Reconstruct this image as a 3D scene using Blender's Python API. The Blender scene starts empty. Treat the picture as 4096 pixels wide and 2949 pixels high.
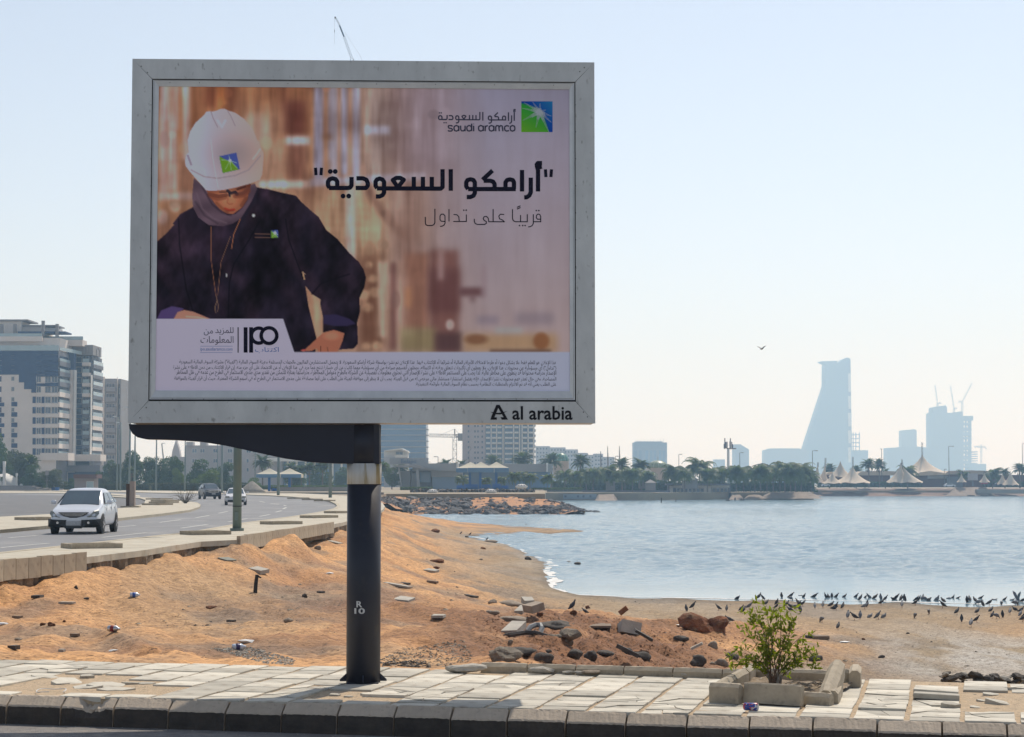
import bpy, math, random
import numpy as np
from mathutils import Vector, Matrix
R = math.radians
SC = bpy.context.scene
# ---------------------------------------------------------------- camera, world, sun, exposure
F, CXP, CYP, PITCH, CH = 7500.0, 2048.0, 1474.5, math.atan(455.5 / 7500.0), 1.9
cam = bpy.data.cameras.new('camera'); camo = bpy.data.objects.new('camera', cam); SC.collection.objects.link(camo)
camo.location = (0, 0, CH); camo.rotation_euler = (R(90) + PITCH, 0, 0)
cam.sensor_width = 36; cam.lens = 36 * F / 4096; cam.clip_start = .5; cam.clip_end = 9000
SC.camera = camo
SUN_EL, SUN_AZ = R(53), R(22)
w = bpy.data.worlds.new('World'); SC.world = w; w.use_nodes = True
nt = w.node_tree; bg = nt.nodes['Background']; sky = nt.nodes.new('ShaderNodeTexSky')
sky.sky_type = 'NISHITA'; sky.sun_disc = False; sky.sun_elevation = SUN_EL; sky.sun_rotation = SUN_AZ
sky.air_density = 1.0; sky.dust_density = 0.5; sky.ozone_density = 1.0; sky.altitude = 0
hs = nt.nodes.new('ShaderNodeHueSaturation'); hs.inputs['Saturation'].default_value = .52; nt.links.new(sky.outputs[0], hs.inputs['Color']); ti = nt.nodes.new('ShaderNodeMix'); ti.data_type = 'RGBA'; ti.blend_type = 'MULTIPLY'; ti.inputs[0].default_value = 1; ti.inputs[7].default_value = (.93, .965, 1.04, 1); nt.links.new(hs.outputs[0], ti.inputs[6]); nt.links.new(ti.outputs[2], bg.inputs[0]); bg.inputs[1].default_value = 0.101
sl = bpy.data.lights.new('sun', 'SUN'); sl.energy = 3.4; sl.angle = R(.55); sl.color = (1, .94, .84)
so = bpy.data.objects.new('sun', sl); SC.collection.objects.link(so); so.location = (20, 60, 90)
SD = Vector((math.sin(SUN_AZ) * math.cos(SUN_EL), math.cos(SUN_AZ) * math.cos(SUN_EL), math.sin(SUN_EL)))
so.rotation_euler = SD.to_track_quat('Z', 'Y').to_euler()
SC.view_settings.view_transform = 'Standard'; SC.view_settings.look = 'None'; SC.view_settings.gamma = 1
SC.view_settings.exposure = 0.27; SC.view_settings.use_curve_mapping = False
SC.cycles.use_denoising = True; SC.cycles.max_bounces = 6; SC.cycles.diffuse_bounces = 3; SC.cycles.glossy_bounces = 3
SC.cycles.transmission_bounces = 4; SC.cycles.volume_bounces = 2; SC.cycles.transparent_max_bounces = 8
SC.cycles.sample_clamp_indirect = 6; SC.cycles.caustics_reflective = False; SC.cycles.caustics_refractive = False
# ---------------------------------------------------------------- picking points: pixel of the 4096 photo -> world
CP, SP = math.cos(PITCH), math.sin(PITCH)
def ray(px, py):
 u = px - CXP; v = CYP - py
 return (u, F * CP - v * SP, F * SP + v * CP)
def G(px, py, z=0.0):
 d = ray(px, py); t = (z - CH) / d[2]; return Vector((d[0] * t, d[1] * t, z))
def AT(px, py, Y):
 d = ray(px, py); t = Y / d[1]; return Vector((d[0] * t, Y, CH + d[2] * t))
# ---------------------------------------------------------------- object helpers
COL = SC.collection
def tag(o, label=None, cat=None, group=None, kind=None):
 if label: o['label'] = label
 if cat: o['category'] = cat
 if group: o['group'] = group
 if kind: o['kind'] = kind
 return o
def empty(name, loc, label, cat, group=None, rz=0):
 o = bpy.data.objects.new(name, None); COL.objects.link(o); o.location = loc; o.rotation_euler = (0, 0, rz); o.empty_display_size = .1
 return tag(o, label, cat, group)
def link(name, me, parent=None, M=None):
 o = bpy.data.objects.new(name, me); COL.objects.link(o)
 if parent: o.parent = parent
 if M is not None: o.matrix_local = M
 return o
def copy_tree(o, parent=None):
 c = o.copy(); COL.objects.link(c)
 if parent: c.parent = parent
 for ch in list(o.children): copy_tree(ch, c)
 return c
class MB:
 def __init__(s): s.v = []; s.f = []; s.m = []; s.mi = 0
 def add(s, vs, fs):
  b = len(s.v); s.v += [tuple(p) for p in vs]; s.f += [tuple(i + b for i in f) for f in fs]; s.m += [s.mi] * len(fs); return s
 def box(s, c, d, rz=0, M=None):
  x, y, z = d[0] / 2, d[1] / 2, d[2] / 2
  vs = [(i * x, j * y, k * z) for k in (-1, 1) for j in (-1, 1) for i in (-1, 1)]
  ca, sa = math.cos(rz), math.sin(rz)
  if M is not None: vs = [M @ Vector(p) for p in vs]
  vs = [(c[0] + p[0] * ca - p[1] * sa, c[1] + p[0] * sa + p[1] * ca, c[2] + p[2]) for p in vs]
  return s.add(vs, [(0, 2, 3, 1), (4, 5, 7, 6), (0, 1, 5, 4), (2, 6, 7, 3), (0, 4, 6, 2), (1, 3, 7, 5)])
 def prism(s, poly, d):       # poly: 3-D points of one face (planar), d: extrusion vector
  n = len(poly); a = [Vector(p) for p in poly]; b = [p + Vector(d) for p in a]
  return s.add(a + b, [tuple(range(n))[::-1], tuple(range(n, 2 * n))] + [(i, (i + 1) % n, n + (i + 1) % n, n + i) for i in range(n)])
 def tube(s, pts, rad, n=8, cap=True):
  pts = [Vector(p) for p in pts]; rad = rad if hasattr(rad, '__len__') else [rad] * len(pts); vs = []
  up = Vector((0, 0, 1))
  for i, p in enumerate(pts):
   t = (pts[min(i + 1, len(pts) - 1)] - pts[max(i - 1, 0)]).normalized()
   a = t.cross(up if abs(t.z) < .95 else Vector((1, 0, 0))).normalized(); b = t.cross(a)
   vs += [p + (a * math.cos(2 * math.pi * k / n) + b * math.sin(2 * math.pi * k / n)) * rad[i] for k in range(n)]
  fs = [(i * n + k, i * n + (k + 1) % n, (i + 1) * n + (k + 1) % n, (i + 1) * n + k) for i in range(len(pts) - 1) for k in range(n)]
  if cap: fs += [tuple(range(n))[::-1], tuple(range((len(pts) - 1) * n, len(pts) * n))]
  return s.add(vs, fs)
 def lathe(s, prof, c=(0, 0, 0), n=16, sx=1, sy=1):
  vs = [(c[0] + r * sx * math.cos(2 * math.pi * k / n), c[1] + r * sy * math.sin(2 * math.pi * k / n), c[2] + z) for r, z in prof for k in range(n)]
  fs = [(i * n + k, i * n + (k + 1) % n, (i + 1) * n + (k + 1) % n, (i + 1) * n + k) for i in range(len(prof) - 1) for k in range(n)]
  fs += [tuple(range(n))[::-1], tuple(range((len(prof) - 1) * n, len(prof) * n))]
  return s.add(vs, fs)
 def mesh(s, name, mats, smooth=False):
  me = bpy.data.meshes.new(name); me.from_pydata(s.v, [], s.f)
  for m in (mats if isinstance(mats, (list, tuple)) else [mats]): me.materials.append(m)
  if any(s.m): me.polygons.foreach_set('material_index', s.m)
  if smooth: me.polygons.foreach_set('use_smooth', [True] * len(s.f))
  me.update(); return me
 def build(s, name, mats, parent=None, smooth=False, loc=None):
  o = link(name, s.mesh(name, mats, smooth), parent)
  if loc is not None: o.location = loc
  return o
# ---------------------------------------------------------------- materials
def srgb(c):
 return tuple(((x / 255) / 12.92 if x / 255 <= .04045 else ((x / 255 + .055) / 1.055) ** 2.4) for x in c)
MATS = {}
def mat(name, a, b=None, rough=.8, scale=2.0, detail=5, bump=0.0, bscale=None, metal=0.0, rnd=0.0, stretch=(1, 1, 1), c=None, cscale=8, spec=.5, coord='Object', lo=.35, hi=.65, clo=.55, chi=.7, bdist=.02):
 m = bpy.data.materials.new(name); m.use_nodes = True; n = m.node_tree.nodes; L = m.node_tree.links
 P = n['Principled BSDF']; P.inputs['Roughness'].default_value = rough; P.inputs['Metallic'].default_value = metal; P.inputs['Specular IOR Level'].default_value = spec
 if b is None and not bump and not rnd:
  b = tuple(x * .82 for x in a)
 tc = n.new('ShaderNodeTexCoord'); mp = n.new('ShaderNodeMapping'); mp.inputs['Scale'].default_value = stretch
 src = tc.outputs['Object']
 if coord == 'World': src = n.new('ShaderNodeNewGeometry').outputs['Position']
 L.new(src, mp.inputs[0])
 col = None
 b = b or a
 nz = n.new('ShaderNodeTexNoise'); nz.inputs['Scale'].default_value = scale; nz.inputs['Detail'].default_value = detail; nz.inputs['Roughness'].default_value = .65
 L.new(mp.outputs[0], nz.inputs['Vector'])
 mr = n.new('ShaderNodeMapRange'); mr.inputs[1].default_value = lo; mr.inputs[2].default_value = hi; L.new(nz.outputs[0], mr.inputs[0])
 mx = n.new('ShaderNodeMix'); mx.data_type = 'RGBA'; mx.inputs[6].default_value = (*a, 1); mx.inputs[7].default_value = (*b, 1); L.new(mr.outputs[0], mx.inputs[0]); col = mx.outputs[2]
 if c is not None:
  n2 = n.new('ShaderNodeTexNoise'); n2.inputs['Scale'].default_value = cscale; n2.inputs['Detail'].default_value = 4; L.new(mp.outputs[0], n2.inputs['Vector'])
  r2 = n.new('ShaderNodeMapRange'); r2.inputs[1].default_value = clo; r2.inputs[2].default_value = chi; L.new(n2.outputs[0], r2.inputs[0])
  m2 = n.new('ShaderNodeMix'); m2.data_type = 'RGBA'; L.new(col, m2.inputs[6]); m2.inputs[7].default_value = (*c, 1); L.new(r2.outputs[0], m2.inputs[0]); col = m2.outputs[2]
 if rnd:
  oi = n.new('ShaderNodeObjectInfo'); r3 = n.new('ShaderNodeMapRange'); r3.inputs[3].default_value = 1 - rnd; r3.inputs[4].default_value = 1 + rnd * .6; L.new(oi.outputs['Random'], r3.inputs[0])
  m3 = n.new('ShaderNodeVectorMath'); m3.operation = 'SCALE'; L.new(col, m3.inputs[0]); L.new(r3.outputs[0], m3.inputs['Scale']); col = m3.outputs[0]
 L.new(col, P.inputs['Base Color'])
 if bump:
  nb = n.new('ShaderNodeTexNoise'); nb.inputs['Scale'].default_value = bscale or scale * 4; nb.inputs['Detail'].default_value = 6; L.new(mp.outputs[0], nb.inputs['Vector'])
  bp = n.new('ShaderNodeBump'); bp.inputs['Strength'].default_value = bump; bp.inputs['Distance'].default_value = bdist; L.new(nb.outputs[0], bp.inputs['Height']); L.new(bp.outputs[0], P.inputs['Normal'])
 MATS[name] = m; return m
def leafmat(name, a, b, trans=.35, rough=.55):
 m = mat(name, a, b, rough=rough, scale=.9, detail=3, spec=.3, rnd=.12); n = m.node_tree.nodes; L = m.node_tree.links
 P = n['Principled BSDF']; out = n['Material Output']; T = n.new('ShaderNodeBsdfTranslucent'); T.inputs[0].default_value = (a[0] * 1.4, a[1] * 1.7, a[2] * .8, 1)
 mx = n.new('ShaderNodeMixShader'); mx.inputs[0].default_value = trans; L.new(P.outputs[0], mx.inputs[1]); L.new(T.outputs[0], mx.inputs[2]); L.new(mx.outputs[0], out.inputs[0]); return m
# value noise on numpy arrays
def vnoise(x, y, seed=0):
 xi = np.floor(x).astype(np.int64); yi = np.floor(y).astype(np.int64); xf = x - xi; yf = y - yi
 def h(a, b):
  n = (a * 374761393 + b * 668265263 + seed * 974711) & 0xffffffff
  n = ((n ^ (n >> 13)) * 1274126177) & 0xffffffff
  return ((n ^ (n >> 16)) & 0xffff) / 65535.0
 u = xf * xf * (3 - 2 * xf); v = yf * yf * (3 - 2 * yf)
 return (h(xi, yi) * (1 - u) + h(xi + 1, yi) * u) * (1 - v) + (h(xi, yi + 1) * (1 - u) + h(xi + 1, yi + 1) * u) * v
def fbm(x, y, o=5, seed=0, g=.5):
 s = 0; a = 1; t = 0
 for k in range(o): s = s + a * vnoise(x * 2 ** k, y * 2 ** k, seed + k); t += a; a *= g
 return s / t - .5
def rock_mesh(name, m, seed, sub=2, rough=.25, flat=.7, smooth=False, boxy=0):
 rs = np.random.RandomState(seed)
 import bmesh
 bm = bmesh.new(); bmesh.ops.create_icosphere(bm, subdivisions=sub, radius=1.0)
 ks = rs.normal(size=(7, 3)) * 1.3; ph = rs.uniform(0, 6.28, 7); pl = rs.normal(size=(6, 3)); pl /= np.linalg.norm(pl, axis=1)[:, None]
 for v in bm.verts:
  p = np.array(v.co); d = 1 + rough * float(np.mean(np.sin(ks @ p * 1.6 + ph))) * 1.8 + rough * .55 * float(np.mean(np.sin(ks @ p * 4.1 + ph * 2)))
  if boxy: d *= min(1.0, min(.72 / max(1e-3, float(q @ p)) for q in pl if float(q @ p) > .1) if any(float(q @ p) > .1 for q in pl) else 1)
  d *= 1 + rs.uniform(-.05, .05) * (rough > .1)
  v.co = Vector(p * d * [1, 1, flat])
 me = bpy.data.meshes.new(name); bm.to_mesh(me); bm.free(); me.materials.append(m)
 if smooth: me.polygons.foreach_set('use_smooth', [True] * len(me.polygons))
 return me
RND = random.Random(11)
ORD = 'first second third fourth fifth sixth seventh eighth ninth tenth eleventh twelfth thirteenth fourteenth fifteenth sixteenth seventeenth eighteenth nineteenth twentieth'.split()
def uniquify(cats):
 d = {}
 for o in bpy.data.objects:
  if o.get('category') in cats and o.get('label'): d.setdefault(o['label'], []).append(o)
 for l, os_ in d.items():
  if 1 < len(os_) <= 20:
   for k, o in enumerate(sorted(os_, key=lambda o: o.location.x / o.location.y)): o['label'] = l + ', ' + ORD[k] + ' from left'
# ---------------------------------------------------------------- poster print (numpy painting of the flat print)
def _z(pts, ox, oy, s): return [(ox + x / s, oy + y / s) for x, y in pts]
PX0, PX1, PY0, PY1 = 614.0, 2290.0, 330.0, 1580.0
def poster_print(step=3.2):
 xs = np.arange(PX0, PX1 + step, step); ys = np.arange(PY0, PY1 + step, step)
 GX, GY = np.meshgrid(xs, ys)
 H, W = GX.shape
 img = np.zeros((H, W, 3))
 def blur(a, r):
  r = r / step
  if r < 0.3: return a
  n = int(r * 3) + 1
  k = np.exp(-0.5 * (np.arange(-n, n + 1) / r) ** 2); k /= k.sum()
  pad = np.pad(a, ((n, n), (n, n)), mode='edge')
  t = sum(k[i] * pad[:, i:i + a.shape[1]] for i in range(2 * n + 1))
  return sum(k[i] * t[i:i + a.shape[0], :] for i in range(2 * n + 1))
 def pmask(poly, soft=2.0):
  acc = np.zeros((H, W))
  for dx, dy in ((-.25, -.25), (.25, -.25), (-.25, .25), (.25, .25)):
   X = GX + dx * step; Y = GY + dy * step; ins = np.zeros((H, W), bool); n = len(poly)
   for i in range(n):
    x0, y0 = poly[i]; x1, y1 = poly[(i + 1) % n]
    if y0 == y1: continue
    c = ((y0 > Y) != (y1 > Y)) & (X < (x1 - x0) * (Y - y0) / (y1 - y0) + x0)
    ins ^= c
   acc += ins
  return blur(acc / 4, soft)
 def put(m, col, a=1.0):
  m = np.clip(m * a, 0, 1)[..., None]
  img[:] = img * (1 - m) + np.array(col, float) * m
 def rect(x0, y0, x1, y1, col, soft=12, a=1.0): put(pmask([(x0, y0), (x1, y0), (x1, y1), (x0, y1)], soft), col, a)
 def ell(cx, cy, rx, ry, col, soft=8, a=1.0, rot=0):
  c, s = math.cos(rot), math.sin(rot); dx = GX - cx; dy = GY - cy
  d = np.sqrt(((dx * c + dy * s) / rx) ** 2 + ((-dx * s + dy * c) / ry) ** 2)
  put(np.clip((1 - d) * min(rx, ry) / max(soft, 1) + .5, 0, 1), col, a)
 def line(pts, w, col, soft=1.0, a=1.0):
  d = np.full((H, W), 1e9)
  for (x0, y0), (x1, y1) in zip(pts[:-1], pts[1:]):
   L = (x1 - x0) ** 2 + (y1 - y0) ** 2 + 1e-9
   t = np.clip(((GX - x0) * (x1 - x0) + (GY - y0) * (y1 - y0)) / L, 0, 1)
   d = np.minimum(d, np.hypot(GX - x0 - t * (x1 - x0), GY - y0 - t * (y1 - y0)))
  put(np.clip((w / 2 - d) / max(soft, step * .6) + .5, 0, 1), col, a)
 # blurred plant behind
 t = np.clip((GX - 1250) / 700, 0, 1)[..., None]; v = np.clip((GY - 340) / 1060, 0, 1)[..., None]
 L_ = np.array([146, 100, 84]) * (1 - v) + np.array([158, 116, 100]) * v
 R_ = np.array([128, 126, 164]) * (1 - v) + np.array([158, 138, 152]) * v
 img[:] = L_ * (1 - t) + R_ * t
 rect(640, 330, 1250, 560, (136, 82, 58), 25, .8)
 for x0, x1, y1, c in ((650, 680, 480, (172, 142, 152)), (694, 716, 520, (168, 132, 135)), (730, 760, 640, (178, 152, 165)), (640, 668, 780, (168, 138, 150)), (672, 708, 760, (165, 140, 150))):
  rect(x0, 330, x1, y1, c, 6, .85)
 for x0, x1, y0, y1, c in ((680, 692, 340, 460, (130, 62, 30)), (717, 728, 380, 640, (122, 62, 34)), (815, 872, 340, 430, (92, 42, 30)), (903, 940, 340, 500, (86, 40, 30)), (1130, 1222, 400, 545, (78, 34, 32)), (1120, 1150, 330, 420, (95, 50, 40)), (1150, 1220, 560, 720, (110, 64, 56)), (770, 800, 350, 560, (120, 70, 50))):
  rect(x0, y0, x1, y1, c, 13, .85)
 rect(868, 330, 902, 440, (148, 82, 50), 8)
 rect(940, 430, 1130, 720, (152, 112, 100), 30, .8); ell(1020, 520, 60, 60, (160, 130, 130), 40, .6)
 for k in range(9): rect(640 + k * 15, 640, 647 + k * 15, 775, (120 + 6 * (k % 3), 78, 66), 4, .55)
 for x0, x1, y1, c in ((1256, 1292, 740, (150, 148, 190)), (1318, 1345, 600, (150, 142, 175)), (1362, 1388, 700, (150, 148, 188)), (1408, 1440, 720, (152, 150, 190)), (1312, 1352, 720, (148, 138, 165))):
  rect(x0, 330, x1, y1, c, 5, .95)
 for x in (1240, 1300, 1354, 1398, 1450, 1470): rect(x, 330, x + 9, 730, (168, 116, 88), 5, .7)
 rect(1450, 330, 1560, 720, (150, 128, 132), 25, .7); rect(1500, 400, 1600, 620, (112, 92, 100), 28, .6)
 rect(1620, 330, 1800, 700, (142, 124, 150), 40, .6)
 rect(1290, 540, 1330, 560, (130, 90, 70), 8, .7); rect(1300, 640, 1325, 730, (126, 84, 66), 10, .6)
 rect(1145, 546, 1238, 580, (196, 180, 200), 7); rect(1458, 505, 1560, 536, (172, 168, 205), 7)
 rect(1030, 724, 1240, 752, (200, 176, 182), 6); put(pmask([(1240, 716), (1700, 690), (1700, 720), (1240, 748)], 6), (168, 158, 190))
 rect(632, 772, 772, 800, (176, 148, 155), 8); rect(632, 808, 760, 900, (120, 74, 54), 16, .7); ell(650, 870, 22, 30, (160, 130, 135), 14, .8); ell(700, 830, 22, 20, (165, 135, 130), 12, .7)
 rect(1250, 760, 1560, 1050, (176, 138, 118), 26, .8)
 for k in range(7): rect(1290, 800 + k * 32, 1480, 812 + k * 32, (150, 112, 92), 6, .5)
 rect(1384, 735, 1420, 1110, (182, 160, 168), 7, .9)
 line([(1480, 770), (1530, 850), (1610, 935)], 34, (104, 70, 66), 22, .8)
 rect(1560, 730, 1720, 1000, (150, 116, 112), 30, .7); rect(1590, 830, 1660, 1060, (112, 78, 74), 24, .6)
 rect(1432, 1010, 1540, 1408, (98, 60, 48), 20, .85)
 for (cx, cy, r) in ((1475, 1060, 16), (1490, 1115, 20), (1455, 1180, 24), (1500, 1170, 26), (1470, 1230, 22), (1465, 1385, 18), (1508, 1382, 20)): ell(cx, cy, r, r * .8, (176, 138, 120), 12, .8)
 rect(1512, 1045, 1556, 1350, (180, 150, 142), 8); rect(1584, 1045, 1614, 1380, (150, 116, 112), 8)
 rect(1540, 1140, 1570, 1408, (120, 80, 70), 10, .4); rect(1562, 1050, 1584, 1400, (88, 52, 54), 8)
 rect(1615, 1010, 1720, 1330, (126, 84, 76), 12); rect(1620, 1150, 1645, 1230, (160, 106, 80), 10, .8)
 rect(1720, 1000, 1835, 1408, (106, 68, 70), 12); rect(1715, 1070, 1838, 1250, (84, 50, 56), 14, .9)
 rect(1835, 1150, 1935, 1184, (86, 56, 66), 8); rect(1880, 1180, 1900, 1210, (100, 70, 80), 8, .8); rect(1925, 1060, 1945, 1190, (140, 118, 138), 8, .7)
 rect(1750, 1000, 1775, 1120, (150, 120, 130), 8, .7); rect(1600, 1312, 1745, 1408, (122, 106, 84), 12); ell(1800, 1300, 17, 22, (168, 142, 150), 7)
 rect(1740, 1330, 1850, 1408, (62, 42, 50), 10, .9)
 rect(1852, 1335, 2230, 1408, (156, 124, 104), 12); ell(1905, 1358, 45, 20, (112, 74, 56), 14); ell(2165, 1365, 32, 34, (122, 76, 52), 14); rect(1960, 1398, 2205, 1410, (78, 54, 50), 4); rect(1980, 1310, 2090, 1332, (150, 150, 165), 8)
 rect(1908, 1262, 1995, 1296, (122, 108, 134), 10, .8); rect(2060, 1250, 2215, 1298, (122, 108, 130), 12, .8)
 img[:] = np.stack([blur(img[..., c], 4) for c in range(3)], -1)
 sn = fbm(GX * .03, GY * .004, 3, 5) * 1.1 + fbm(GX * .008, GY * .012, 3, 8) * .7
 wv = np.clip((1950 - GX) / 500, .12, 1)
 for c_, k_ in ((0, .75), (1, .95), (2, 1.0)): img[..., c_] *= 1 + sn * wv * k_ * .75
 img[:] = img * .84 + np.array([152, 124, 130]) * .16
 rng = np.random.RandomState(5)
 for k in range(60):
  cx, cy = rng.uniform(630, 1800), rng.uniform(340, 1400); ell(cx, cy, rng.uniform(8, 26), rng.uniform(8, 40), img[min(H - 1, int((cy - PY0) / step)), min(W - 1, int((cx - PX0) / step))] * rng.uniform(.82, 1.2), 10, .5)
 # jacket
 A = lambda p: _z(p, 500, 200, 2.268); B = lambda p: _z(p, 560, 850, 2.268)
 jk = [(612, 975)] + B([(165, 255), (240, 190), (310, 110)]) + A([(430, 1580), (500, 1490), (610, 1430), (700, 1330), (1150, 1250), (1210, 1250), (1290, 1262), (1400, 1290), (1550, 1322), (1600, 1380), (1700, 1470)]) + B([(1620, 40), (1690, 160), (1790, 240), (1900, 370), (1985, 450), (2030, 520), (2050, 590), (2035, 680), (1990, 780), (1996, 900), (1970, 1000), (1978, 1190), (1940, 1235), (1800, 1245), (1850, 1100), (1760, 1070), (1660, 1090), (1662, 960), (1635, 830), (1640, 790), (1560, 740), (1500, 665), (1530, 860), (1600, 1140), (1590, 1262), (1580, 1300), (140, 1300)]) + [(612, 1500)]
 m = pmask(jk, 1.2)
 fold = 0.5 + 0.5 * np.sin(GX * .021 + 2.2 * np.sin(GY * .008) + GY * .006)
 fold2 = 0.5 + 0.5 * np.sin(GX * .045 - GY * .02 + 1.5 * np.sin(GY * .02))
 jc = np.stack([26 + 14 * fold * fold2, 21 + 8 * fold * fold2, 34 + 10 * fold * fold2], -1)
 lit = np.exp(-((GX - 720) / 110) ** 2 - ((GY - 980) / 90) ** 2) + .6 * np.exp(-((GX - 1120) / 120) ** 2 - ((GY - 830) / 60) ** 2) + .5 * np.exp(-((GX - 1400) / 60) ** 2 - ((GY - 1120) / 90) ** 2)
 jc += lit[..., None] * np.array([22, 14, 18]); jn = fbm(GX * .011 + GY * .006, GY * .007, 4, 31); jn2 = fbm(GX * .03, GY * .018, 3, 37); jc *= (1 + jn * 1.1 + jn2 * .8)[..., None]
 img[:] = img * (1 - m[..., None]) + jc * m[..., None]
 line(B([(1500, 560), (1475, 545)]), 3, (150, 120, 110)); line(B([(1478, 545), (1490, 605)]), 6, (170, 130, 110))
 line(B([(1480, 600), (1350, 250), (1320, 60)]), 5, (16, 14, 24), 3, .7); line(B([(1560, 740), (1650, 640), (1900, 560)]), 6, (14, 12, 22), 5, .6)
 line(B([(1085, 80), (990, 250), (850, 470), (810, 640), (800, 960)]), 4, (12, 11, 20), 3, .8); line(B([(350, 60), (360, 300), (420, 700), (500, 960)]), 5, (14, 12, 20), 4, .7)
 put(pmask(A([(1150, 1235), (1210, 1252), (1180, 1380), (1110, 1500), (1060, 1590), (1010, 1600), (1090, 1440)]), 2), (34, 28, 44), .8)
 # hijab
 m = pmask(A([(625, 1160), (700, 1230), (745, 1280), (800, 1380), (870, 1450), (930, 1500), (1000, 1490), (1060, 1440), (1110, 1360), (1140, 1225), (1178, 1213), (1200, 1260), (1150, 1370), (1100, 1450), (1050, 1530), (980, 1575), (890, 1600), (760, 1590), (665, 1520), (618, 1430), (610, 1330), (618, 1230)]), 1.2)
 hf = np.clip(.5 + .35 * np.sin((GX * .35 + GY) * .06 + 2 * fbm(GX * .01, GY * .01, 2, 3)) + .6 * fbm(GX * .02, GY * .02, 3, 6) + .3 * np.exp(-((GX - 800) / 90) ** 2), 0, 1.3)
 hc = np.stack([66 + 26 * hf, 50 + 22 * hf, 66 + 26 * hf], -1); img[:] = img * (1 - m[..., None]) + hc * m[..., None]
 # face
 m = pmask(A([(735, 1270), (770, 1330), (810, 1390), (860, 1445), (930, 1490), (985, 1487), (1060, 1432), (1112, 1350), (1142, 1225), (1120, 1180), (800, 1240)]), 1.0)
 fs_ = np.exp(-((GX - 915) / 42) ** 2 - ((GY - 795) / 40) ** 2); fd = np.clip((820 - GX) / 60, 0, 1) + np.clip((GX - 970) / 50, 0, 1) * .7 + np.clip((775 - GY) / 30, 0, 1) * .8; fc = np.stack([138 + 44 * fs_ - 40 * fd, 78 + 40 * fs_ - 26 * fd, 62 + 34 * fs_ - 18 * fd], -1); img[:] = img * (1 - m[..., None]) + fc * m[..., None]
 for p, w, c in ((A([(760, 1310), (850, 1330), (920, 1318)]), 14, (96, 56, 54)), (A([(1010, 1312), (1070, 1300), (1120, 1265)]), 14, (96, 56, 54)), (A([(930, 1278), (960, 1300), (1000, 1290), (1018, 1310)]), 12, (30, 28, 44)), (A([(945, 1300), (950, 1325)]), 8, (30, 28, 44)), (A([(905, 1440), (945, 1455), (990, 1450)]), 9, (150, 46, 42)), (A([(1020, 1265), (1090, 1240)]), 8, (60, 34, 36)), (A([(860, 1290), (920, 1290)]), 6, (70, 40, 40))): line(p, w, c, 3, .85)
 ell(*A([(955, 1385)])[0], 12, 18, (176, 104, 84), 6, .8)
 for p, w, c in ((A([(770, 1320), (840, 1345), (905, 1335)]), 22, (112, 58, 48)), (A([(1000, 1325), (1075, 1315), (1120, 1280)]), 20, (104, 54, 46)), (A([(940, 1330), (925, 1385), (950, 1402), (975, 1396)]), 4, (110, 58, 46)), (A([(830, 1390), (880, 1440), (930, 1472)]), 12, (116, 62, 50)), (A([(1060, 1410), (1100, 1350)]), 16, (98, 52, 44)), (A([(915, 1462), (980, 1458)]), 4, (96, 44, 38)), (A([(700, 1240), (790, 1400), (880, 1475), (960, 1500)]), 7, (44, 32, 46)), (A([(650, 1300), (700, 1440), (800, 1530), (920, 1570)]), 6, (104, 84, 104)), (A([(640, 1380), (720, 1500), (840, 1575)]), 6, (50, 38, 52))): line(p, w, c, 7, .6)
 # helmet
 hp = A([(545, 1000), (556, 950), (578, 930), (568, 820), (590, 740), (640, 660), (720, 588), (735, 562), (770, 555), (790, 560), (830, 552), (860, 537), (880, 534), (905, 535), (935, 550), (1000, 570), (1080, 625), (1150, 705), (1185, 780), (1200, 820), (1218, 830), (1235, 895), (1258, 930), (1255, 1000), (1245, 1130), (1225, 1180), (1130, 1215), (1000, 1250), (900, 1270), (800, 1280), (735, 1275), (690, 1220), (640, 1165), (580, 1095), (548, 1050)])
 m = pmask(hp, 1.0)
 hx = np.clip((GX - 740) / 320, 0, 1)[..., None]; hy = np.clip((GY - 430) / 340, 0, 1)[..., None]
 hc = np.array([160, 152, 190]) * (1 - hx) + np.array([172, 142, 146]) * hx
 hc = hc * (1 - .16 * np.exp(-((hy - .55) / .2) ** 2 - ((hx - .6) / .3) ** 2)) + 10 * np.exp(-((hx - .15) / .2) ** 2)
 img[:] = img * (1 - m[..., None]) + hc * m[..., None]
 for p, w, c, a in ((A([(780, 560), (800, 620), (840, 700)]), 3, (122, 106, 128), .8), (A([(930, 552), (960, 600), (1000, 690)]), 3, (122, 106, 128), .7), (A([(640, 1050), (720, 1085), (730, 1140)]), 8, (176, 160, 186), .7), (A([(600, 1090), (720, 1150), (840, 1165), (1000, 1140), (1120, 1090), (1230, 960)]), 5, (134, 116, 134), .7), (A([(780, 820), (800, 1000), (845, 1250)]), 3, (180, 166, 186), .8), (A([(570, 960), (600, 1040)]), 8, (122, 104, 130), .7), (A([(1160, 990), (1200, 940), (1225, 900)]), 7, (174, 154, 166), .8), (A([(840, 640), (880, 700), (910, 640)]), 10, (172, 164, 200), .6)): line(p, w, c, 2, a)
 # hands, cuffs
 put(pmask(B([(150, 975), (190, 890), (290, 850), (400, 872), (335, 935), (300, 975)]), 1.5), (74, 58, 108))
 put(pmask(B([(300, 975), (340, 905), (400, 885), (480, 900), (560, 932), (660, 975)]), 1.2), (166, 112, 106)); line(B([(420, 945), (520, 950), (600, 968)]), 6, (196, 140, 134), 3)
 put(pmask(B([(1668, 930), (1780, 925), (1900, 965), (1960, 1010), (1880, 1030), (1760, 1030), (1665, 1010)]), 2), (46, 38, 72))
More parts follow.
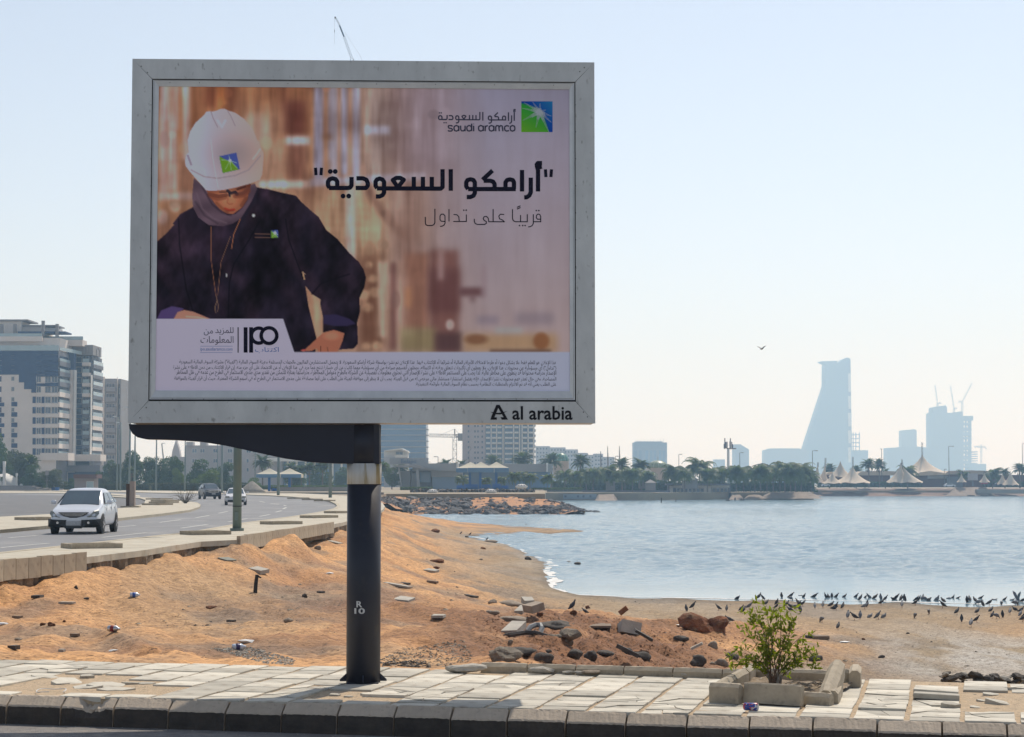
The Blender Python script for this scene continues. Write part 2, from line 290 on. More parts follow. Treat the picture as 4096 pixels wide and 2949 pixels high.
 put(pmask(B([(1452, 1252), (1500, 1240), (1570, 1175), (1660, 1095), (1760, 1065), (1855, 1095), (1840, 1160), (1812, 1230), (1785, 1270), (1620, 1270), (1605, 1232), (1560, 1256), (1480, 1262)]), 1.0), (152, 92, 80))
 ell(*B([(1740, 1120)])[0], 30, 16, (178, 118, 104), 14, .7); line(B([(1640, 1215), (1640, 1262)]), 4, (96, 50, 46), 2); line(B([(1700, 1225), (1705, 1262)]), 3, (110, 60, 54), 2); line(B([(1470, 1252), (1500, 1248)]), 6, (176, 70, 76), 2)
 # cords
 line(B([(645, 130), (645, 430), (688, 750)]), 2.6, (120, 78, 62), 1.5); line(B([(910, 60), (850, 200), (830, 330)]), 3, (150, 92, 66), 1.5); line(B([(820, 220), (735, 450), (705, 750)]), 2.6, (110, 76, 66), 1.5)
 line(B([(692, 760), (700, 800), (680, 860), (686, 910)]), 3, (110, 84, 74), 1.5); line(B([(692, 760), (712, 850), (704, 900)]), 3, (100, 76, 70), 1.5); line(B([(785, 560), (785, 580)]), 5, (190, 180, 185), 2)
 ell(*B([(1030, 28)])[0], 6.5, 6.5, (170, 165, 178), 3)
 def logo(q):   # small printed emblem on cloth / helmet, q = 4 corners clockwise
  P = lambda s, t_: tuple(np.array(q[0]) * (1 - s) * (1 - t_) + np.array(q[1]) * s * (1 - t_) + np.array(q[2]) * s * t_ + np.array(q[3]) * (1 - s) * t_)
  put(pmask(q, .3), (62, 74, 150)); put(pmask([P(0, 0), P(.35, .3), P(.62, .45), P(.8, .75), P(.92, 1), P(0, 1)], 1), (92, 130, 40))
  ell(*P(.55, .38), 6, 6, (190, 196, 210), 4); line([P(.1, .25), P(.55, .38), P(.9, .6)], 2.5, (150, 170, 180), 2, .8); line([P(.5, .9), P(.55, .38), P(.55, .1)], 2.5, (150, 170, 160), 2, .8); line([P(.2, .8), P(.55, .38), P(.85, .9)], 2.5, (150, 170, 160), 2, .7)
 logo(A([(855, 965), (1010, 932), (1043, 1082), (887, 1118)])); logo(B([(1190, 165), (1252, 158), (1256, 228), (1190, 232)]))
 for dy in (195, 226): line(B([(1045, dy), (1178, dy + 2)]), 4, (108, 76, 70), 2, .75)
 # white banner
 bl = pmask([(600, 1276), (1133, 1276), (1177, 1408), (2300, 1408), (2300, 1600), (600, 1600)], .6)
 bc = np.array([158, 150, 186]) * (1 - t) + np.array([146, 148, 186]) * t
 img[:] = img * (1 - bl[..., None]) + bc * bl[..., None]
 ca = np.clip((GX - 1950) / 250, 0, 1) * np.clip((560 - GY) / 200, 0, 1)
 return xs, ys, img * (1 - .08 * ca[..., None])
# ---------------------------------------------------------------- base materials
m_asph = mat('asphalt_near', (.23, .21, .19), (.15, .14, .135), rough=.9, scale=9, bump=.9, bscale=60, c=(.36, .31, .25), cscale=2.2, clo=.58, chi=.72, bdist=.012)
m_road = mat('asphalt_far', (.215, .215, .22), (.175, .175, .18), rough=.85, scale=.22, c=(.26, .255, .25), cscale=.5, stretch=(1, .35, 1), bump=.2, bscale=30)
m_lot = mat('asphalt_lot', (.15, .15, .155), (.115, .115, .12), rough=.9, scale=.15, c=(.2, .19, .18), cscale=.6)
m_slab = mat('paving_concrete', (.61, .56, .46), (.47, .435, .36), rough=.88, scale=3.5, bump=.5, bscale=50, rnd=.3, c=(.34, .28, .21), cscale=5, clo=.56, chi=.74, bdist=.004)
m_side = mat('slab_side', (.2, .18, .15), (.13, .12, .1), rough=.95, scale=20)
m_bed = mat('sandy_bedding', (.52, .38, .24), (.38, .29, .19), rough=.95, scale=14, bump=.8, bscale=50, c=(.12, .1, .08), cscale=25, clo=.6, chi=.72)
m_kerb = mat('kerb_concrete', (.54, .44, .33), (.42, .345, .265), rough=.9, scale=6, bump=.6, bscale=45, rnd=.12, c=(.13, .11, .095), cscale=9, clo=.6, chi=.8, bdist=.008)
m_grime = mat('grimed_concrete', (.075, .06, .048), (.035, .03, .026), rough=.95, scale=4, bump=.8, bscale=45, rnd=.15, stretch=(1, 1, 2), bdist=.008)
m_edge = mat('edging_concrete', (.44, .37, .27), (.34, .285, .21), rough=.9, scale=7, bump=.5, bscale=50, rnd=.12, c=(.2, .17, .13), cscale=14, clo=.6, chi=.8, bdist=.006)
m_walk = mat('walk_tiles', (.52, .47, .37), (.42, .38, .30), rough=.9, scale=.8, c=(.36, .28, .18), cscale=2.0, clo=.55, chi=.75)
m_wallslab = mat('wall_slab', (.46, .39, .28), (.38, .32, .235), rough=.9, scale=3, bump=.3, rnd=.1, c=(.25, .2, .14), cscale=6, clo=.6, chi=.8)
m_paint = mat('road_paint', (.62, .62, .58), (.42, .41, .38), rough=.8, scale=4)
m_rubble = mat('rubble_concrete', (.40, .36, .30), (.26, .24, .205), rough=.95, scale=6, bump=.5, bscale=30, rnd=.25)
# ---------------------------------------------------------------- sidewalk frame
KA = math.atan(.233); KU = Vector((math.cos(KA), -math.sin(KA), 0)); KV = Vector((math.sin(KA), math.cos(KA), 0)); K0 = Vector((0, 15.93, 0))
def KP(u, v, z=0): return K0 + KU * u + KV * v + Vector((0, 0, z))
def kuv(p): d = p - K0; return d.dot(KU), d.dot(KV)
KM = Matrix.Rotation(-KA, 4, 'Z')
def poly_sheet(name, pts, m, z=None, thick=0, parent=None, kind='structure'):
 mb = MB(); ps = [Vector((p[0], p[1], p[2] if z is None else z)) for p in pts]
 if sum((ps[i].x * ps[(i + 1) % len(ps)].y - ps[(i + 1) % len(ps)].x * ps[i].y) for i in range(len(ps))) < 0: ps = ps[::-1]
 if thick: mb.prism(ps, (0, 0, -thick))
 else: mb.add(ps, [tuple(range(len(ps)))])
 o = mb.build(name, m, parent)
 if thick:
  pass
 if not parent: o['kind'] = kind
 return o
# near road
poly_sheet('near_road', [KP(-60, -.04), KP(60, -.04), KP(60, -45), KP(-60, -45)], m_asph, z=-.25)
pave = poly_sheet('pavement', [KP(-40, .02), KP(40, .02), KP(40, 3.12), KP(-40, 3.12)], m_bed, z=-.016, thick=.3)
# ---- kerb stones
def kerb_mesh(seed, L=.478, broken=False):
 rs = np.random.RandomState(seed); prof = []
 pts = [(.10, -.3), (.10, -.008), (.012, -.002), (.0, -.01), (-.088, -.075), (-.096, -.09), (-.10, -.17), (-.102, -.3)]
 prof = pts; n = 22; mb = MB(); vs = []
 for i in range(n + 1):
  x = -L / 2 + L * i / n; e = min(i, n - i)
  for j, (y, z) in enumerate(prof):
   a = .0035 if 1 < j < 7 else 0
   yy = y + rs.uniform(-a, a); zz = z + rs.uniform(-a, a) * .7
   if 2 <= j <= 6 and e == 0: yy += .008; zz -= .006
   if broken and j in (2, 3, 4, 5) and -.13 < x < .17:
    t = 1 - abs((x - .02) / .15); k = max(0, t) ** .6
    yy += {2: .03, 3: .045, 4: .06, 5: .055}[j] * k * rs.uniform(.6, 1.2); zz -= {2: .04, 3: .055, 4: .03, 5: .04}[j] * k * rs.uniform(.6, 1.2)
   vs.append((x, yy, zz))
 q = len(prof); fs = [(i * q + j, (i + 1) * q + j, (i + 1) * q + j + 1, i * q + j + 1) for i in range(n) for j in range(q - 1)]
 fs += [tuple(range(q)), tuple(range(n * q, n * q + q))[::-1]]
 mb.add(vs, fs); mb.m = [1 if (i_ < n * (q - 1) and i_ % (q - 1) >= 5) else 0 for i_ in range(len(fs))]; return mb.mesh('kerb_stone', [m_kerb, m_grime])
kjoint = [46, 262, 472, 690, 916, 1141, 1362, 1588, 1812, 2037, 2271, 2509, 2751, 3000, 3253, 3509, 3768, 4027]
def kerb_u(px):
 lo, hi = -15., 15.
 for _ in range(40):
  mid = (lo + hi) / 2; p = KP(mid, 0); x = CXP + F * p.x / (p.y * CP + (p.z - CH) * SP)
  if x < px: lo = mid
  else: hi = mid
 return lo
ku = [kerb_u(p) for p in kjoint]
while ku[0] > -9: ku.insert(0, ku[0] - .485)
while ku[-1] < 9: ku.append(ku[-1] + .49)
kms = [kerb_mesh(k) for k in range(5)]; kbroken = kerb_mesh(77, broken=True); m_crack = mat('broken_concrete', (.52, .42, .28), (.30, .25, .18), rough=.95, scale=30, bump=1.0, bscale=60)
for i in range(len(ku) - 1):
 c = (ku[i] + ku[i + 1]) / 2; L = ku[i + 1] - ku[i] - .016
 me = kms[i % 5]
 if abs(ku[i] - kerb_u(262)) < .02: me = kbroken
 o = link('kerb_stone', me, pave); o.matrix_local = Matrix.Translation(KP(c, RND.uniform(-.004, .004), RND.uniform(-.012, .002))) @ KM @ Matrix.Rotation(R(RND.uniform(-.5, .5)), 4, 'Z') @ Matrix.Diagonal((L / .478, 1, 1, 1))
# ---- paving slabs
CPX, RPX = .437, .405
u_ph = kuv(G(1672, 2768))[0]; v_top = 3.09
def slab_mesh(w, d, seed, h=.045):
 rs = np.random.RandomState(seed); j = lambda: rs.uniform(-.004, .004); c = .004
 w, d = w / 2, d / 2
 P = [(-w + j(), -d + j()), (w + j(), -d + j()), (w + j(), d + j()), (-w + j(), d + j())]
 mb = MB(); top = [(x * (1 - c / w), y * (1 - c / d), 0) for x, y in P]; mid = [(x, y, -.004) for x, y in P]; bot = [(x, y, -h) for x, y in P]
 mb.add(top + mid + bot, [(0, 1, 2, 3)] + [(a + 4, (a + 1) % 4 + 4, (a + 1) % 4, a) for a in range(4)] + [(a + 8, (a + 1) % 4 + 8, (a + 1) % 4 + 4, a + 4) for a in range(4)])
 return mb.mesh('paving_slab', m_slab)
sm = [slab_mesh(.395, .398, k) for k in range(6)]; sh = [slab_mesh(.395, .225, 20 + k) for k in range(4)]
def clip(poly, p, n):
 out = []
 for i in range(len(poly)):
  a, b = poly[i], poly[(i + 1) % len(poly)]; da = (a[0] - p[0]) * n[0] + (a[1] - p[1]) * n[1]; db = (b[0] - p[0]) * n[0] + (b[1] - p[1]) * n[1]
  if da >= 0: out.append(a)
  if (da >= 0) != (db >= 0): t = da / (da - db); out.append((a[0] + (b[0] - a[0]) * t, a[1] + (b[1] - a[1]) * t))
 return out
def shatter(w, d, n, rs):
 cells = []; seeds = [(rs.uniform(-w / 2, w / 2), rs.uniform(-d / 2, d / 2)) for _ in range(n)]
 for i, s in enumerate(seeds):
  poly = [(-w / 2, -d / 2), (w / 2, -d / 2), (w / 2, d / 2), (-w / 2, d / 2)]
  for j, q in enumerate(seeds):
   if i != j and len(poly) > 2: mx_, my = (s[0] + q[0]) / 2, (s[1] + q[1]) / 2; nx, ny = s[0] - q[0], s[1] - q[1]; l = math.hypot(nx, ny); poly = clip(poly, (mx_ + nx / l * .004, my + ny / l * .004), (nx, ny))
  if len(poly) > 2: cells.append((s, poly))
 return cells
def frag(poly, M, name='slab_piece', parent=None, h=.045, m=None):
 mb = MB(); mb.prism([(x, y, 0) for x, y in poly], (0, 0, -h)); me = mb.mesh(name, m or m_slab); o = link(name, me, parent); o.matrix_local = M; return o
def inpoly(p, poly):
 c = False
 for i in range(len(poly)):
  x0, y0 = poly[i]; x1, y1 = poly[(i + 1) % len(poly)]
  if (y0 > p[1]) != (y1 > p[1]) and p[0] < (x1 - x0) * (p[1] - y0) / (y1 - y0) + x0: c = not c
 return c
def toPX(p):
 dx, dy, dz = p[0], p[1], p[2] - CH; f = dy * CP + dz * SP; v = -dy * SP + dz * CP
 return (CXP + F * dx / f, CYP - F * v / f)
CRK = .10
HOLES = [[(60, 2712), (190, 2692), (640, 2712), (700, 2740), (600, 2778), (40, 2775)], [(1310, 2765), (1500, 2765), (1560, 2800), (1240, 2800)], [(3900, 2775), (4100, 2760), (4300, 2800), (4200, 2850), (3920, 2845)], [(3000, 2700), (3330, 2700), (3320, 2790), (2960, 2790)]]
CRACK = [[(1100, 2740), (1330, 2740), (1300, 2805), (1050, 2800)], [(1480, 2755), (1800, 2755), (1700, 2815), (1480, 2812)], [(3380, 2780), (3740, 2775), (3760, 2870), (3300, 2860)], [(2150, 2780), (2500, 2780), (2480, 2830), (2130, 2822)], [(2700, 2790), (3000, 2790), (3000, 2850), (2650, 2840)]]
for ci in range(-24, 25):
 uc = u_ph + (ci + .5) * CPX
 if not -9 < uc < 9: continue
 for r in range(8):
  if r < 7: v0 = v_top - (r + 1) * RPX; vc = v0 + RPX / 2; me = sm[RND.randrange(6)]
  else: v0 = .02; vc = .02 + .115; me = sh[RND.randrange(4)]
  c = KP(uc, vc); px = toPX(c)
  if any(inpoly(px, h) for h in HOLES) and r < 8: continue
  if r == 0 and RND.random() < .12: continue
  z = RND.uniform(-.007, .006); T_ = Matrix.Translation(KP(uc + RND.uniform(-.006, .006), vc, z)) @ KM @ Matrix.Rotation(R(RND.uniform(-1, 1)), 4, 'Z') @ Matrix.Rotation(R(RND.uniform(-.9, .9)), 4, 'X') @ Matrix.Rotation(R(RND.uniform(-.6, .6)), 4, 'Y')
  if any(inpoly(px, h) for h in CRACK) or RND.random() < CRK:
   rs = np.random.RandomState(RND.randrange(9999)); w_, d_ = .395, .398 if r < 7 else .225
   for s, poly in shatter(w_, d_, rs.randint(3, 6), rs):
    frag(poly, T_ @ Matrix.Translation((0, 0, rs.uniform(-.008, .002))) @ Matrix.Rotation(R(rs.uniform(-1.2, 1.2)), 4, 'X'), parent=pave)
   continue
  if 3420 < px[0] < 3900 and 2765 < px[1] < 2830: T_ = Matrix.Translation((0, 0, .035)) @ T_ @ Matrix.Rotation(R(-3), 4, 'X') @ Matrix.Rotation(R(2), 4, 'Y')
  o = link('paving_slab', me, pave); o.matrix_local = T_
# broken slab fragments lying in the holes: loose things
def loose(px, py, w_, d_, h, rz, tx, ty, label, cat='slab fragment', seed=0, z=0.0, m=None, name='slab_fragment', group=None):
 rs = np.random.RandomState(seed + 1); n = 6; poly = []
 for k in range(n):
  a = 2 * math.pi * k / n + rs.uniform(-.25, .25); poly.append((math.cos(a) * w_ / 2 * rs.uniform(.8, 1.1), math.sin(a) * d_ / 2 * rs.uniform(.8, 1.1)))
 p = G(px, py, z); M = Matrix.Translation(p + Vector((0, 0, h * .6))) @ Matrix.Rotation(R(rz), 4, 'Z') @ Matrix.Rotation(R(tx), 4, 'X') @ Matrix.Rotation(R(ty), 4, 'Y')
 return tag(frag(poly, M, name, None, h, m), label, cat, group)
FG = 'broken paving fragments in the left hole'
for a in [(272, 2738, .32, .42, .045, 20, 8, 2, 'big grey slab fragment tilted in the left pavement hole', 1), (345, 2757, .33, .26, .05, -10, 6, -3, 'flat pale slab fragment near the kerb in the left pavement hole', 2), (432, 2752, .40, .36, .05, 30, 7, 4, 'largest pale slab fragment propped near the kerb left of the pillar', 3), (345, 2718, .16, .14, .07, 0, 4, 0, 'small tan chunk at the back of the left pavement hole', 4), (525, 2742, .2, .18, .05, 10, -4, 3, 'tan triangular fragment at the right end of the left hole', 5), (185, 2716, .3, .2, .04, 0, 3, 5, 'cracked grey fragment at the left end of the left hole', 6), (460, 2768, .35, .12, .05, 6, 10, 0, 'long thin fragment standing on edge beside the kerb', 7), (580, 2742, .22, .12, .04, 20, 5, 0, 'small dark fragment beside the cracked slab in the left hole', 8), (240, 2742, .2, .2, .03, 60, -4, 4, 'pale broken fragment behind the white wire ring', 9),
  (1470, 2788, .15, .1, .05, 10, 6, 3, 'white chunk in the small hole by the pillar foot', 11), (1340, 2790, .12, .1, .05, 0, 3, 4, 'grey chunk at the left of the small hole by the pillar', 12), (1395, 2795, .1, .08, .04, 40, 3, 4, 'tiny pale chunk in the small hole by the pillar', 13), (1530, 2788, .12, .12, .03, 40, 3, 4, 'flat pale chip right of the small hole by the pillar', 14), (1560, 2796, .1, .05, .03, 10, 3, 4, 'narrow chip beside the kerb right of the pillar hole', 15),
  (3800, 2838, .2, .12, .09, 0, 8, 4, 'rounded tan stone chunk by the kerb at the far right', 21), (3960, 2788, .2, .12, .05, 30, 8, 4, 'narrow tan slab shard leaning at the right pavement hole', 22), (4000, 2820, .3, .3, .05, 10, 4, 12, 'large tilted slab piece at the right edge of the pavement', 23), (4060, 2765, .25, .14, .05, 20, -8, 4, 'tan shard pile piece at the back of the right hole', 24), (3930, 2812, .14, .1, .04, 50, 8, 4, 'small tan shard beside the raised paving slab', 25), (3900, 2838, .1, .08, .04, 20, 8, 4, 'crumbled tan chip near the kerb at the right', 26)]:
 loose(*a[:8], a[8], seed=a[9], z=-.03)
# small crumbs (stuff)
def crumbs(name, label, spots, m, parent=None, zf=None, seed=3):
 mb = MB(); rs = np.random.RandomState(seed); tet = [(1, 0, -.5), (-.6, .9, -.4), (-.5, -.9, -.5), (-.2, .25, .30), (.35, -.2, .22)]
 for (x, y, z, s) in spots:
  a = rs.uniform(0, 6.28); ca, sa = math.cos(a), math.sin(a); q = rs.uniform(.5, 1.3, 3)
  vs = [(x + s * (p[0] * ca * q[0] - p[1] * sa * q[1]), y + s * (p[0] * sa * q[0] + p[1] * ca * q[1]), z + s * (.35 + p[2] * .6 * q[2])) for p in tet]
  mb.add(vs, [(0, 1, 3), (1, 2, 4), (2, 0, 4), (0, 3, 4), (3, 1, 4)])
 return tag(mb.build(name, m, parent), label, None, kind='stuff')
sp = []
for poly in HOLES[:3]:
 x0, x1 = min(p[0] for p in poly), max(p[0] for p in poly); y0, y1 = min(p[1] for p in poly), max(p[1] for p in poly)
 for _ in range(900):
  px, py = RND.uniform(x0, x1), RND.uniform(y0, y1)
  if inpoly((px, py), poly): q = G(px, py, -.03); sp.append((q.x, q.y, q.z, abs(RND.gauss(.004, .009)) + .003))
for _ in range(1300):
 q = KP(RND.uniform(-7, 7), RND.uniform(.0, 3.1), -.002); sp.append((q.x, q.y, q.z, RND.uniform(.002, .006)))
for _ in range(500):
 q = KP(RND.uniform(-7, 7), -abs(RND.gauss(.08, .3)) - .07, -.25); sp.append((q.x, q.y, q.z, RND.uniform(.003, .01)))
crumbs('pavement_crumbs', 'concrete crumbs and grit scattered over the near pavement and gutter', sp, m_rubble)
# ---------------------------------------------------------------- beach terrain
WZ = -3.3
CPTS = []   # px,py,z, redness(0 tan .. 1 orange .. 2 dark red), salt
def cp(l, red=1.0, salt=0.0):
 for a in l: CPTS.append((a[0], a[1], a[2], red if len(a) < 4 else a[3], salt if len(a) < 5 else a[4]))
cp([(-500, 2590, -.12), (0, 2600, -.12), (300, 2610, -.12), (600, 2625, -.15), (900, 2645, -.12), (1200, 2652, -.12), (1380, 2655, -.15), (-500, 2500, -.6), (0, 2520, -.6), (400, 2520, -.6), (800, 2520, -.7, .7), (1200, 2520, -.7, .8), (0, 2440, -.8), (400, 2430, -.85, .8), (800, 2430, -1.0, .6), (1200, 2430, -1.1, .7),
 (0, 2370, -.7), (400, 2340, -.7, .7), (800, 2330, -.9, .5), (1200, 2330, -1.2), (0, 2330, -.26), (-400, 2380, -.28), (300, 2300, -.26), (400, 2250, -.12), (700, 2218, -.1), (960, 2200, -.2), (1150, 2165, -.2), (1330, 2110, -.1), (800, 2270, -.5), (1000, 2255, -.6), (1200, 2210, -.5), (1300, 2200, -.75), (1300, 2260, -1.05), (580, 2290, -.45, .6), (1100, 2200, -.4)])
cp([(1540, 2028, -.15), (1600, 2045, -1.3), (1650, 2060, -2.2), (1720, 2083, -3.2, .8), (1540, 2100, -.7), (1540, 2200, -1.0), (1540, 2300, -1.2), (1540, 2400, -1.2), (1540, 2500, -1.0, .9), (1540, 2600, -.6, .9), (1540, 2650, -.22, .8), (1650, 2130, -1.9), (1700, 2200, -2.2), (1700, 2300, -1.9), (1700, 2400, -1.6, .9), (1700, 2500, -1.3), (1700, 2600, -.8, .8), (1700, 2650, -.35, .6),
 (1780, 2150, -3.0, .8), (1900, 2250, -2.9, .5), (1900, 2350, -2.4, .8), (1900, 2450, -1.8, 1.1), (1900, 2550, -1.2, 1.4), (1900, 2640, -.5, .9), (2100, 2300, -3.15, .3, .2), (2100, 2370, -2.85, .4), (2100, 2450, -2.2, .9), (2100, 2530, -1.5, 1.5), (2100, 2640, -.7, 1.6), (2300, 2400, -3.15, .3), (2300, 2460, -2.75, .5), (2300, 2540, -1.9, 1.5), (2300, 2630, -1.1, 1.8),
 (2600, 2420, -3.2, .3, .1), (2600, 2480, -3.05, .3, .1), (2600, 2560, -2.5, 1.6), (2600, 2650, -1.7, 1.7), (3000, 2420, -3.2, .3, .2), (3000, 2500, -3.08, .4, .1), (3000, 2560, -2.9, 1.2), (3000, 2640, -2.6, .4), (3000, 2720, -2.0, .3), (3500, 2440, -3.22, .3, .1), (3500, 2500, -3.15, .3, .1), (3500, 2580, -3.1, .3, .3), (3500, 2690, -3.0, .15, .3), (4096, 2450, -3.22, .3), (4096, 2530, -3.15, .6), (4096, 2620, -3.1, .05, .9), (4096, 2700, -3.0, .05, .5), (3800, 2600, -3.1, .05, .8), (4600, 2450, -3.2, .3), (4600, 2700, -3.0, .2, .5)])
SHORE = [(1862, 2146), (1940, 2158), (2040, 2180), (2150, 2230), (2212, 2262), (2196, 2300), (2205, 2350), (2285, 2376), (2430, 2383), (2700, 2391), (3100, 2399), (3600, 2408), (4096, 2420), (4700, 2432)]
cp([(x, y, WZ, .2, .25) for x, y in SHORE]); cp([(2000, 2100, WZ, .8), (1850, 2090, WZ, .9), (2180, 2112, WZ, .6), (2330, 2127, WZ + .03, .4), (2150, 2133, WZ, .5), (1990, 2140, WZ, .6), (1900, 2143, WZ, .6), (1900, 2112, -3.12, .8), (2050, 2120, -3.14, .6), (2200, 2122, -3.12, .4), (1800, 2110, -3.05, .9)])
cp([(1950, 2084, -3.7), (2200, 2095, -3.8), (2400, 2110, -4), (1720, 2072, -3.9), (2000, 2160, -3.5), (2120, 2158, -3.7), (2300, 2180, -3.9), (2450, 2250, -4), (2350, 2320, -3.7), (2500, 2350, -3.7), (2900, 2372, -3.7), (3500, 2385, -3.7), (4200, 2398, -3.8), (3200, 2300, -4.2), (4200, 2300, -4.2), (1600, 2058, -3.2)])
WPT = []
for p in CPTS:
 q = G(p[0], p[1], p[2]); WPT.append((q.x, q.y, p[2], p[3], p[4]))
for x, y, z in [(-11.5, 40, -.4), (-13, 45, -.5), (-12.5, 60, -.5), (-11.5, 80, -.5), (-11, 100, -.5), (-11.5, 130, -.5), (-16, 170, -.5), (-25, 220, -.5), (-30, 260, -.5), (-40, 290, -.6), (2, 19.6, -.2), (4, 19.6, -.5), (6, 19.3, -.7), (9, 19, -.9), (4, 26, -1.7), (8, 27, -2.1), (12, 27, -2.3), (10, 40, -2.9), (7, 34, -2.6), (-20, 300, -3.4), (-5, 290, -3.8), (30, 290, -4.2), (100, 290, -4.5)]:
 WPT.append((x, y, z, 1 if x < 3 else .3, 0))
WPT = np.array(WPT)
def tc_(x, y): return np.stack([np.asarray(x) / np.asarray(y) * 11, np.log(np.asarray(y)) * 3.2], -1)
Q = tc_(WPT[:, 0], WPT[:, 1]); K_ = np.linalg.norm(Q[:, None] - Q[None], axis=2)
n_ = len(Q); Aug = np.zeros((n_ + 3, n_ + 3)); Aug[:n_, :n_] = -K_ + np.eye(n_) * .004; Pm = np.concatenate([np.ones((n_, 1)), Q], 1); Aug[:n_, n_:] = Pm; Aug[n_:, :n_] = Pm.T
rhs = np.zeros((n_ + 3, 3)); rhs[:n_] = WPT[:, 2:5]; Wt = np.linalg.solve(Aug, rhs)
def rbf(x, y):
 q = tc_(x, y); sh_ = q.shape[:-1]; q = q.reshape(-1, 2); out = np.zeros((len(q), 3))
 for i in range(0, len(q), 20000):
  b = q[i:i + 20000]; out[i:i + 20000] = -np.linalg.norm(b[:, None] - Q[None], axis=2) @ Wt[:n_] + np.concatenate([np.ones((len(b), 1)), b], 1) @ Wt[n_:]
 return out.reshape(*sh_, 3)
U0, U1, NU, Y0_, Y1_, NY = -.37, .40, 500, 17.3, 330.0, 560
ug = np.linspace(U0, U1, NU); lg = np.linspace(math.log(Y0_), math.log(Y1_), NY)
# coarse rbf then bilinear up
cu = np.linspace(U0, U1, 141); cl = np.linspace(math.log(Y0_), math.log(Y1_), 161)
CU, CL = np.meshgrid(cu, cl); CYY = np.exp(CL); base_c = rbf(CU * CYY, CYY)
def bil(a, u, l):
 fu = np.clip((u - U0) / (U1 - U0) * (a.shape[1] - 1), 0, a.shape[1] - 1.001); fl = np.clip((l - math.log(Y0_)) / (math.log(Y1_) - math.log(Y0_)) * (a.shape[0] - 1), 0, a.shape[0] - 1.001)
 iu = fu.astype(int); il = fl.astype(int); du = (fu - iu)[..., None] if a.ndim == 3 else fu - iu; dl = (fl - il)[..., None] if a.ndim == 3 else fl - il
 return (a[il, iu] * (1 - du) + a[il, iu + 1] * du) * (1 - dl) + (a[il + 1, iu] * (1 - du) + a[il + 1, iu + 1] * du) * dl
UU, LL = np.meshgrid(ug, lg); YY = np.exp(LL); XX = UU * YY
Bs = bil(base_c, UU, LL); Z = Bs[..., 0].copy(); RED = Bs[..., 1].copy(); SALT = Bs[..., 2].copy()
# mounds (px, py, z guess, height, rx, ry, red)
for px, py, zz, hh, rx, ry, rd in [(2150, 2590, -1.1, .28, 1.8, 1.6, 1.9), (2420, 2640, -1.5, .30, 2.2, 1.3, 1.9), (2330, 2550, -2.0, .30, 1.6, 2.5, 1.7), (2740, 2560, -2.6, .45, 3.2, 4.0, 1.7), (2620, 2590, -2.2, .38, 1.5, 2.5, 1.8), (2640, 2650, -1.9, .35, 1.6, 1.5, 1.9), (2950, 2540, -2.9, .35, 2.6, 4, 1.6), (2150, 2520, -1.7, .22, 1.6, 3, 1.7), (2360, 2490, -2.5, .35, 1.5, 3, 1.4), (1160, 2205, -.5, .35, 1.2, 2.0, 1.0), (1010, 2230, -.5, .18, .8, 2, 1.0), (480, 2300, -.5, .2, 2, 2, .8), (1800, 2580, -.9, .15, 1.2, 1.5, 1.3), (1750, 2480, -1.4, .14, 2.2, 2, 1.4), (650, 2600, -.35, -.1, 1.2, 1.2, 1.6)]:
 c = G(px, py, zz); g = np.exp(-((XX - c.x) / rx) ** 2 - ((YY - c.y) / ry) ** 2); Z += hh * g; RED = RED * (1 - g * .8) + rd * g * .8; SALT *= 1 - g * .8
dryf = np.clip((Z - WZ - .03) / .5, 0, 1)
n1 = fbm(XX * .35, YY * .25, 5, 1); n2 = fbm(XX * 1.6, YY * 1.1, 5, 9); n3 = fbm(XX * 7, YY * 5, 4, 21); gul = np.abs(fbm(XX * .8 + YY * .25, YY * .12, 4, 33))
near = np.clip((YY - 19.5) / 4, 0, 1)
Z += (n1 * .30 + n2 * .16 * np.clip(dryf * 1.5, .15, 1) + (.12 - gul) * .5) * np.clip(dryf, .06, 1) * near + n3 * .035 * np.clip(dryf * 3, .12, 1) * np.clip(near, .3, 1)
redn = np.clip(RED - 1, 0, 1); Z += redn * (np.abs(fbm(XX * 2.2, YY * 1.8, 5, 44)) - .1) * .85 * near
kd = (XX - K0.x) * KV.x + (YY - K0.y) * KV.y
Z = np.where(kd < 3.05, -.40, Z); edge = np.clip((kd - 3.05) / .5, 0, 1); leftside = np.clip((1.0 - XX) / 1.5, 0, 1)
Z = np.where((kd >= 3.05) & (kd < 3.6), Z * edge + (-.035 - .015 * n3 - .25 * (1 - leftside)) * (1 - edge), Z)
OE = [G(x_, y_, .1) for x_, y_ in ((-420, 2318), (0, 2262), (327, 2231), (556, 2204), (802, 2167), (945, 2160), (1324, 2100), (1389, 2086), (1500, 2056), (1533, 2038), (1540, 2026))]
oy = [q.y for q in OE] + [185, 215, 300, 400]; ox = [q.x for q in OE] + [-13, -17, -21, -21]
XO = np.interp(YY, oy, ox); behind = (XX < XO - .12) & (YY > oy[0] - 2); Z = np.where(behind, np.minimum(Z, -.42), Z)
nearedge = np.clip((XX - XO + .12) / .7, 0, 1) ; Z = np.where((~behind) & (YY > oy[0]) & (YY < 200), np.minimum(Z, -.12 - 0 * Z + nearedge * 3), Z)
def hz(x, y):
 return float(bil(Z, np.array(x / y), np.array(math.log(y))))
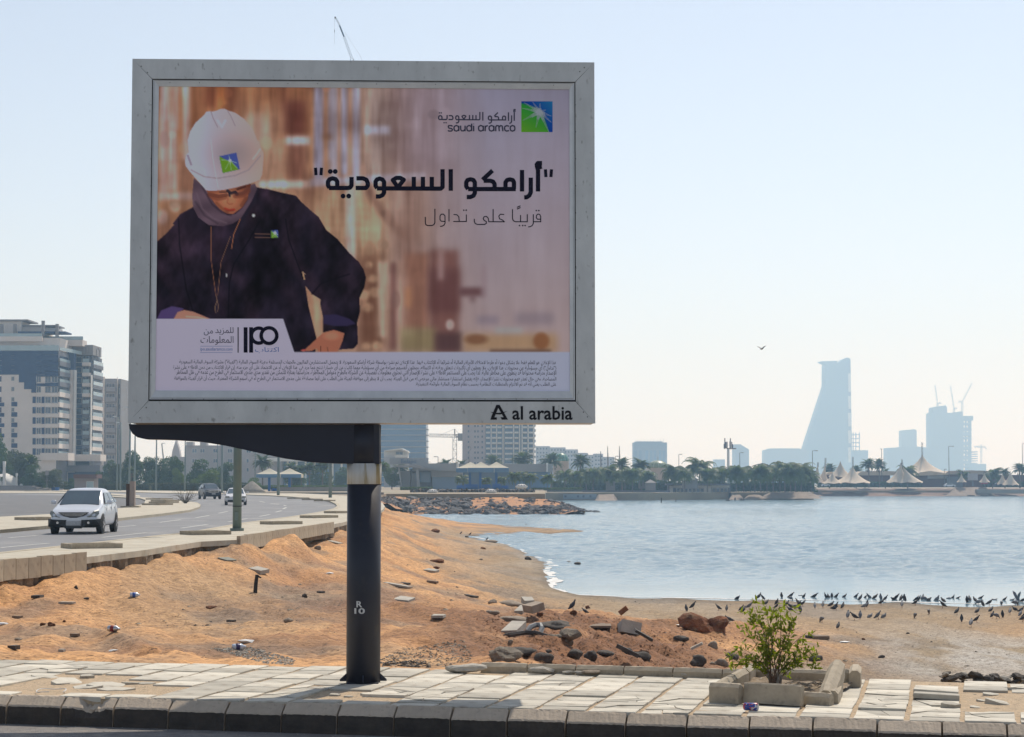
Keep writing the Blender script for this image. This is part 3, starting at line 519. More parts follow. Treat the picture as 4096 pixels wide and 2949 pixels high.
# colour attribute of the soil itself
tanc = np.array([.335, .255, .155]); orang = np.array([.68, .365, .15]); dred = np.array([.22, .085, .034]); grey = np.array([.24, .19, .14]); saltc = np.array([.56, .53, .48])
r_ = np.clip(RED - .15 * (RED < .8), 0, 2)[..., None]
Cc = np.where(r_ < 1, tanc * (1 - r_) + orang * r_, orang * (2 - r_) + dred * (r_ - 1))
gm = np.clip((fbm(XX * .5, YY * .22, 5, 55) + .03) * 5, 0, 1)[..., None] * np.clip(1.25 - np.abs(r_ - .6), 0, 1) * .75
Cc = Cc * (1 - gm) + grey * gm
st = np.clip((fbm(XX * .9, YY * .18, 5, 61) + .12) * 6, 0, 1)[..., None] * np.clip(SALT, 0, 1)[..., None]
Cc = Cc * (1 - st) + saltc * st
Cc = Cc * (1 + n3[..., None] * .5 + n2[..., None] * .35)
om = np.clip((fbm(XX * .3, YY * .5, 4, 71) - .06) * 8, 0, 1)[..., None] * (r_ < 1.2) * (r_ > .7) * .35; Cc = Cc * (1 - om) + dred * 1.3 * om
zc_ = G(2250, 2560, -1.6); zg = np.exp(-((XX - zc_.x) / (2.2 + YY * .11)) ** 2) * np.clip((YY - 22) / 6, 0, 1) * np.clip((62 - YY) / 14, 0, 1); zd_ = G(1800, 2600, -.9); zg = np.maximum(zg, np.exp(-((XX - zd_.x) / 3.2) ** 2 - ((YY - zd_.y) / 11) ** 2) * near); zn = np.clip((fbm(XX * .55, YY * .28, 5, 83) + .17) * 5, 0, 1) * zg
Cc = Cc * (1 - .85 * zn[..., None]) + np.array([.235, .105, .045]) * .85 * zn[..., None]
wet = np.clip(1 - (Z - WZ) / .10, 0, 1)[..., None]; Cc = Cc * (1 - .45 * wet)
mb = MB(); me = bpy.data.meshes.new('beach')
vs = np.stack([XX, YY, Z], -1).reshape(-1, 3); ii = (np.arange(NY - 1)[:, None] * NU + np.arange(NU - 1)[None]).reshape(-1)
fs = np.stack([ii, ii + 1, ii + NU + 1, ii + NU], 1)
me.vertices.add(len(vs)); me.vertices.foreach_set('co', vs.ravel().astype(np.float32)); me.loops.add(fs.size); me.loops.foreach_set('vertex_index', fs.ravel().astype(np.int32)); me.polygons.add(len(fs)); me.polygons.foreach_set('loop_start', (np.arange(len(fs)) * 4).astype(np.int32)); me.polygons.foreach_set('loop_total', np.full(len(fs), 4, np.int32)); me.polygons.foreach_set('use_smooth', np.ones(len(fs), bool)); me.update(calc_edges=True)
ca = me.color_attributes.new('soil', 'FLOAT_COLOR', 'POINT'); cc4 = np.concatenate([np.clip(Cc, 0, 1).reshape(-1, 3), np.ones((len(vs), 1))], 1); ca.data.foreach_set('color', cc4.ravel().astype(np.float32))
m_soil = mat('beach_soil', (1, 1, 1), (.60, .57, .54), rough=.95, scale=6, detail=8, bump=.9, bscale=9, coord='World', c=(.22, .20, .18), cscale=16, clo=.57, chi=.66, bdist=.06, lo=.4, hi=.62)
nn = m_soil.node_tree.nodes; LK = m_soil.node_tree.links; at = nn.new('ShaderNodeAttribute'); at.attribute_name = 'soil'; mu = nn.new('ShaderNodeMix'); mu.data_type = 'RGBA'; mu.blend_type = 'MULTIPLY'; mu.inputs[0].default_value = 1
PB = nn['Principled BSDF']; old = PB.inputs['Base Color'].links[0].from_socket; LK.new(old, mu.inputs[6]); LK.new(at.outputs[0], mu.inputs[7]); LK.new(mu.outputs[2], PB.inputs['Base Color'])
me.materials.append(m_soil); tag(link('beach', me), kind='structure')
def T(px, py, ymin=19.5, ymax=320):
 d = ray(px, py); y = ymin; prev = None
 while y < ymax:
  t = y / d[1]; z = CH + d[2] * t; h = hz(d[0] * t, y)
  if z <= h: break
  prev = y; y *= 1.006
 if prev:
  lo, hi = prev, y
  for _ in range(12):
   mid = (lo + hi) / 2; t = mid / d[1]
   if CH + d[2] * t <= hz(d[0] * t, mid): hi = mid
   else: lo = mid
  y = hi
 t = y / d[1]; return Vector((d[0] * t, y, hz(d[0] * t, y)))
# foam line along the shore
# ---------------------------------------------------------------- water
mw = bpy.data.materials.new('sea_water'); mw.use_nodes = True; n = mw.node_tree.nodes; L = mw.node_tree.links; P = n['Principled BSDF']
P.inputs['Base Color'].default_value = (.20, .30, .36, 1); P.inputs['Roughness'].default_value = .12; P.inputs['IOR'].default_value = 1.33
geo = n.new('ShaderNodeNewGeometry'); mp = n.new('ShaderNodeMapping'); mp.inputs['Scale'].default_value = (1.3, .6, 1); L.new(geo.outputs['Position'], mp.inputs[0])
z1 = n.new('ShaderNodeTexNoise'); z1.inputs['Scale'].default_value = 1.0; z1.inputs['Detail'].default_value = 6; z1.inputs['Roughness'].default_value = .72; L.new(mp.outputs[0], z1.inputs['Vector'])
z2 = n.new('ShaderNodeTexNoise'); z2.inputs['Scale'].default_value = .06; z2.inputs['Detail'].default_value = 3; L.new(mp.outputs[0], z2.inputs['Vector'])
sx = n.new('ShaderNodeSeparateXYZ'); L.new(geo.outputs['Position'], sx.inputs[0]); dr = n.new('ShaderNodeMapRange'); dr.interpolation_type = 'SMOOTHSTEP'; dr.inputs[1].default_value = 84; dr.inputs[2].default_value = 122; dr.inputs[3].default_value = .03; dr.inputs[4].default_value = 1; L.new(sx.outputs[1], dr.inputs[0])
ma = n.new('ShaderNodeMapRange'); ma.inputs[1].default_value = .35; ma.inputs[2].default_value = .65; ma.inputs[3].default_value = .55; ma.inputs[4].default_value = 1.0; L.new(z2.outputs[0], ma.inputs[0]); mm = n.new('ShaderNodeMath'); mm.operation = 'MULTIPLY'; L.new(ma.outputs[0], mm.inputs[0]); L.new(dr.outputs[0], mm.inputs[1])
bp = n.new('ShaderNodeBump'); bp.inputs['Distance'].default_value = .35; L.new(z1.outputs[0], bp.inputs['Height']); L.new(mm.outputs[0], bp.inputs['Strength']); L.new(bp.outputs[0], P.inputs['Normal'])
NSX, NSY = 900, 740; su = np.linspace(-.12, .42, NSX); sy = np.exp(np.linspace(math.log(74), math.log(770), NSY)); SU, SY = np.meshgrid(su, sy); SX = SU * SY; rs = np.random.RandomState(7); SZ = np.zeros_like(SX)
for k in range(46):
 lam = .7 * (6 ** rs.rand()); th = rs.normal() * .75 - .5 * math.pi + .25; kx, ky = math.cos(th) * 6.283 / lam, math.sin(th) * 6.283 / lam; am = lam ** .8 * .0058 * np.clip((lam / (SY * .0031)) - 1, 0, 1)
 SZ += am * np.sin(kx * SX + ky * SY + rs.rand() * 6.28 + 2.5 * fbm(SX * .05, SY * .05, 2, k))
gust = np.clip(.75 + 1.6 * fbm(SX * .02, SY * .012, 3, 77), .35, 1.5); calm = np.clip((SY - 88 + SX * .25) / 34, 0.01, 1) ** 1.6
SZ = WZ + SZ * gust * calm; seam = bpy.data.meshes.new('sea'); vs = np.stack([SX, SY, SZ], -1).reshape(-1, 3); ii = (np.arange(NSY - 1)[:, None] * NSX + np.arange(NSX - 1)[None]).reshape(-1); fs = np.stack([ii, ii + 1, ii + NSX + 1, ii + NSX], 1)
seam.vertices.add(len(vs)); seam.vertices.foreach_set('co', vs.ravel().astype(np.float32)); seam.loops.add(fs.size); seam.loops.foreach_set('vertex_index', fs.ravel().astype(np.int32)); seam.polygons.add(len(fs)); seam.polygons.foreach_set('loop_start', (np.arange(len(fs)) * 4).astype(np.int32)); seam.polygons.foreach_set('loop_total', np.full(len(fs), 4, np.int32)); seam.polygons.foreach_set('use_smooth', np.ones(len(fs), bool)); seam.update(calc_edges=True); seam.materials.append(mw); tag(link('sea', seam), kind='structure')
mfoam = mat('shore_foam', (.8, .8, .78), (.5, .48, .44), rough=.7, scale=3)
mb = MB(); shp = [G(x, y, WZ + .012) for x, y in SHORE[:-1]]; rs = np.random.RandomState(4); dense = []
for a, b in zip(shp[:-1], shp[1:]):
 k = max(2, int((b - a).length / .35)); dense += [a.lerp(b, i / k) for i in range(k)]
ws = [abs(math.sin(i * .13) + math.sin(i * .37 + 1)) * .10 + .05 + .03 * rs.rand() for i in range(len(dense))]
vs = []; 
for i, p in enumerate(dense):
 t = (dense[min(i + 1, len(dense) - 1)] - dense[max(i - 1, 0)]).normalized(); nrm = Vector((-t.y, t.x, 0)); off = .25 * math.sin(i * .09) + rs.uniform(-.05, .05); k = 1.7 if 2150 < toPX(p)[0] < 2260 and p.y > 85 else 1
 vs += [p + nrm * (off - ws[i] * k), p + nrm * (off + ws[i] * k)]
mb.add(vs, [(2 * i, 2 * i + 1, 2 * i + 3, 2 * i + 2) for i in range(len(dense) - 1)]); tag(mb.build('shore_foam', mfoam), 'thin white foam line along the beach waterline', None, kind='stuff')
# ---------------------------------------------------------------- far road, sidewalk, land
ZW = .10
inner = [(-420, 2262), (0, 2213), (250, 2186), (563, 2152), (786, 2127), (983, 2092), (1180, 2066), (1290, 2048), (1345, 2034), (1356, 2025), (1350, 2016), (1325, 2005), (1280, 1997), (1180, 1988), (1082, 1982), (909, 1976), (687, 1973), (440, 1967), (100, 1964)]
outer = [(-420, 2318), (0, 2262), (327, 2231), (556, 2204), (802, 2167), (945, 2160), (1324, 2100), (1389, 2086), (1500, 2056), (1533, 2038), (1540, 2026), (1530, 2012), (1500, 2000), (1420, 1988), (1300, 1978), (1100, 1970), (900, 1966), (650, 1963), (440, 1961), (100, 1959)]
IN = [G(x, y, ZW) for x, y in inner]; OUT = [G(x, y, ZW) for x, y in outer]
def dens(P, k=6): 
 o = []
 for a, b in zip(P[:-1], P[1:]): o += [a.lerp(b, i / k) for i in range(k)]
 return o + [P[-1]]
def strip(name, A, B, m, z0=None, drop=0, parent=None, kind='structure', jag=0):
 n = min(len(A), len(B)); mb = MB(); rs = np.random.RandomState(2)
 vs = []
 for a, b in zip(A[:n], B[:n]):
  j = Vector((rs.uniform(-jag, jag), 0, 0)); vs += [a, b + j, a - Vector((0, 0, drop)), b + j - Vector((0, 0, drop))]
 fs = []
 for i in range(n - 1):
  k = 4 * i; fs += [(k, k + 1, k + 5, k + 4)]
  if drop: fs += [(k + 2, k, k + 4, k + 6), (k + 1, k + 3, k + 7, k + 5)]
 if drop: fs += [(0, 2, 3, 1), (4 * n - 4, 4 * n - 3, 4 * n - 1, 4 * n - 2)]
 mb.add(vs, fs); o = mb.build(name, m, parent)
 if kind and not parent: o['kind'] = kind
 return o
def resamp(P, n):
 L_ = [0]
 for a, b in zip(P[:-1], P[1:]): L_.append(L_[-1] + (b - a).length)
 out = []
 for i in range(n):
  d = L_[-1] * i / (n - 1); k = 0
  while k < len(P) - 2 and L_[k + 1] < d: k += 1
  out.append(P[k].lerp(P[k + 1], (d - L_[k]) / (L_[k + 1] - L_[k])))
 return out
def smooth(P, it=2):
 for _ in range(it): P = [P[0]] + [(P[i - 1] + P[i] * 2 + P[i + 1]) / 4 for i in range(1, len(P) - 1)] + [P[-1]]
 return P
# road sheet
rd = [Vector((p.x - .02, p.y, 0)) for p in dens(IN, 3)]; poly_sheet('road', rd + [Vector((-260, 470, 0)), Vector((-260, 30, 0)), Vector((rd[0].x - 2, 30, 0))], m_road, z=0)
walk = strip('sidewalk', dens(smooth(IN, 0), 8), dens(OUT, 8), m_walk, drop=.16, jag=.03)
# dirt lip under the broken sidewalk edge
m_lip = mat('broken_bedding', (.30, .22, .14), (.09, .07, .05), rough=1, scale=1.6, bump=1, bscale=12, bdist=.05, coord='World')
lp = dens(OUT[:9], 30); strip('sidewalk_bedding', [p + Vector((-1.2, 0, -.165)) for p in lp], [p + Vector((-.10 + .16 * float(vnoise(np.array(p.y * 1.3), np.array(2.), 3)), 0, -.165)) for p in lp], m_lip, drop=.35, jag=.08)
# wall slabs
def along(P, xa, xb):   # part of polyline between two photo columns
 D = dens(P, 60); return [p for p in D if xa <= toPX(p)[0] <= xb]
kw = 0
for xa, xb in ((-420, 330), (945, 1325)):
 seg = along(OUT[:9], xa, xb); Ltot = sum((b - a).length for a, b in zip(seg[:-1], seg[1:])); nn_ = int(Ltot / .62 if xa < 0 else Ltot / 1.12); pts = resamp(seg, nn_ + 1)
 for a, b in zip(pts[:-1], pts[1:]):
  d = b - a; c = (a + b) / 2; kw += 1
  mb = MB(); mb.box((0, 0, 0), (.12, d.length - .03, .46)); o = mb.build('wall_slab', m_wallslab, walk); o.location = (c.x + .07, c.y, .0 + RND.uniform(-.01, .01)); o.rotation_euler = (R(RND.uniform(-.5, .5)), 0, math.atan2(-d.x, d.y))
# kerb along far road (pale round kerb stone strip)
m_pk = mat('pale_kerb', (.48, .42, .31), (.38, .33, .25), rough=.9, scale=2)
strip('road_kerb', [p + Vector((-.16, 0, .012)) for p in dens(IN, 6)], [p + Vector((.1, 0, .012)) for p in dens(IN, 6)], m_pk, drop=.14, parent=walk)
# lane dashes
dashes = [((-260, 2218), (-120, 2202)), ((0, 2191), (197, 2173)), ((407, 2150), (586, 2131)), ((724, 2113), (830, 2098)), ((914, 2087), (988, 2075)), ((1038, 2066), (1080, 2058)), ((1102, 2049), (1126, 2043)), ((1132, 2036), (1145, 2030)), ((1145, 2024), (1135, 2021)), ((1116, 2018), (1082, 2014)), ((1060, 2010), (1037, 2005)), ((1005, 2002), (970, 1999)),
  ((37, 2151), (148, 2142)), ((395, 2115), (543, 2102)), ((638, 2090), (722, 2079)), ((783, 2071), (837, 2062)), ((875, 2053), (911, 2046)), ((-250, 2178), (-120, 2166))]
for (a, b) in dashes:
 A = G(*a, .006); B_ = G(*b, .006); d = (B_ - A).normalized(); nrm = Vector((-d.y, d.x, 0)) * .07; mb = MB(); mb.add([A - nrm, B_ - nrm, B_ + nrm, A + nrm], [(0, 1, 2, 3)]); o = mb.build('lane_dash', m_paint, bpy.data.objects['road'])
# traffic island + parking lot
isl = [(-300, 2138), (0, 2120), (200, 2103), (480, 2073), (640, 2056), (756, 2041), (796, 2028), (800, 2019), (788, 2011), (740, 2003), (650, 1996), (578, 1990), (440, 1983), (300, 1979), (250, 1983), (440, 1987), (560, 1993), (582, 2000), (576, 2016), (499, 2031), (300, 2050), (190, 2057), (0, 2067), (-300, 2080)]
ip = [G(x, y, .13) for x, y in isl]; islo = poly_sheet('traffic_island', ip, m_walk, thick=.15)
strip('island_kerb', [p + Vector((0, 0, .01)) for p in dens(ip[:14], 4)], [p + Vector((.0, .28, .01)) for p in dens(ip[:14], 4)], m_pk, drop=.15, parent=islo)
lot = [(-420, 2086), (0, 2067), (190, 2057), (300, 2050), (499, 2031), (576, 2016), (582, 2000), (560, 1993), (440, 1987), (250, 1983), (0, 1976), (-420, 1974)]
poly_sheet('parking_lot', [G(x, y, .008) for x, y in lot], m_lot)
m_curb2 = m_pk
strip('lot_kerb', [G(x, y, .09) for x, y in [(0, 1972), (200, 1972), (330, 1975), (440, 1979), (560, 1988)]], [G(x, y, .09) for x, y in [(0, 1966), (200, 1966), (330, 1969), (440, 1974), (560, 1982)]], m_walk, drop=.1)
# land beyond
m_land = mat('dry_ground', (.36, .29, .2), (.27, .22, .16), rough=.95, scale=.1, coord='World', c=(.2, .2, .12), cscale=.05)
LL_ = [Vector((p.x - .35, p.y, 0)) for p in OUT[1:11]]
poly_sheet('mainland', [Vector((-300, 36, 0)), Vector((LL_[0].x - 1.5, 36, 0))] + LL_ + [Vector((-18, 210, 0)), Vector((-22, 300, 0)), Vector((-22, 329, 0)), Vector((5.8, 329.5, 0)), Vector((7.5, 420, 0)), Vector((9, 540, 0)), Vector((9, 5300, 0)), Vector((-2000, 5300, 0))], m_land, z=-.09, thick=3.6)
m_quay = mat('quay_stone', (.12, .125, .13), (.08, .085, .09), rough=.9, scale=.5, c=(.17, .16, .14), cscale=.3)
poly_sheet('far_land', [Vector((8.9, 545, 0)), Vector((40, 548, 0)), Vector((66, 573, 0)), Vector((92, 573, 0)), Vector((96, 600, 0)), Vector((108, 715, 0)), Vector((260, 715, 0)), Vector((900, 730, 0)), Vector((2000, 5300, 0)), Vector((8.9, 5300, 0))], m_land, z=-1.15, thick=2.6)
# promenade slabs on the jetty
m_prom = mat('promenade_concrete', (.46, .42, .35), (.36, .33, .28), rough=.9, scale=.6, coord='World')
prom = []
for x0, x1, yt, yb, Y in ((1515, 1700, 1976, 1986, 338), (1705, 2015, 1980, 1991, 330), (2010, 2175, 1978, 1988, 333)):
 a = AT(x0, yt, Y); b = AT(x1, yt, Y); c = AT(x0, yb, Y)
 mb = MB(); mb.box(((a.x + b.x) / 2, Y + 3, (a.z + c.z) / 2), (b.x - a.x, 6, a.z - c.z)); o = mb.build('promenade', m_prom); o['kind'] = 'structure'
# haze
def add_haze():
 mb = MB(); mb.box((0, 2680, 178), (4200, 5500, 366)); m = bpy.data.materials.new('haze'); m.use_nodes = True; n = m.node_tree.nodes; n.remove(n['Principled BSDF'])
 v = n.new('ShaderNodeVolumePrincipled'); v.inputs['Color'].default_value = (.47, .73, 1, 1); v.inputs['Density'].default_value = HAZE; v.inputs['Absorption Color'].default_value = (1, 1, 1, 1); v.inputs['Anisotropy'].default_value = 0.3
 m.node_tree.links.new(v.outputs[0], n['Material Output'].inputs['Volume']); o = mb.build('haze', m); o['kind'] = 'stuff'; tag(o, 'thin pale blue haze lying over the whole bay'); return o
HAZE = 3.1e-4
# ---------------------------------------------------------------- billboard
BA = R(2.0); BU = Vector((math.cos(BA), math.sin(BA), 0)); BN = Vector((math.sin(BA), -math.cos(BA), 0)); BC = Vector((0, 17.83, 0)) + BU * (-.62 - 0)
def PL(px, py, off=0.0):     # pixel on the board plane (off metres in front) -> board coords (s along, z up)
 d = Vector(ray(px, py)); o = Vector((0, 0, CH)); P = BC + BN * off; t = (P - o).dot(BN) / d.dot(BN); q = o + d * t; return (q - P).dot(BU), q.z
corn = [PL(*c) for c in ((525, 237), (2370, 247), (2390, 1692), (515, 1695))]
s0 = (corn[0][0] + corn[3][0]) / 2; s1 = (corn[1][0] + corn[2][0]) / 2; zt = (corn[0][1] + corn[1][1]) / 2; zb = (corn[2][1] + corn[3][1]) / 2
ic = [PL(*c) for c in ((604, 316), (2296, 328), (2309, 1604), (598, 1607))]
i0 = (ic[0][0] + ic[3][0]) / 2; i1 = (ic[1][0] + ic[2][0]) / 2; it = (ic[0][1] + ic[1][1]) / 2; ib = (ic[2][1] + ic[3][1]) / 2
m_frame = mat('frame_paint', (.64, .655, .64), (.50, .515, .505), rough=.5, scale=2.2, metal=0, c=(.28, .28, .26), cscale=22, clo=.62, chi=.75, stretch=(1, 1, .5), bump=.05, bscale=40)
m_rail = mat('rail_metal', (.66, .67, .66), (.56, .57, .57), rough=.4, scale=4, metal=.3)
m_dark = mat('dark_gap', (.03, .03, .03), (.02, .02, .02), rough=.9)
m_pil = mat('pillar_paint', (.020, .022, .036), (.013, .014, .024), rough=.5, scale=2, bump=.06, bscale=14, c=(.035, .03, .03), cscale=6, clo=.6, chi=.8, spec=.45, coord='World')
m_arm = mat('arm_paint', (.018, .020, .035), (.013, .014, .024), rough=.5, scale=2, c=(.07, .03, .012), cscale=1.6, clo=.66, chi=.78, spec=.35)
board = empty('billboard', BC, 'large grey framed billboard with helmeted worker advert on single dark pillar', 'billboard', rz=BA)
def bl(s, off, z): return (s, -off, z)
def bpart(mb, name, m, parent=board, smooth=False): return mb.build(name, m, parent, smooth)
W_ = .0
def member(a, b, c, d):      # mitred member: 4 corners (s,z) outer a,b inner c,d ; front face flat, 60 mm proud box
 mb = MB(); g = .0015; P = [a, b, c, d]; cx = sum(p[0] for p in P) / 4; cz = sum(p[1] for p in P) / 4
 P = [(p[0] - math.copysign(g, p[0] - cx), p[1] - math.copysign(g, p[1] - cz)) for p in P]
 mb.prism([bl(p[0], 0, p[1]) for p in P], (0, .07, 0)); return bpart(mb, 'frame_member', m_frame)
member((s0, zt), (s1, zt), (i1, it), (i0, it)); member((s1, zt), (s1, zb), (i1, ib), (i1, it)); member((s1, zb), (s0, zb), (i0, ib), (i1, ib)); member((s0, zb), (s0, zt), (i0, it), (i0, ib))
# casing behind
mb = MB(); D_ = .40
mb.box(((s0 + s1) / 2, .07 + D_ / 2, zt - .02), (s1 - s0 - .02, D_, .02)); mb.box(((s0 + s1) / 2, .07 + D_ / 2, zb + .013), (s1 - s0 - .02, D_, .02)); mb.box((s0 + .02, .07 + D_ / 2, (zt + zb) / 2), (.02, D_, zt - zb - .06)); mb.box((s1 - .02, .07 + D_ / 2, (zt + zb) / 2), (.02, D_, zt - zb - .06)); mb.box(((s0 + s1) / 2, .07 + D_ - .01, (zt + zb) / 2), (s1 - s0 - .05, .02, zt - zb - .05))
bpart(mb, 'casing', m_frame)
mb = MB(); mb.box(((i0 + i1) / 2, .05, (it + ib) / 2), (i1 - i0 + .02, .012, it - ib + .02)); bpart(mb, 'backing', m_dark)
# poster print geometry
xs, ys, prt = poster_print(3.2)
OFFP = -.022
pc = [PL(x, y, OFFP) for x, y in ((632, 345), (2279, 345), (2279, 1567), (622, 1567))]
p0, p1, pt, pb = (pc[0][0] + pc[3][0]) / 2, pc[1][0], pc[0][1], pc[2][1]
gx, gy = np.meshgrid(xs, ys); CO = []
dU = gx - CXP; dV = CYP - gy; dx, dy, dz = dU, F * CP - dV * SP, F * SP + dV * CP
PP = BC + BN * OFFP; num = (PP - Vector((0, 0, CH))).dot(BN); tt = num / (dx * BN.x + dy * BN.y + dz * BN.z)
wx, wy, wz = dx * tt - PP.x, dy * tt - PP.y, CH + dz * tt; S_ = wx * BU.x + wy * BU.y
S_ = np.clip(S_, p0, p1); Zp = np.clip(wz, pb, pt)
Hh, Ww = gx.shape; me = bpy.data.meshes.new('poster'); vs = np.stack([S_, np.full_like(S_, -OFFP), Zp], -1).reshape(-1, 3); ii = (np.arange(Hh - 1)[:, None] * Ww + np.arange(Ww - 1)[None]).reshape(-1)
fs = np.stack([ii, ii + Ww, ii + Ww + 1, ii + 1], 1)
keep = (np.ptp(vs[fs][:, :, 0], axis=1) > 1e-5) & (np.ptp(vs[fs][:, :, 2], axis=1) > 1e-5); fs = fs[keep]
me.vertices.add(len(vs)); me.vertices.foreach_set('co', vs.ravel().astype(np.float32)); me.loops.add(fs.size); me.loops.foreach_set('vertex_index', fs.ravel().astype(np.int32)); me.polygons.add(len(fs)); me.polygons.foreach_set('loop_start', (np.arange(len(fs)) * 4).astype(np.int32)); me.polygons.foreach_set('loop_total', np.full(len(fs), 4, np.int32)); me.update(calc_edges=True)
PRINT_GAIN = np.array([2.75, 2.7, 2.0])
lin = np.clip(prt, 0, 255) / 255; lin = np.where(lin < .04045, lin / 12.92, ((lin + .055) / 1.055) ** 2.4); lin = np.clip(lin * PRINT_GAIN, 0, .95)
ca = me.color_attributes.new('print', 'FLOAT_COLOR', 'POINT'); ca.data.foreach_set('color', np.concatenate([lin.reshape(-1, 3), np.ones((Hh * Ww, 1))], 1).ravel().astype(np.float32))
m_print = mat('poster_print', (1, 1, 1), (1, 1, 1), rough=.6, spec=.06); nn = m_print.node_tree.nodes; at = nn.new('ShaderNodeAttribute'); at.attribute_name = 'print'; m_print.node_tree.links.new(at.outputs[0], nn['Principled BSDF'].inputs['Base Color'])
me.materials.append(m_print); poster = link('poster', me, board)
# rails
def railring(a0, a1, b0, b1, c0, c1, d0, d1, offo, offi, m, name='inner_rail'):
 for q in ([(a0, c1), (a1, c1), (b1, d1), (b0, d1)], [(a1, c1), (a1, c0), (b1, d0), (b1, d1)], [(a1, c0), (a0, c0), (b0, d0), (b1, d0)], [(a0, c0), (a0, c1), (b0, d1), (b0, d0)]):
  mb = MB(); o1, o2 = offo, offi; vs = [bl(q[0][0], o1, q[0][1]), bl(q[1][0], o1, q[1][1]), bl(q[2][0], o2, q[2][1]), bl(q[3][0], o2, q[3][1])]; mb.prism(vs, (0, .018, 0)); bpart(mb, name, m)
g = .009
railring(i0 + g, i1 - g, i0 + .022, i1 - .024, ib + g + .006, it - g, ib + .03, it - .018, -.004, -.010, m_rail)
railring(i0 + .0225, i1 - .0245, p0 + .004, p1 - .004, ib + .0305, it - .0185, pb + .004, pt - .004, -.001, -.014, m_rail, 'poster_clamp')
m_screw = mat('screw', (.04, .04, .04), (.03, .03, .03), rough=.6)
def screw(s, z, off=.002, r=.006, parent=board):
 mb = MB(); mb.add([bl(s + r * math.cos(a), off, z + r * math.sin(a)) for a in [k * math.pi / 4 for k in range(8)]][::-1], [tuple(range(8))]); mb.build('screw', m_screw, parent)
for (x, y) in ((565, 266), (590, 291), (2337, 271), (2319, 287), (2334, 1649), (2350, 1668), (560, 1672), (585, 1631)): screw(*PL(x, y))
for k in range(14): screw(*PL(680 + k * 118, 331 + k * .8, .004), off=.006, r=.004)
for k in range(13): screw(*PL(690 + k * 125, 1597, .004), off=.006, r=.004)
for k in range(11): screw(*PL(2303, 420 + k * 108, .004), off=.006, r=.004); screw(*PL(604, 420 + k * 108, .004), off=.006, r=.004)
# ---- lettering
m_ink = mat('ink_dark', (.014, .013, .028), (.014, .013, .028), rough=.7, scale=1, spec=.05); m_ink2 = mat('ink_grey', (.085, .08, .12), (.085, .08, .12), rough=.7, scale=1, spec=.05); m_inkb = mat('ink_blue', (.10, .20, .50), (.10, .20, .50), rough=.5, scale=1); m_inkw = mat('ink_white', (.55, .6, .62), (.55, .6, .62), rough=.5, scale=1)
def strokes(name, L_, wd, m, f, parent, off, join=True):
 # L_: list of polylines in px (after f); thick strokes with square ends, mitred at joints by little discs
 mb = MB(); k_ = [0]
 def P3(x, y, o): s, z = PL(x, y, OFFP + o); return bl(s, OFFP + o, z)
 for pl in L_:
  pts = [f(*p) for p in pl]
  if len(pts) == 1: 
   r = wd * .56; x, y = pts[0]; k_[0] += 1; mb.add([P3(x + r * math.cos(a), y - r * math.sin(a), off + .00002 * k_[0]) for a in [i * math.pi / 7 for i in range(14)]], [tuple(range(14))]); continue
  for i, (a, b) in enumerate(zip(pts[:-1], pts[1:])):
   dx, dy = b[0] - a[0], b[1] - a[1]; l = math.hypot(dx, dy) or 1; nx, ny = -dy / l * wd / 2, dx / l * wd / 2; k_[0] += 1; o = off + .00002 * k_[0]
   mb.add([P3(a[0] + nx, a[1] + ny, o), P3(b[0] + nx, b[1] + ny, o), P3(b[0] - nx, b[1] - ny, o), P3(a[0] - nx, a[1] - ny, o)], [(0, 1, 2, 3)])
   if i: x, y = a; r = wd / 2; k_[0] += 1; mb.add([P3(x + r * math.cos(t), y - r * math.sin(t), off + .00002 * k_[0]) for t in [i_ * math.pi / 6 for i_ in range(12)]], [tuple(range(12))])
 return mb.build(name, m, parent)
HEAD = [[(1800, 842), (1768, 842), (1760, 854), (1768, 868), (1798, 868)], [(1750, 882), (1798, 868)], [(1770, 890), (1770, 1053)],
  [(1716, 950), (1716, 1058), (1706, 1082), (1686, 1096), (1667, 1097)], [(1651, 893), (1651, 1053)],
  [(1340, 1035), (1605, 1035)], [(1591, 1035), (1591, 985), (1582, 968), (1560, 963), (1540, 968), (1528, 985), (1528, 1035)],
  [(1447, 1035), (1447, 998), (1436, 980), (1415, 973), (1366, 973)], [(1357, 966), (1432, 897)],
  [(1340, 1035), (1250, 1035)], [(1300, 1035), (1300, 985), (1290, 968), (1268, 962), (1246, 968), (1236, 985), (1236, 1015), (1250, 1035)], [(1300, 1035), (1300, 1064), (1290, 1084), (1268, 1094), (1240, 1094)],
  [(1121, 887), (1121, 1048)], [(1060, 887), (1060, 1020), (1046, 1032), (640, 1030)], [(980, 944), (980, 1030)], [(914, 944), (914, 1030)], [(846, 944), (846, 1030)],
  [(728, 1022), (690, 968), (716, 952), (745, 952), (772, 966), (728, 1022)],
  [(640, 1030), (572, 1030)], [(625, 1030), (625, 982), (614, 964), (592, 957), (572, 964), (562, 980), (562, 1012), (574, 1028)], [(625, 1030), (625, 1062), (614, 1080), (592, 1090), (564, 1090)],
  [(420, 955), (468, 955), (494, 966), (504, 990), (504, 1010), (490, 1027), (414, 1027)],
  [(383, 945), (383, 1008), (372, 1024), (356, 1027), (215, 1027)], [(320, 1087)], [(362, 1087)],
  [(277, 1027), (277, 980), (266, 962), (242, 955), (220, 962), (208, 980), (208, 1008), (220, 1026)], [(225, 904)], [(262, 904)]]
QT = [[(1825, 888), (1829, 946)], [(1870, 888), (1866, 946)], [(115, 876), (119, 932)], [(160, 876), (156, 932)]]
z2f = lambda x, y: (1200 + x / 1.859, 200 + y / 1.859)
HW = [[p for p in HEAD if p[0][0] > 1180], [p for p in HEAD if p[0][0] <= 1180]]
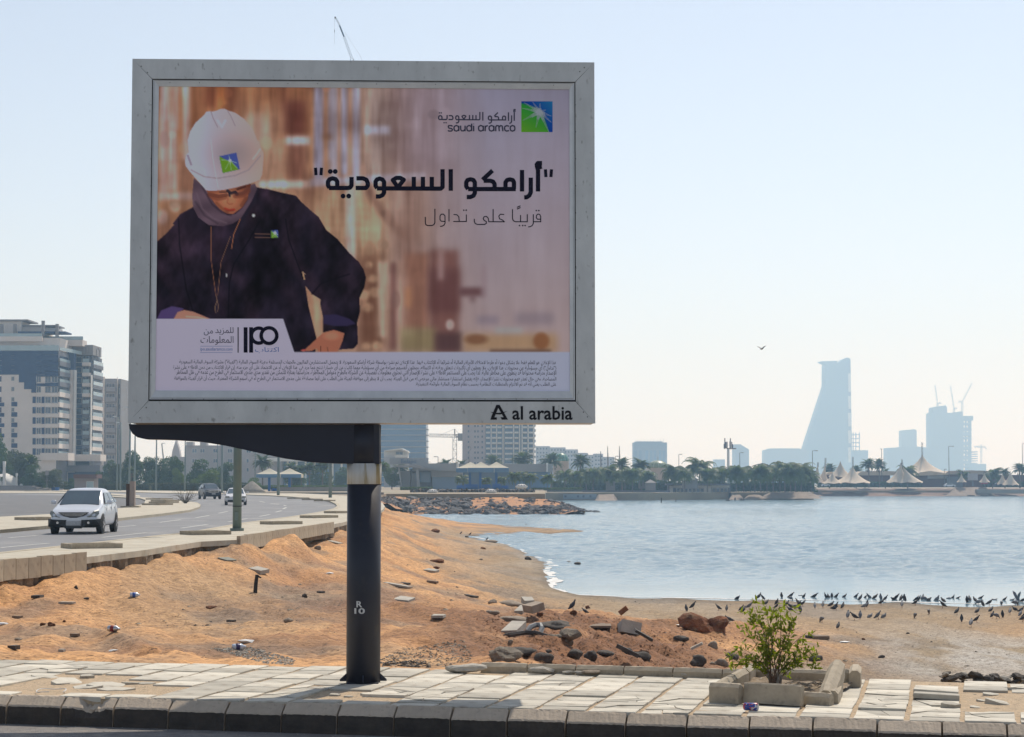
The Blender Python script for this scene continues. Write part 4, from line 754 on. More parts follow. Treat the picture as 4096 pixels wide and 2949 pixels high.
for w_h in HW: strokes('headline_word', w_h, 17.2, m_ink, z2f, poster, .0012)
for q_t in QT: strokes('quotation_mark', [q_t], 12.5, m_ink, z2f, poster, .0012)
for w_h in HW: strokes('logo_word', w_h, 5.0, m_ink2, lambda x, y: z2f(1025 + (x - 192) * .36, 462 + (y - 888) * .40), poster, .0012)
SUB = [[(1735, 1278), (1790, 1278), (1790, 1240), (1783, 1224), (1770, 1221), (1759, 1230), (1757, 1248), (1766, 1259), (1790, 1259)], [(1735, 1222), (1735, 1290), (1727, 1306), (1712, 1315), (1697, 1316)], [(1690, 1222), (1690, 1278), (1602, 1278), (1586, 1270), (1580, 1255), (1580, 1184)], [(1640, 1228), (1640, 1278)], [(1613, 1171), (1640, 1159)], [(1613, 1184), (1640, 1172)],
 [(1518, 1224), (1490, 1222), (1478, 1236), (1484, 1256), (1504, 1264), (1520, 1278), (1404, 1278), (1400, 1252), (1386, 1238), (1370, 1240), (1362, 1254), (1370, 1268), (1385, 1276), (1386, 1290), (1372, 1298), (1318, 1298), (1302, 1290), (1296, 1274), (1296, 1256)], [(1436, 1184), (1436, 1278)],
 [(1237, 1224), (1237, 1276), (1140, 1276)], [(1142, 1224), (1166, 1226), (1181, 1240), (1184, 1276)], [(1108, 1184), (1108, 1276)], [(1079, 1276), (1050, 1274), (1041, 1262), (1041, 1236), (1050, 1222), (1066, 1221), (1078, 1234), (1079, 1288), (1070, 1304), (1056, 1311), (1042, 1312)], [(1003, 1182), (1003, 1284), (995, 1300), (980, 1306), (950, 1306), (936, 1300), (932, 1286), (932, 1242)]]
for w_h in (SUB[:6], SUB[6:8], SUB[8:]): strokes('subtitle_word', w_h, 3.8, m_ink, z2f, poster, .0012)
for q_t in ((1757, 1195), (1776, 1195), (1656, 1306), (1674, 1306), (1632, 1306), (1218, 1192), (1236, 1192)): strokes('letter_dot', [[q_t]], 5.5, m_ink, z2f, poster, .0012)
# text via the built-in font (Arabic needs its joined letter forms)
ARF = {'ء': (0xFE80, 1), 'آ': (0xFE81, 2), 'أ': (0xFE83, 2), 'ؤ': (0xFE85, 2), 'إ': (0xFE87, 2), 'ئ': (0xFE89, 4), 'ا': (0xFE8D, 2), 'ب': (0xFE8F, 4), 'ة': (0xFE93, 2), 'ت': (0xFE95, 4), 'ث': (0xFE99, 4), 'ج': (0xFE9D, 4), 'ح': (0xFEA1, 4), 'خ': (0xFEA5, 4), 'د': (0xFEA9, 2), 'ذ': (0xFEAB, 2), 'ر': (0xFEAD, 2), 'ز': (0xFEAF, 2), 'س': (0xFEB1, 4), 'ش': (0xFEB5, 4), 'ص': (0xFEB9, 4), 'ض': (0xFEBD, 4), 'ط': (0xFEC1, 4), 'ظ': (0xFEC5, 4), 'ع': (0xFEC9, 4), 'غ': (0xFECD, 4), 'ف': (0xFED1, 4), 'ق': (0xFED5, 4), 'ك': (0xFED9, 4), 'ل': (0xFEDD, 4), 'م': (0xFEE1, 4), 'ن': (0xFEE5, 4), 'ه': (0xFEE9, 4), 'و': (0xFEED, 2), 'ى': (0xFEEF, 2), 'ي': (0xFEF1, 4)}
def shape_ar(t):
 t = ''.join(c for c in t if not 0x64B <= ord(c) <= 0x652); out = []; i = 0
 fw = lambda c: c in ARF and ARF[c][1] == 4
 while i < len(t):
  c = t[i]; pv = i > 0 and fw(t[i - 1])
  if c == 'ل' and i + 1 < len(t) and t[i + 1] in 'اأإآ':
   b = {'آ': 0xFEF5, 'أ': 0xFEF7, 'إ': 0xFEF9, 'ا': 0xFEFB}[t[i + 1]]; out.append(chr(b + (1 if pv else 0))); i += 2; continue
  if c in ARF:
   b, k = ARF[c]; nx = k == 4 and i + 1 < len(t) and t[i + 1] in ARF and t[i + 1] != 'ء'
   f = (3 if nx else 1) if pv and k > 1 else (2 if nx else 0); out.append(chr(b + f))
  else: out.append({'(': ')', ')': '(', '،': '،'}.get(c, c))
  i += 1
 return ''.join(out[::-1])
def textmesh(txt, res=2, bold=0):
 c = bpy.data.curves.new('lettering', 'FONT'); c.body = txt; c.offset = bold; c.resolution_u = res; o = bpy.data.objects.new('lettering', c); COL.objects.link(o); bpy.context.view_layer.update()
 me = bpy.data.meshes.new_from_object(o.evaluated_get(bpy.context.evaluated_depsgraph_get())); bpy.data.objects.remove(o); bpy.data.curves.remove(c); return me
def text_on(name, txt, x0, y0, x1, y1, m, parent, off=.0012, P=None, res=2, bold=0):     # fit text into px box on the board
 me = textmesh(txt, res, bold); n = len(me.vertices); co = np.zeros(n * 3, np.float32); me.vertices.foreach_get('co', co); co = co.reshape(-1, 3); mn, mx_ = co.min(0), co.max(0)
 A = (P or PL)(x0, y1, off) if P else PL(x0, y1, OFFP + off if parent is poster else off); B_ = PL(x1, y0, OFFP + off if parent is poster else off)
 out = np.zeros_like(co); out[:, 0] = A[0] + (co[:, 0] - mn[0]) / (mx_[0] - mn[0]) * (B_[0] - A[0]); out[:, 2] = A[1] + (co[:, 1] - mn[1]) / (mx_[1] - mn[1]) * (B_[1] - A[1]); out[:, 1] = -((OFFP if parent is poster else 0) + off)
 me.vertices.foreach_set('co', out.ravel()); me.materials.clear(); me.materials.append(m); me.update(); return link(name, me, parent)
FINE = [('هذا الإعلان هو للعلم فقط ولا يشكل دعوة أو طرحا لامتلاك الأوراق المالية أو شرائها أو الاكتتاب فيها. هذا الإعلان تم نشره بواسطة شركة أرامكو السعودية. لا يتحمل المستشارون الماليون والجهات المستلمة وهيئة السوق المالية ("الهيئة") وشركة السوق المالية السعودية', 717, 1438, 2225, 1462),
  ('("تداول") أي مسؤولية عن محتويات هذا الإعلان، ولا يعطون أي تأكيدات تتعلق بدقته أو اكتماله، ويخلون أنفسهم صراحة من أي مسؤولية مهما كانت عن أي خسارة تنتج عما ورد في هذا الإعلان أو عن الاعتماد على أي جزء منه. إن قرار الاكتتاب من دون الاطلاع على نشرة', 692, 1460, 2225, 1484),
  ('الإصدار ودراسة محتواها قد ينطوي على مخاطر عالية. لذا يجب على المستثمر الاطلاع على نشرة الإصدار التي تحتوي معلومات تفصيلية عن الشركة والطرح وعوامل المخاطرة، ودراستها بعناية للتمكن من تقدير مدى جدوى الاستثمار في الطرح من عدمه في ظل المخاطر', 705, 1482, 2225, 1506),
  ('المصاحبة، وفي حال تعذر فهم محتويات نشرة الإصدار، فإنه يفضل استشارة مستشار مالي مرخص له من قبل الهيئة. يجب أن لا ينظر إلى موافقة الهيئة على الطلب على أنها مصادقة على جدوى الاستثمار في الطرح أو في أسهم الشركة المعنية، حيث أن قرار الهيئة بالموافقة', 697, 1504, 2225, 1528),
  ('على الطلب يعني أنه قد تم الالتزام بالمتطلبات النظامية بحسب نظام السوق المالية ولوائحه التنفيذية.', 1662, 1526, 2225, 1550)]
for k, (t_, x0, y0, x1, y1) in enumerate(FINE): text_on('fine_print', shape_ar(t_), x0, y0, x1, y1, m_ink2, poster, res=1)
text_on('link_text', shape_ar('للمزيد'), 861, 1309, 934, 1340, m_ink2, poster); text_on('link_text', shape_ar('من'), 815, 1318, 852, 1342, m_ink2, poster); text_on('link_text', shape_ar('المعلومات'), 802, 1345, 934, 1380, m_ink2, poster); text_on('web_address', 'ipo.saudiaramco.com', 801, 1390, 930, 1407, m_inkb, poster)
text_on('ipo_caption', shape_ar('اكتتاب'), 1020, 1389, 1115, 1413, m_inkb, poster)
r3 = lambda x, y: (560 + x / 2.268, 850 + y / 2.268)
strokes('divider_line', [[(548, 1214), (840, 1214)]], 1.2, m_inkb, r3, poster, .0012); strokes('divider_line', [[(545, 1272), (836, 1272)]], 1.2, m_inkb, r3, poster, .0012); strokes('divider_line', [[(890, 1042), (890, 1272)]], 4, m_ink, r3, poster, .0012)
def arcp(cx, cy, r, a0, a1, n=22): return [(cx + r * math.cos(R(a0 + (a1 - a0) * k / n)), cy - r * math.sin(R(a0 + (a1 - a0) * k / n))) for k in range(n + 1)]
strokes('ipo_mark', [[(958, 1042), (958, 1272)], [(1008, 1042), (1008, 1272)]], 15.5, m_ink, r3, poster, .0012); strokes('ipo_mark', [arcp(1170, 1118, 71, 0, 360, 40)], 14, m_ink, r3, poster, .0022); strokes('ipo_mark', [arcp(1078, 1118, 68, 62, 298, 28)], 14, m_ink, r3, poster, .0012)
# logo latin name
def A_(x): return [[(x, 585)], ]
LAT = []
def glyph(c, x):
 w = 40
 if c == 's': LAT.append([(x + 34, 570), (x + 28, 563), (x + 8, 563), (x + 4, 572), (x + 10, 582), (x + 28, 585), (x + 34, 594), (x + 28, 603), (x + 8, 604), (x + 2, 598)]); return 42
 if c in 'ad': LAT.append([(x + 36, 582 if c == 'a' else 548), (x + 36, 604)]); LAT.append([(x + 36, 584), (x + 32, 568), (x + 18, 562), (x + 4, 570), (x + 2, 584), (x + 6, 599), (x + 18, 604), (x + 32, 599), (x + 36, 584)]); LAT.append([(x + 36, 564), (x + 36, 584)]); return 46
 if c == 'u': LAT.append([(x + 3, 563), (x + 3, 590), (x + 10, 602), (x + 24, 602), (x + 34, 590), (x + 34, 563)]); LAT.append([(x + 34, 590), (x + 34, 605)]); return 44
 if c == 'i': LAT.append([(x + 4, 564), (x + 4, 605)]); LAT.append([(x + 4, 549), (x + 4, 553)]); return 14
 if c == 'r': LAT.append([(x + 3, 563), (x + 3, 605)]); LAT.append([(x + 3, 580), (x + 8, 568), (x + 22, 563)]); return 28
 if c == 'm': LAT.append([(x + 3, 605), (x + 3, 572), (x + 10, 563), (x + 24, 565), (x + 28, 605)]); LAT.append([(x + 28, 575), (x + 36, 563), (x + 48, 566), (x + 53, 605)]); return 62
 if c == 'c': LAT.append([(x + 34, 568), (x + 18, 563), (x + 5, 570), (x + 2, 584), (x + 6, 598), (x + 18, 604), (x + 34, 600)]); return 40
 if c == 'o': LAT.append([(x + 36, 584), (x + 32, 568), (x + 18, 562), (x + 4, 570), (x + 2, 584), (x + 6, 599), (x + 18, 604), (x + 32, 599), (x + 36, 584)]); return 44
 return 22
x_ = 0
for ch in 'saudi aramco': x_ += glyph(ch, x_)
sc_ = (1601 - 1098) / (x_ - 6)
xsp = 42 + 46 + 44 + 46 + 14 + 8
for gl in ([p for p in LAT if p[0][0] < xsp], [p for p in LAT if p[0][0] >= xsp]): strokes('logo_name', gl, 5.4, m_ink2, lambda x, y: z2f(1098 + x * sc_, y), poster, .0012)
# emblem: green / blue square with the dotted star burst
lg = lambda x, y: (2050 + x / 9.072, 370 + y / 9.072)
def P3(x, y, o): s, z = PL(x, y, OFFP + o); return bl(s, OFFP + o, z)
emb = bpy.data.meshes.new('emblem'); ev = []; ef = []; ecol = []; NE = 28
for j in range(NE + 1):
 for i in range(NE + 1):
  u, v = i / NE, j / NE; x, y = 320 + u * 1135, 325 + v * 1115; ev.append(P3(*lg(x, y), .0012))
  c0 = 480 + 0; bx, by = u, v
  arc_ = v - (.06 + .42 * max(0, u) ** 1.3 + 1.2 * max(0, u - .62) ** 1.15 * 2.2) # boundary green below
  gcol = np.array([30, 112, 50]) * (1 - max(0, v - u * .6) * .9) + np.array([84, 128, 30]) * max(0, v - u * .6) * .9
  bcol = np.array([8, 40, 128]) * (1 - max(0, u - v * .8)) + np.array([26, 88, 140]) * max(0, u - v * .8)
  k = min(1, max(0, arc_ * 14 + .5)); ecol.append(list(np.array(srgb(gcol * k + bcol * (1 - k))) * PRINT_GAIN) + [1])
for j in range(NE):
 for i in range(NE): a = j * (NE + 1) + i; ef.append((a, a + NE + 1, a + NE + 2, a + 1))
emb.from_pydata(ev, [], ef); ca = emb.color_attributes.new('print', 'FLOAT_COLOR', 'POINT'); ca.data.foreach_set('color', np.array(ecol, np.float32).ravel()); emb.materials.append(m_print); link('emblem', emb, poster)
mb = MB(); kk = 0
core = (985, 700)
for (ex, ey, w_) in ((440, 385, 60), (375, 580, 60), (385, 1010, 80), (740, 360, 50), (1000, 410, 70), (1200, 640, 70), (1400, 860, 70), (1400, 1080, 60), (1310, 1420, 60), (850, 1260, 80), (720, 900, 90), (1160, 1000, 90)):
 dx, dy = ex - core[0], ey - core[1]; l = math.hypot(dx, dy); nst = int(l / 36)
 for a in range(nst):
  t = (a + 1) / nst; hw = w_ * (1 - t) * .9 + 12; nb = max(1, int(hw / 22))
  for b in range(-nb, nb + 1):
   o_ = b * hw / (nb + .5); x = core[0] + dx * t - dy / l * o_; y = core[1] + dy * t + dx / l * o_; r = 17 * (1 - t * .45) * (1 if t < .5 else .8); kk += 1
   mb.add([P3(*lg(x + r * math.cos(q), y - r * math.sin(q)), .002 + kk * 2e-6) for q in [i * math.pi / 3 for i in range(6)]], [tuple(range(6))])
mb.add([P3(*lg(core[0] - 60 + 95 * math.cos(q), core[1] + 10 - 70 * math.sin(q)), .0045) for q in [i * math.pi / 8 for i in range(16)]], [tuple(range(16))])
mb.build('emblem_burst', m_inkw, poster)
# maker's name on the frame
m_let = mat('frame_lettering', (.022, .022, .026), (.022, .022, .026), rough=.7, scale=1, spec=.05)
text_on('maker_name', 'al arabia', 2049, 1625, 2290, 1680, m_let, board, off=.002, bold=.018)
r5 = lambda x, y: (1400 + x / 2.2235, 1000 + y / 2.2235)
mb = MB()
for pl in ([(1262, 1470), (1302, 1378), (1330, 1378), (1276, 1510), (1248, 1510)], [(1302, 1378), (1330, 1378), (1405, 1510), (1350, 1510), (1338, 1488), (1366, 1488)], [(1248, 1510), (1260, 1486), (1306, 1490), (1306, 1510)]):
 mb.add([bl(PL(*r5(*p))[0], .002 + .0001 * len(pl), PL(*r5(*p))[1]) for p in pl][::-1], [tuple(range(len(pl)))])
mb.build('maker_mark', m_let, board)
sw = [(1246, 1440), (1290, 1462), (1340, 1464), (1403, 1432), (1350, 1448), (1300, 1450)]
mb = MB(); mb.add([bl(PL(*r5(*p))[0], .0035, PL(*r5(*p))[1]) for p in sw], [tuple(range(6))]); mb.build('maker_mark', m_let, board)
# arm (curved cantilever) and pillar
armc = [(515, 1697), (518, 1715), (530, 1735), (550, 1750), (580, 1757), (640, 1758), (700, 1760), (800, 1767), (900, 1783), (980, 1800), (1060, 1818), (1140, 1835), (1240, 1849), (1330, 1854), (1449, 1856), (1449, 1697)]
OA = -.09
pts = [PL(x, y, OA) for x, y in armc]; mb = MB(); mb.prism([bl(s, OA, min(z, zb - .004)) for s, z in pts], (0, .26, 0)); bpart(mb, 'arm', m_arm)
mb = MB(); mb.prism([bl(s, OA - .002, min(z, zb - .004)) for s, z in [PL(x, y, OA) for x, y in ((1452, 1697), (1452, 1856), (1518, 1856), (1518, 1697))]], (0, .25, 0)); bpart(mb, 'arm_cap', m_pil)
pcx = PL(1454, 2000, OA)[0]; PR = .162
def cyl(name, za, zb_, r, m, n=48, parent=board, smooth=True):
 mb = MB(); mb.lathe([(r, za), (r, zb_)], (pcx, -OA + .13, 0), n); return mb.build(name, m, parent, smooth)
zj1 = PL(1454, 1937, OA - .0)[1]; zj2 = PL(1454, 1854, OA)[1]
m_band = mat('worn_white_band', (.60, .60, .58), (.52, .50, .44), rough=.6, scale=3, c=(.30, .23, .10), cscale=3.2, clo=.5, chi=.62, stretch=(7, 7, .5), bump=.2, bscale=20)
cyl('pillar', -.03, zj1, PR, m_pil); cyl('reflective_band', zj1, zj2, PR + .003, m_band)
cyl('pillar_head', zj2, zb - .01, PR - .003, m_pil)
mb = MB(); mb.box((pcx, -OA + .13, .003), (.30, .30, .02)); bpart(mb, 'base_plate', m_arm)
for a in range(4):
 mb = MB(); th = math.pi / 2 * a; c, s = math.cos(th), math.sin(th); ox, oy = pcx, -OA + .13
 mb.prism([(ox + c * PR, oy + s * PR, .012), (ox + c * (PR + .06), oy + s * (PR + .06), .012), (ox + c * (PR + .06), oy + s * (PR + .06), .03), (ox + c * PR, oy + s * PR, .085)], (-s * .012, c * .012, 0)); bpart(mb, 'gusset', m_arm)
m_wlet = mat('white_lettering', (.62, .62, .6), (.5, .5, .5), rough=.6, scale=8)
def on_pillar(txt, px0, py0, px1, py1):
 me = textmesh(txt, 4, .028); n = len(me.vertices); co = np.zeros(n * 3, np.float32); me.vertices.foreach_get('co', co); co = co.reshape(-1, 3); mn, mx_ = co.min(0), co.max(0)
 rr = PR + .0025; a0 = (px0 - 1454) / 66 * PR; a1 = (px1 - 1454) / 66 * PR; oo = OA + PR - .13; z1 = PL(1454, py0, oo)[1]; z0 = PL(1454, py1, oo)[1]
 x = a0 + (co[:, 0] - mn[0]) / (mx_[0] - mn[0]) * (a1 - a0); out = np.zeros_like(co); th = np.arcsin(np.clip(x / rr, -1, 1)); out[:, 0] = pcx + rr * np.sin(th); out[:, 1] = -OA + .13 - rr * np.cos(th); out[:, 2] = z0 + (co[:, 1] - mn[1]) / (mx_[1] - mn[1]) * (z1 - z0)
 me.vertices.foreach_set('co', out.ravel()); me.materials.clear(); me.materials.append(m_wlet); me.update(); link('pillar_number', me, board)
on_pillar('R', 1429, 2405, 1452, 2430); on_pillar('10', 1421, 2433, 1462, 2456)
# ---------------------------------------------------------------- edging stones, planter, shrub, can
def edging(p0, p1, h, th, label, m=m_edge, cham=.035, name='edging_stone', cat='edging stone', group=None, tilt=0, zb=0.0, lean=0):
 p0 = Vector(p0); p1 = Vector(p1); d = p1 - p0; L_ = d.length; a = math.atan2(d.y, d.x); rs = np.random.RandomState(int(abs(p0.x * 997 + p0.y * 31)) % 9999)
 prof = [(-th / 2, 0), (-th / 2, h - cham), (-th / 2 + cham, h), (th / 2 - cham, h), (th / 2, h - cham), (th / 2, 0)]; n = 10; vs = []
 for i in range(n + 1):
  x = -L_ / 2 + L_ * i / n; e = i in (0, n)
  for (y, z) in prof: vs.append((x + rs.uniform(-.003, .003) * e, y + rs.uniform(-.002, .002) - (math.copysign(.004, y) if e else 0), z + rs.uniform(-.002, .002) - (.004 if e and z > .02 else 0)))
 q = 6; fs = [(i * q + j, (i + 1) * q + j, (i + 1) * q + (j + 1) % q, i * q + (j + 1) % q) for i in range(n) for j in range(q)] + [tuple(range(q)), tuple(range(n * q, n * q + q))[::-1]]
 mb = MB(); mb.add(vs, fs); o = mb.build(name, m); o.location = ((p0.x + p1.x) / 2, (p0.y + p1.y) / 2, zb); o.rotation_euler = (R(lean), R(tilt), a); return tag(o, label, cat, group)
# low wall of edging stones behind the pavement
bj = [1925, 2114, 2306, 2498, 2695, 2892, 3008]
for i, (a, b) in enumerate(zip(bj[:-1], bj[1:])):
 ya = 2683 + (a - 1925) * .0285; yb = 2683 + (b - 1925) * .0285
 pa = G(a + 3, ya, 0); pb_ = G(b - 3, yb, 0)
 edging(pa, pb_, .105, .11, ['first edging stone from the left along the back of the pavement', 'second edging stone, behind two pale stone chips', 'third edging stone behind the pavement, below dark boulders', 'fourth edging stone behind the pavement, below a leaning plank', 'fifth edging stone along the back of the pavement', 'short edging stone joining the planter corner'][i], group='edging stones along the back of the pavement', zb=-.02)
PG = 'concrete edging stones round the tree pit'
edging(G(2846, 2808), G(2963, 2815), .17, .12, 'short squat edging stone at the front left corner of the tree pit', group=PG, cham=.03)
edging(G(2979, 2812), G(3208, 2826), .178, .09, 'long leaning edging stone at the front of the tree pit, behind the can', group=PG, cham=.012, lean=-9)
edging(G(3206, 2816), G(3326, 2824), .105, .10, 'low edging stone at the front right of the tree pit', group=PG, cham=.03)
edging(G(3332, 2818), G(3352, 2768), .12, .10, 'end edging stone turning back at the front right of the tree pit', group=PG, cham=.03)
edging(G(2868, 2800), G(2975, 2738), .15, .11, 'sunlit edging stone on the left side of the tree pit with grey streaks', group=PG, cham=.035)
edging(G(2978, 2736), G(3006, 2716), .15, .11, 'short edging stone at the back left of the tree pit', group=PG, cham=.035)
edging(G(3010, 2716), G(3312, 2728), .11, .11, 'long edging stone at the back of the tree pit behind the shrub', group=PG, cham=.03)
edging(G(3316, 2727), G(3412, 2734), .13, .11, 'edging stone at the back right corner of the tree pit', group=PG, cham=.03)
edging(G(3420, 2750), G(3424, 2722), .16, .11, 'upright edging stone at the right end of the tree pit', group=PG, cham=.03)
edging(G(3304, 2790, .06), G(3352, 2738, .06), .16, .14, 'eight sided loose edging stone lying tilted across the tree pit', group=PG, cham=.045, tilt=-9, zb=.05)
# pit soil
m_pit = mat('pit_soil', (.30, .22, .14), (.16, .12, .08), rough=1, scale=9, bump=1, bscale=30, c=(.42, .38, .32), cscale=30, clo=.6, chi=.7)
pit = [G(2870, 2802, .01), G(3300, 2812, .01), G(3410, 2745, .01), G(3010, 2722, .01)]; mb = MB(); NN = 14; vs = []
for j in range(NN + 1):
 for i in range(NN + 1):
  u, v = i / NN, j / NN; p = pit[0] * (1 - u) * (1 - v) + pit[1] * u * (1 - v) + pit[2] * u * v + pit[3] * (1 - u) * v; vs.append((p.x, p.y, .012 + .03 * float(vnoise(np.array(p.x * 6), np.array(p.y * 6), 5)) + .02 * RND.random()))
mb.add(vs, [(j * (NN + 1) + i, j * (NN + 1) + i + 1, (j + 1) * (NN + 1) + i + 1, (j + 1) * (NN + 1) + i) for j in range(NN) for i in range(NN)]); o = mb.build('pit_soil', m_pit); o['kind'] = 'structure'
# shrub
m_leaf = leafmat('shrub_leaf', (.20, .205, .022), (.105, .125, .016), trans=.5); m_stem = mat('shrub_stem', (.20, .12, .075), (.12, .075, .05), rough=.8, scale=12); m_dead = mat('dead_wood', (.36, .31, .25), (.2, .17, .14), rough=.9, scale=15)
sb = G(3098, 2752, .03); shrub = empty('shrub', sb, 'young green leafy shrub growing out of the broken concrete tree pit', 'shrub')
rs = np.random.RandomState(8); leaf = bpy.data.meshes.new('leaf')
leaf.from_pydata([(0, 0, 0), (.011, .016, -.002), (.009, .038, -.001), (0, .058, -.006), (-.009, .038, -.001), (-.011, .016, -.002), (0, .018, -.005), (0, .04, -.006)], [], [(0, 1, 6), (1, 2, 7, 6), (2, 3, 7), (3, 4, 7), (4, 5, 6, 7), (5, 0, 6)]); leaf.materials.append(m_leaf)
tips = []
ends = [(-.30, .12, .36), (-.34, -.02, .30), (-.20, .05, .62), (-.24, .1, .50), (-.08, 0, .74), (-.1, .1, .58), (.02, -.05, .62), (.06, .05, .74), (.0, .1, .68), (.14, 0, .56), (.22, .05, .64), (.30, 0, .50), (.26, .1, .36), (.34, .05, .30), (.20, -.1, .28), (-.16, -.1, .26), (-.05, -.1, .44), (.10, -.1, .42), (.36, .0, .22), (-.36, .05, .24), (.12, .1, .66), (-.18, .0, .70)]
for e in ends:
 e = Vector(e); b0 = Vector((rs.uniform(-.05, .05), rs.uniform(-.04, .04), 0)); k = 6; pts = []
 side = Vector((-e.y, e.x, 0)).normalized() * rs.uniform(-.05, .05)
 for i in range(k + 1):
  t = i / k; pts.append(b0 * (1 - t) + e * (t ** 1.0) + side * math.sin(t * 3.14) + Vector((e.x * .35 * t * (t - 1), 0, .05 * math.sin(t * 3.1))))
 mb = MB(); mb.tube(pts, [.0065 * (1 - .75 * i / k) for i in range(k + 1)], 5); mb.build('stem', m_stem, shrub)
 for i in range(2, k + 1):
  for _ in range(2 if i == k - 1 else 1):
   q = pts[i]; dr = (pts[i] - pts[i - 1]).normalized() + Vector(rs.normal(size=3) * .8); dr.normalize(); tips.append((q, dr))
allleaf = []
for q, dr in tips:
 l = rs.uniform(.06, .14); n = rs.randint(7, 11)
 for i in range(n):
  t = (i + 1) / n; p = q + dr * l * t; dd = (dr * .5 + Vector(rs.normal(size=3) * .8) + Vector((0, 0, .05))).normalized(); allleaf.append((p, dd, rs.uniform(.7, 1.2)))
rs.shuffle(allleaf); big = MB()
for i, (p, dd, s) in enumerate(allleaf):
 zax = Vector(rs.normal(size=3)) + Vector((0, 0, 1.2)); x = dd.cross(zax).normalized(); z = x.cross(dd); M = Matrix((x, dd, z)).transposed().to_4x4(); M.translation = p; M = M @ Matrix.Scale(s, 4)
 if i < 290: link('leaf', leaf, shrub, M)
 else: big.add([M @ v.co for v in leaf.vertices], [tuple(f.vertices) for f in leaf.polygons])
o = big.build('foliage', m_leaf, shrub); o['kind'] = 'stuff'
mb = MB()
for i in range(9): a = rs.uniform(0, 6.28); mb.tube([(rs.uniform(-.06, .06), rs.uniform(-.04, .04), 0), (rs.uniform(-.07, .07), rs.uniform(-.04, .04), rs.uniform(.07, .15))], [.016, .008], 6)
mb.build('stump', m_dead, shrub)
for k in range(16):
 p = sb + Vector((rs.uniform(.08, .42), rs.uniform(-.1, .12), .01)); mb = MB(); pts = [(0, 0, 0)]; a = rs.uniform(-.6, .6)
 for i in range(5): pts.append((pts[-1][0] + .04 * math.cos(a), pts[-1][1] + .04 * math.sin(a), .02 + .035 * math.sin(i * .8) * rs.rand())); a += rs.uniform(-.5, .5)
 mb.tube(pts, .004, 5); tag(mb.build('dead_twig', m_dead, None, loc=p), 'dry grey brown twig lying in the tree pit right of the shrub stump', 'twig', 'dry twigs in the tree pit')
# can
m_can = mat('can_metal', (.55, .56, .58), (.45, .46, .48), rough=.3, metal=.8, scale=3); m_canp = mat('can_print', (.02, .06, .30), (.45, .03, .04), rough=.35, scale=30, detail=2, lo=.5, hi=.53, c=(.6, .6, .62), cscale=40, clo=.58, chi=.6)
cn = empty('drink_can', G(3003, 2827, .033), 'blue and red crushed drink can lying on the pavement by the tree pit', 'can'); cn.rotation_euler = (0, R(90), R(-20))
mb = MB(); mb.lathe([(.024, -.06), (.032, -.052), (.033, .05), (.028, .06)], (0, 0, 0), 20); mb.build('can_body', m_canp, cn, True)
mb = MB(); mb.lathe([(.0, .0575), (.022, .0575), (.027, .063), (.028, .0605)], (0, 0, 0), 20); mb.build('can_lid', m_can, cn, True)
mb = MB(); mb.lathe([(.001, .0585), (.010, .0587)], (.008, 0, 0), 12); mb.build('can_opening', m_dark, cn)
mb = MB(); pts = [(.13 * math.cos(a), .16 * math.sin(a), .006 * math.sin(3 * a)) for a in [R(-20 + 13 * i) for i in range(24)]]; mb.tube(pts, .004, 6)
m_wire = mat('white_plastic', (.7, .7, .68), (.6, .6, .58), rough=.5, scale=3); tag(mb.build('plastic_strap', m_wire, None, loc=G(205, 2762, .01)), 'thin white plastic strap loop on the broken slabs at the left', 'strap')
# ---------------------------------------------------------------- rocks & debris on the beach
m_bas = mat('basalt', (.10, .082, .066), (.045, .038, .032), rough=.85, scale=2.2, bump=.6, bscale=14, rnd=.2, c=(.2, .15, .1), cscale=2.5, clo=.6, chi=.8)
m_tanr = mat('tan_rock', (.36, .29, .22), (.24, .19, .14), rough=.9, scale=3, bump=.6, bscale=16, rnd=.15)
m_redr = mat('red_rock', (.27, .10, .038), (.12, .05, .024), rough=.95, scale=1.6, bump=1.0, bscale=5, c=(.33, .22, .12), cscale=2, clo=.6, chi=.8, bdist=.06)
m_conc = mat('pale_concrete', (.48, .44, .37), (.36, .33, .28), rough=.9, scale=2, bump=.4, bscale=20, rnd=.1)
m_agg = mat('rough_aggregate', (.34, .28, .2), (.16, .14, .12), rough=.95, scale=10, bump=1, bscale=20)
def rock(px, py, wpx, hpx, label, m, seed, cat='rock', group=None, depth=.8, boxy=0, rough=.22, smooth=True, rz=0, name='rock', flat=1.0, tilt=0):
 p = T(px, py); s = p.y / F; me = rock_mesh(name, m, seed, 3, rough, flat, smooth, boxy); o = link(name, me); wv = wpx * s / 1.95; hv = hpx * s / 1.8
 o.scale = (wv, wv * depth, hv); o.location = (p.x, p.y + wv * depth * .4, p.z + hv * .38); o.rotation_euler = (R(tilt), R(rz), R(RND.uniform(-20, 20) if not rz else 0)); return tag(o, label, cat, group)
BG = 'dark boulders behind the edging stones'
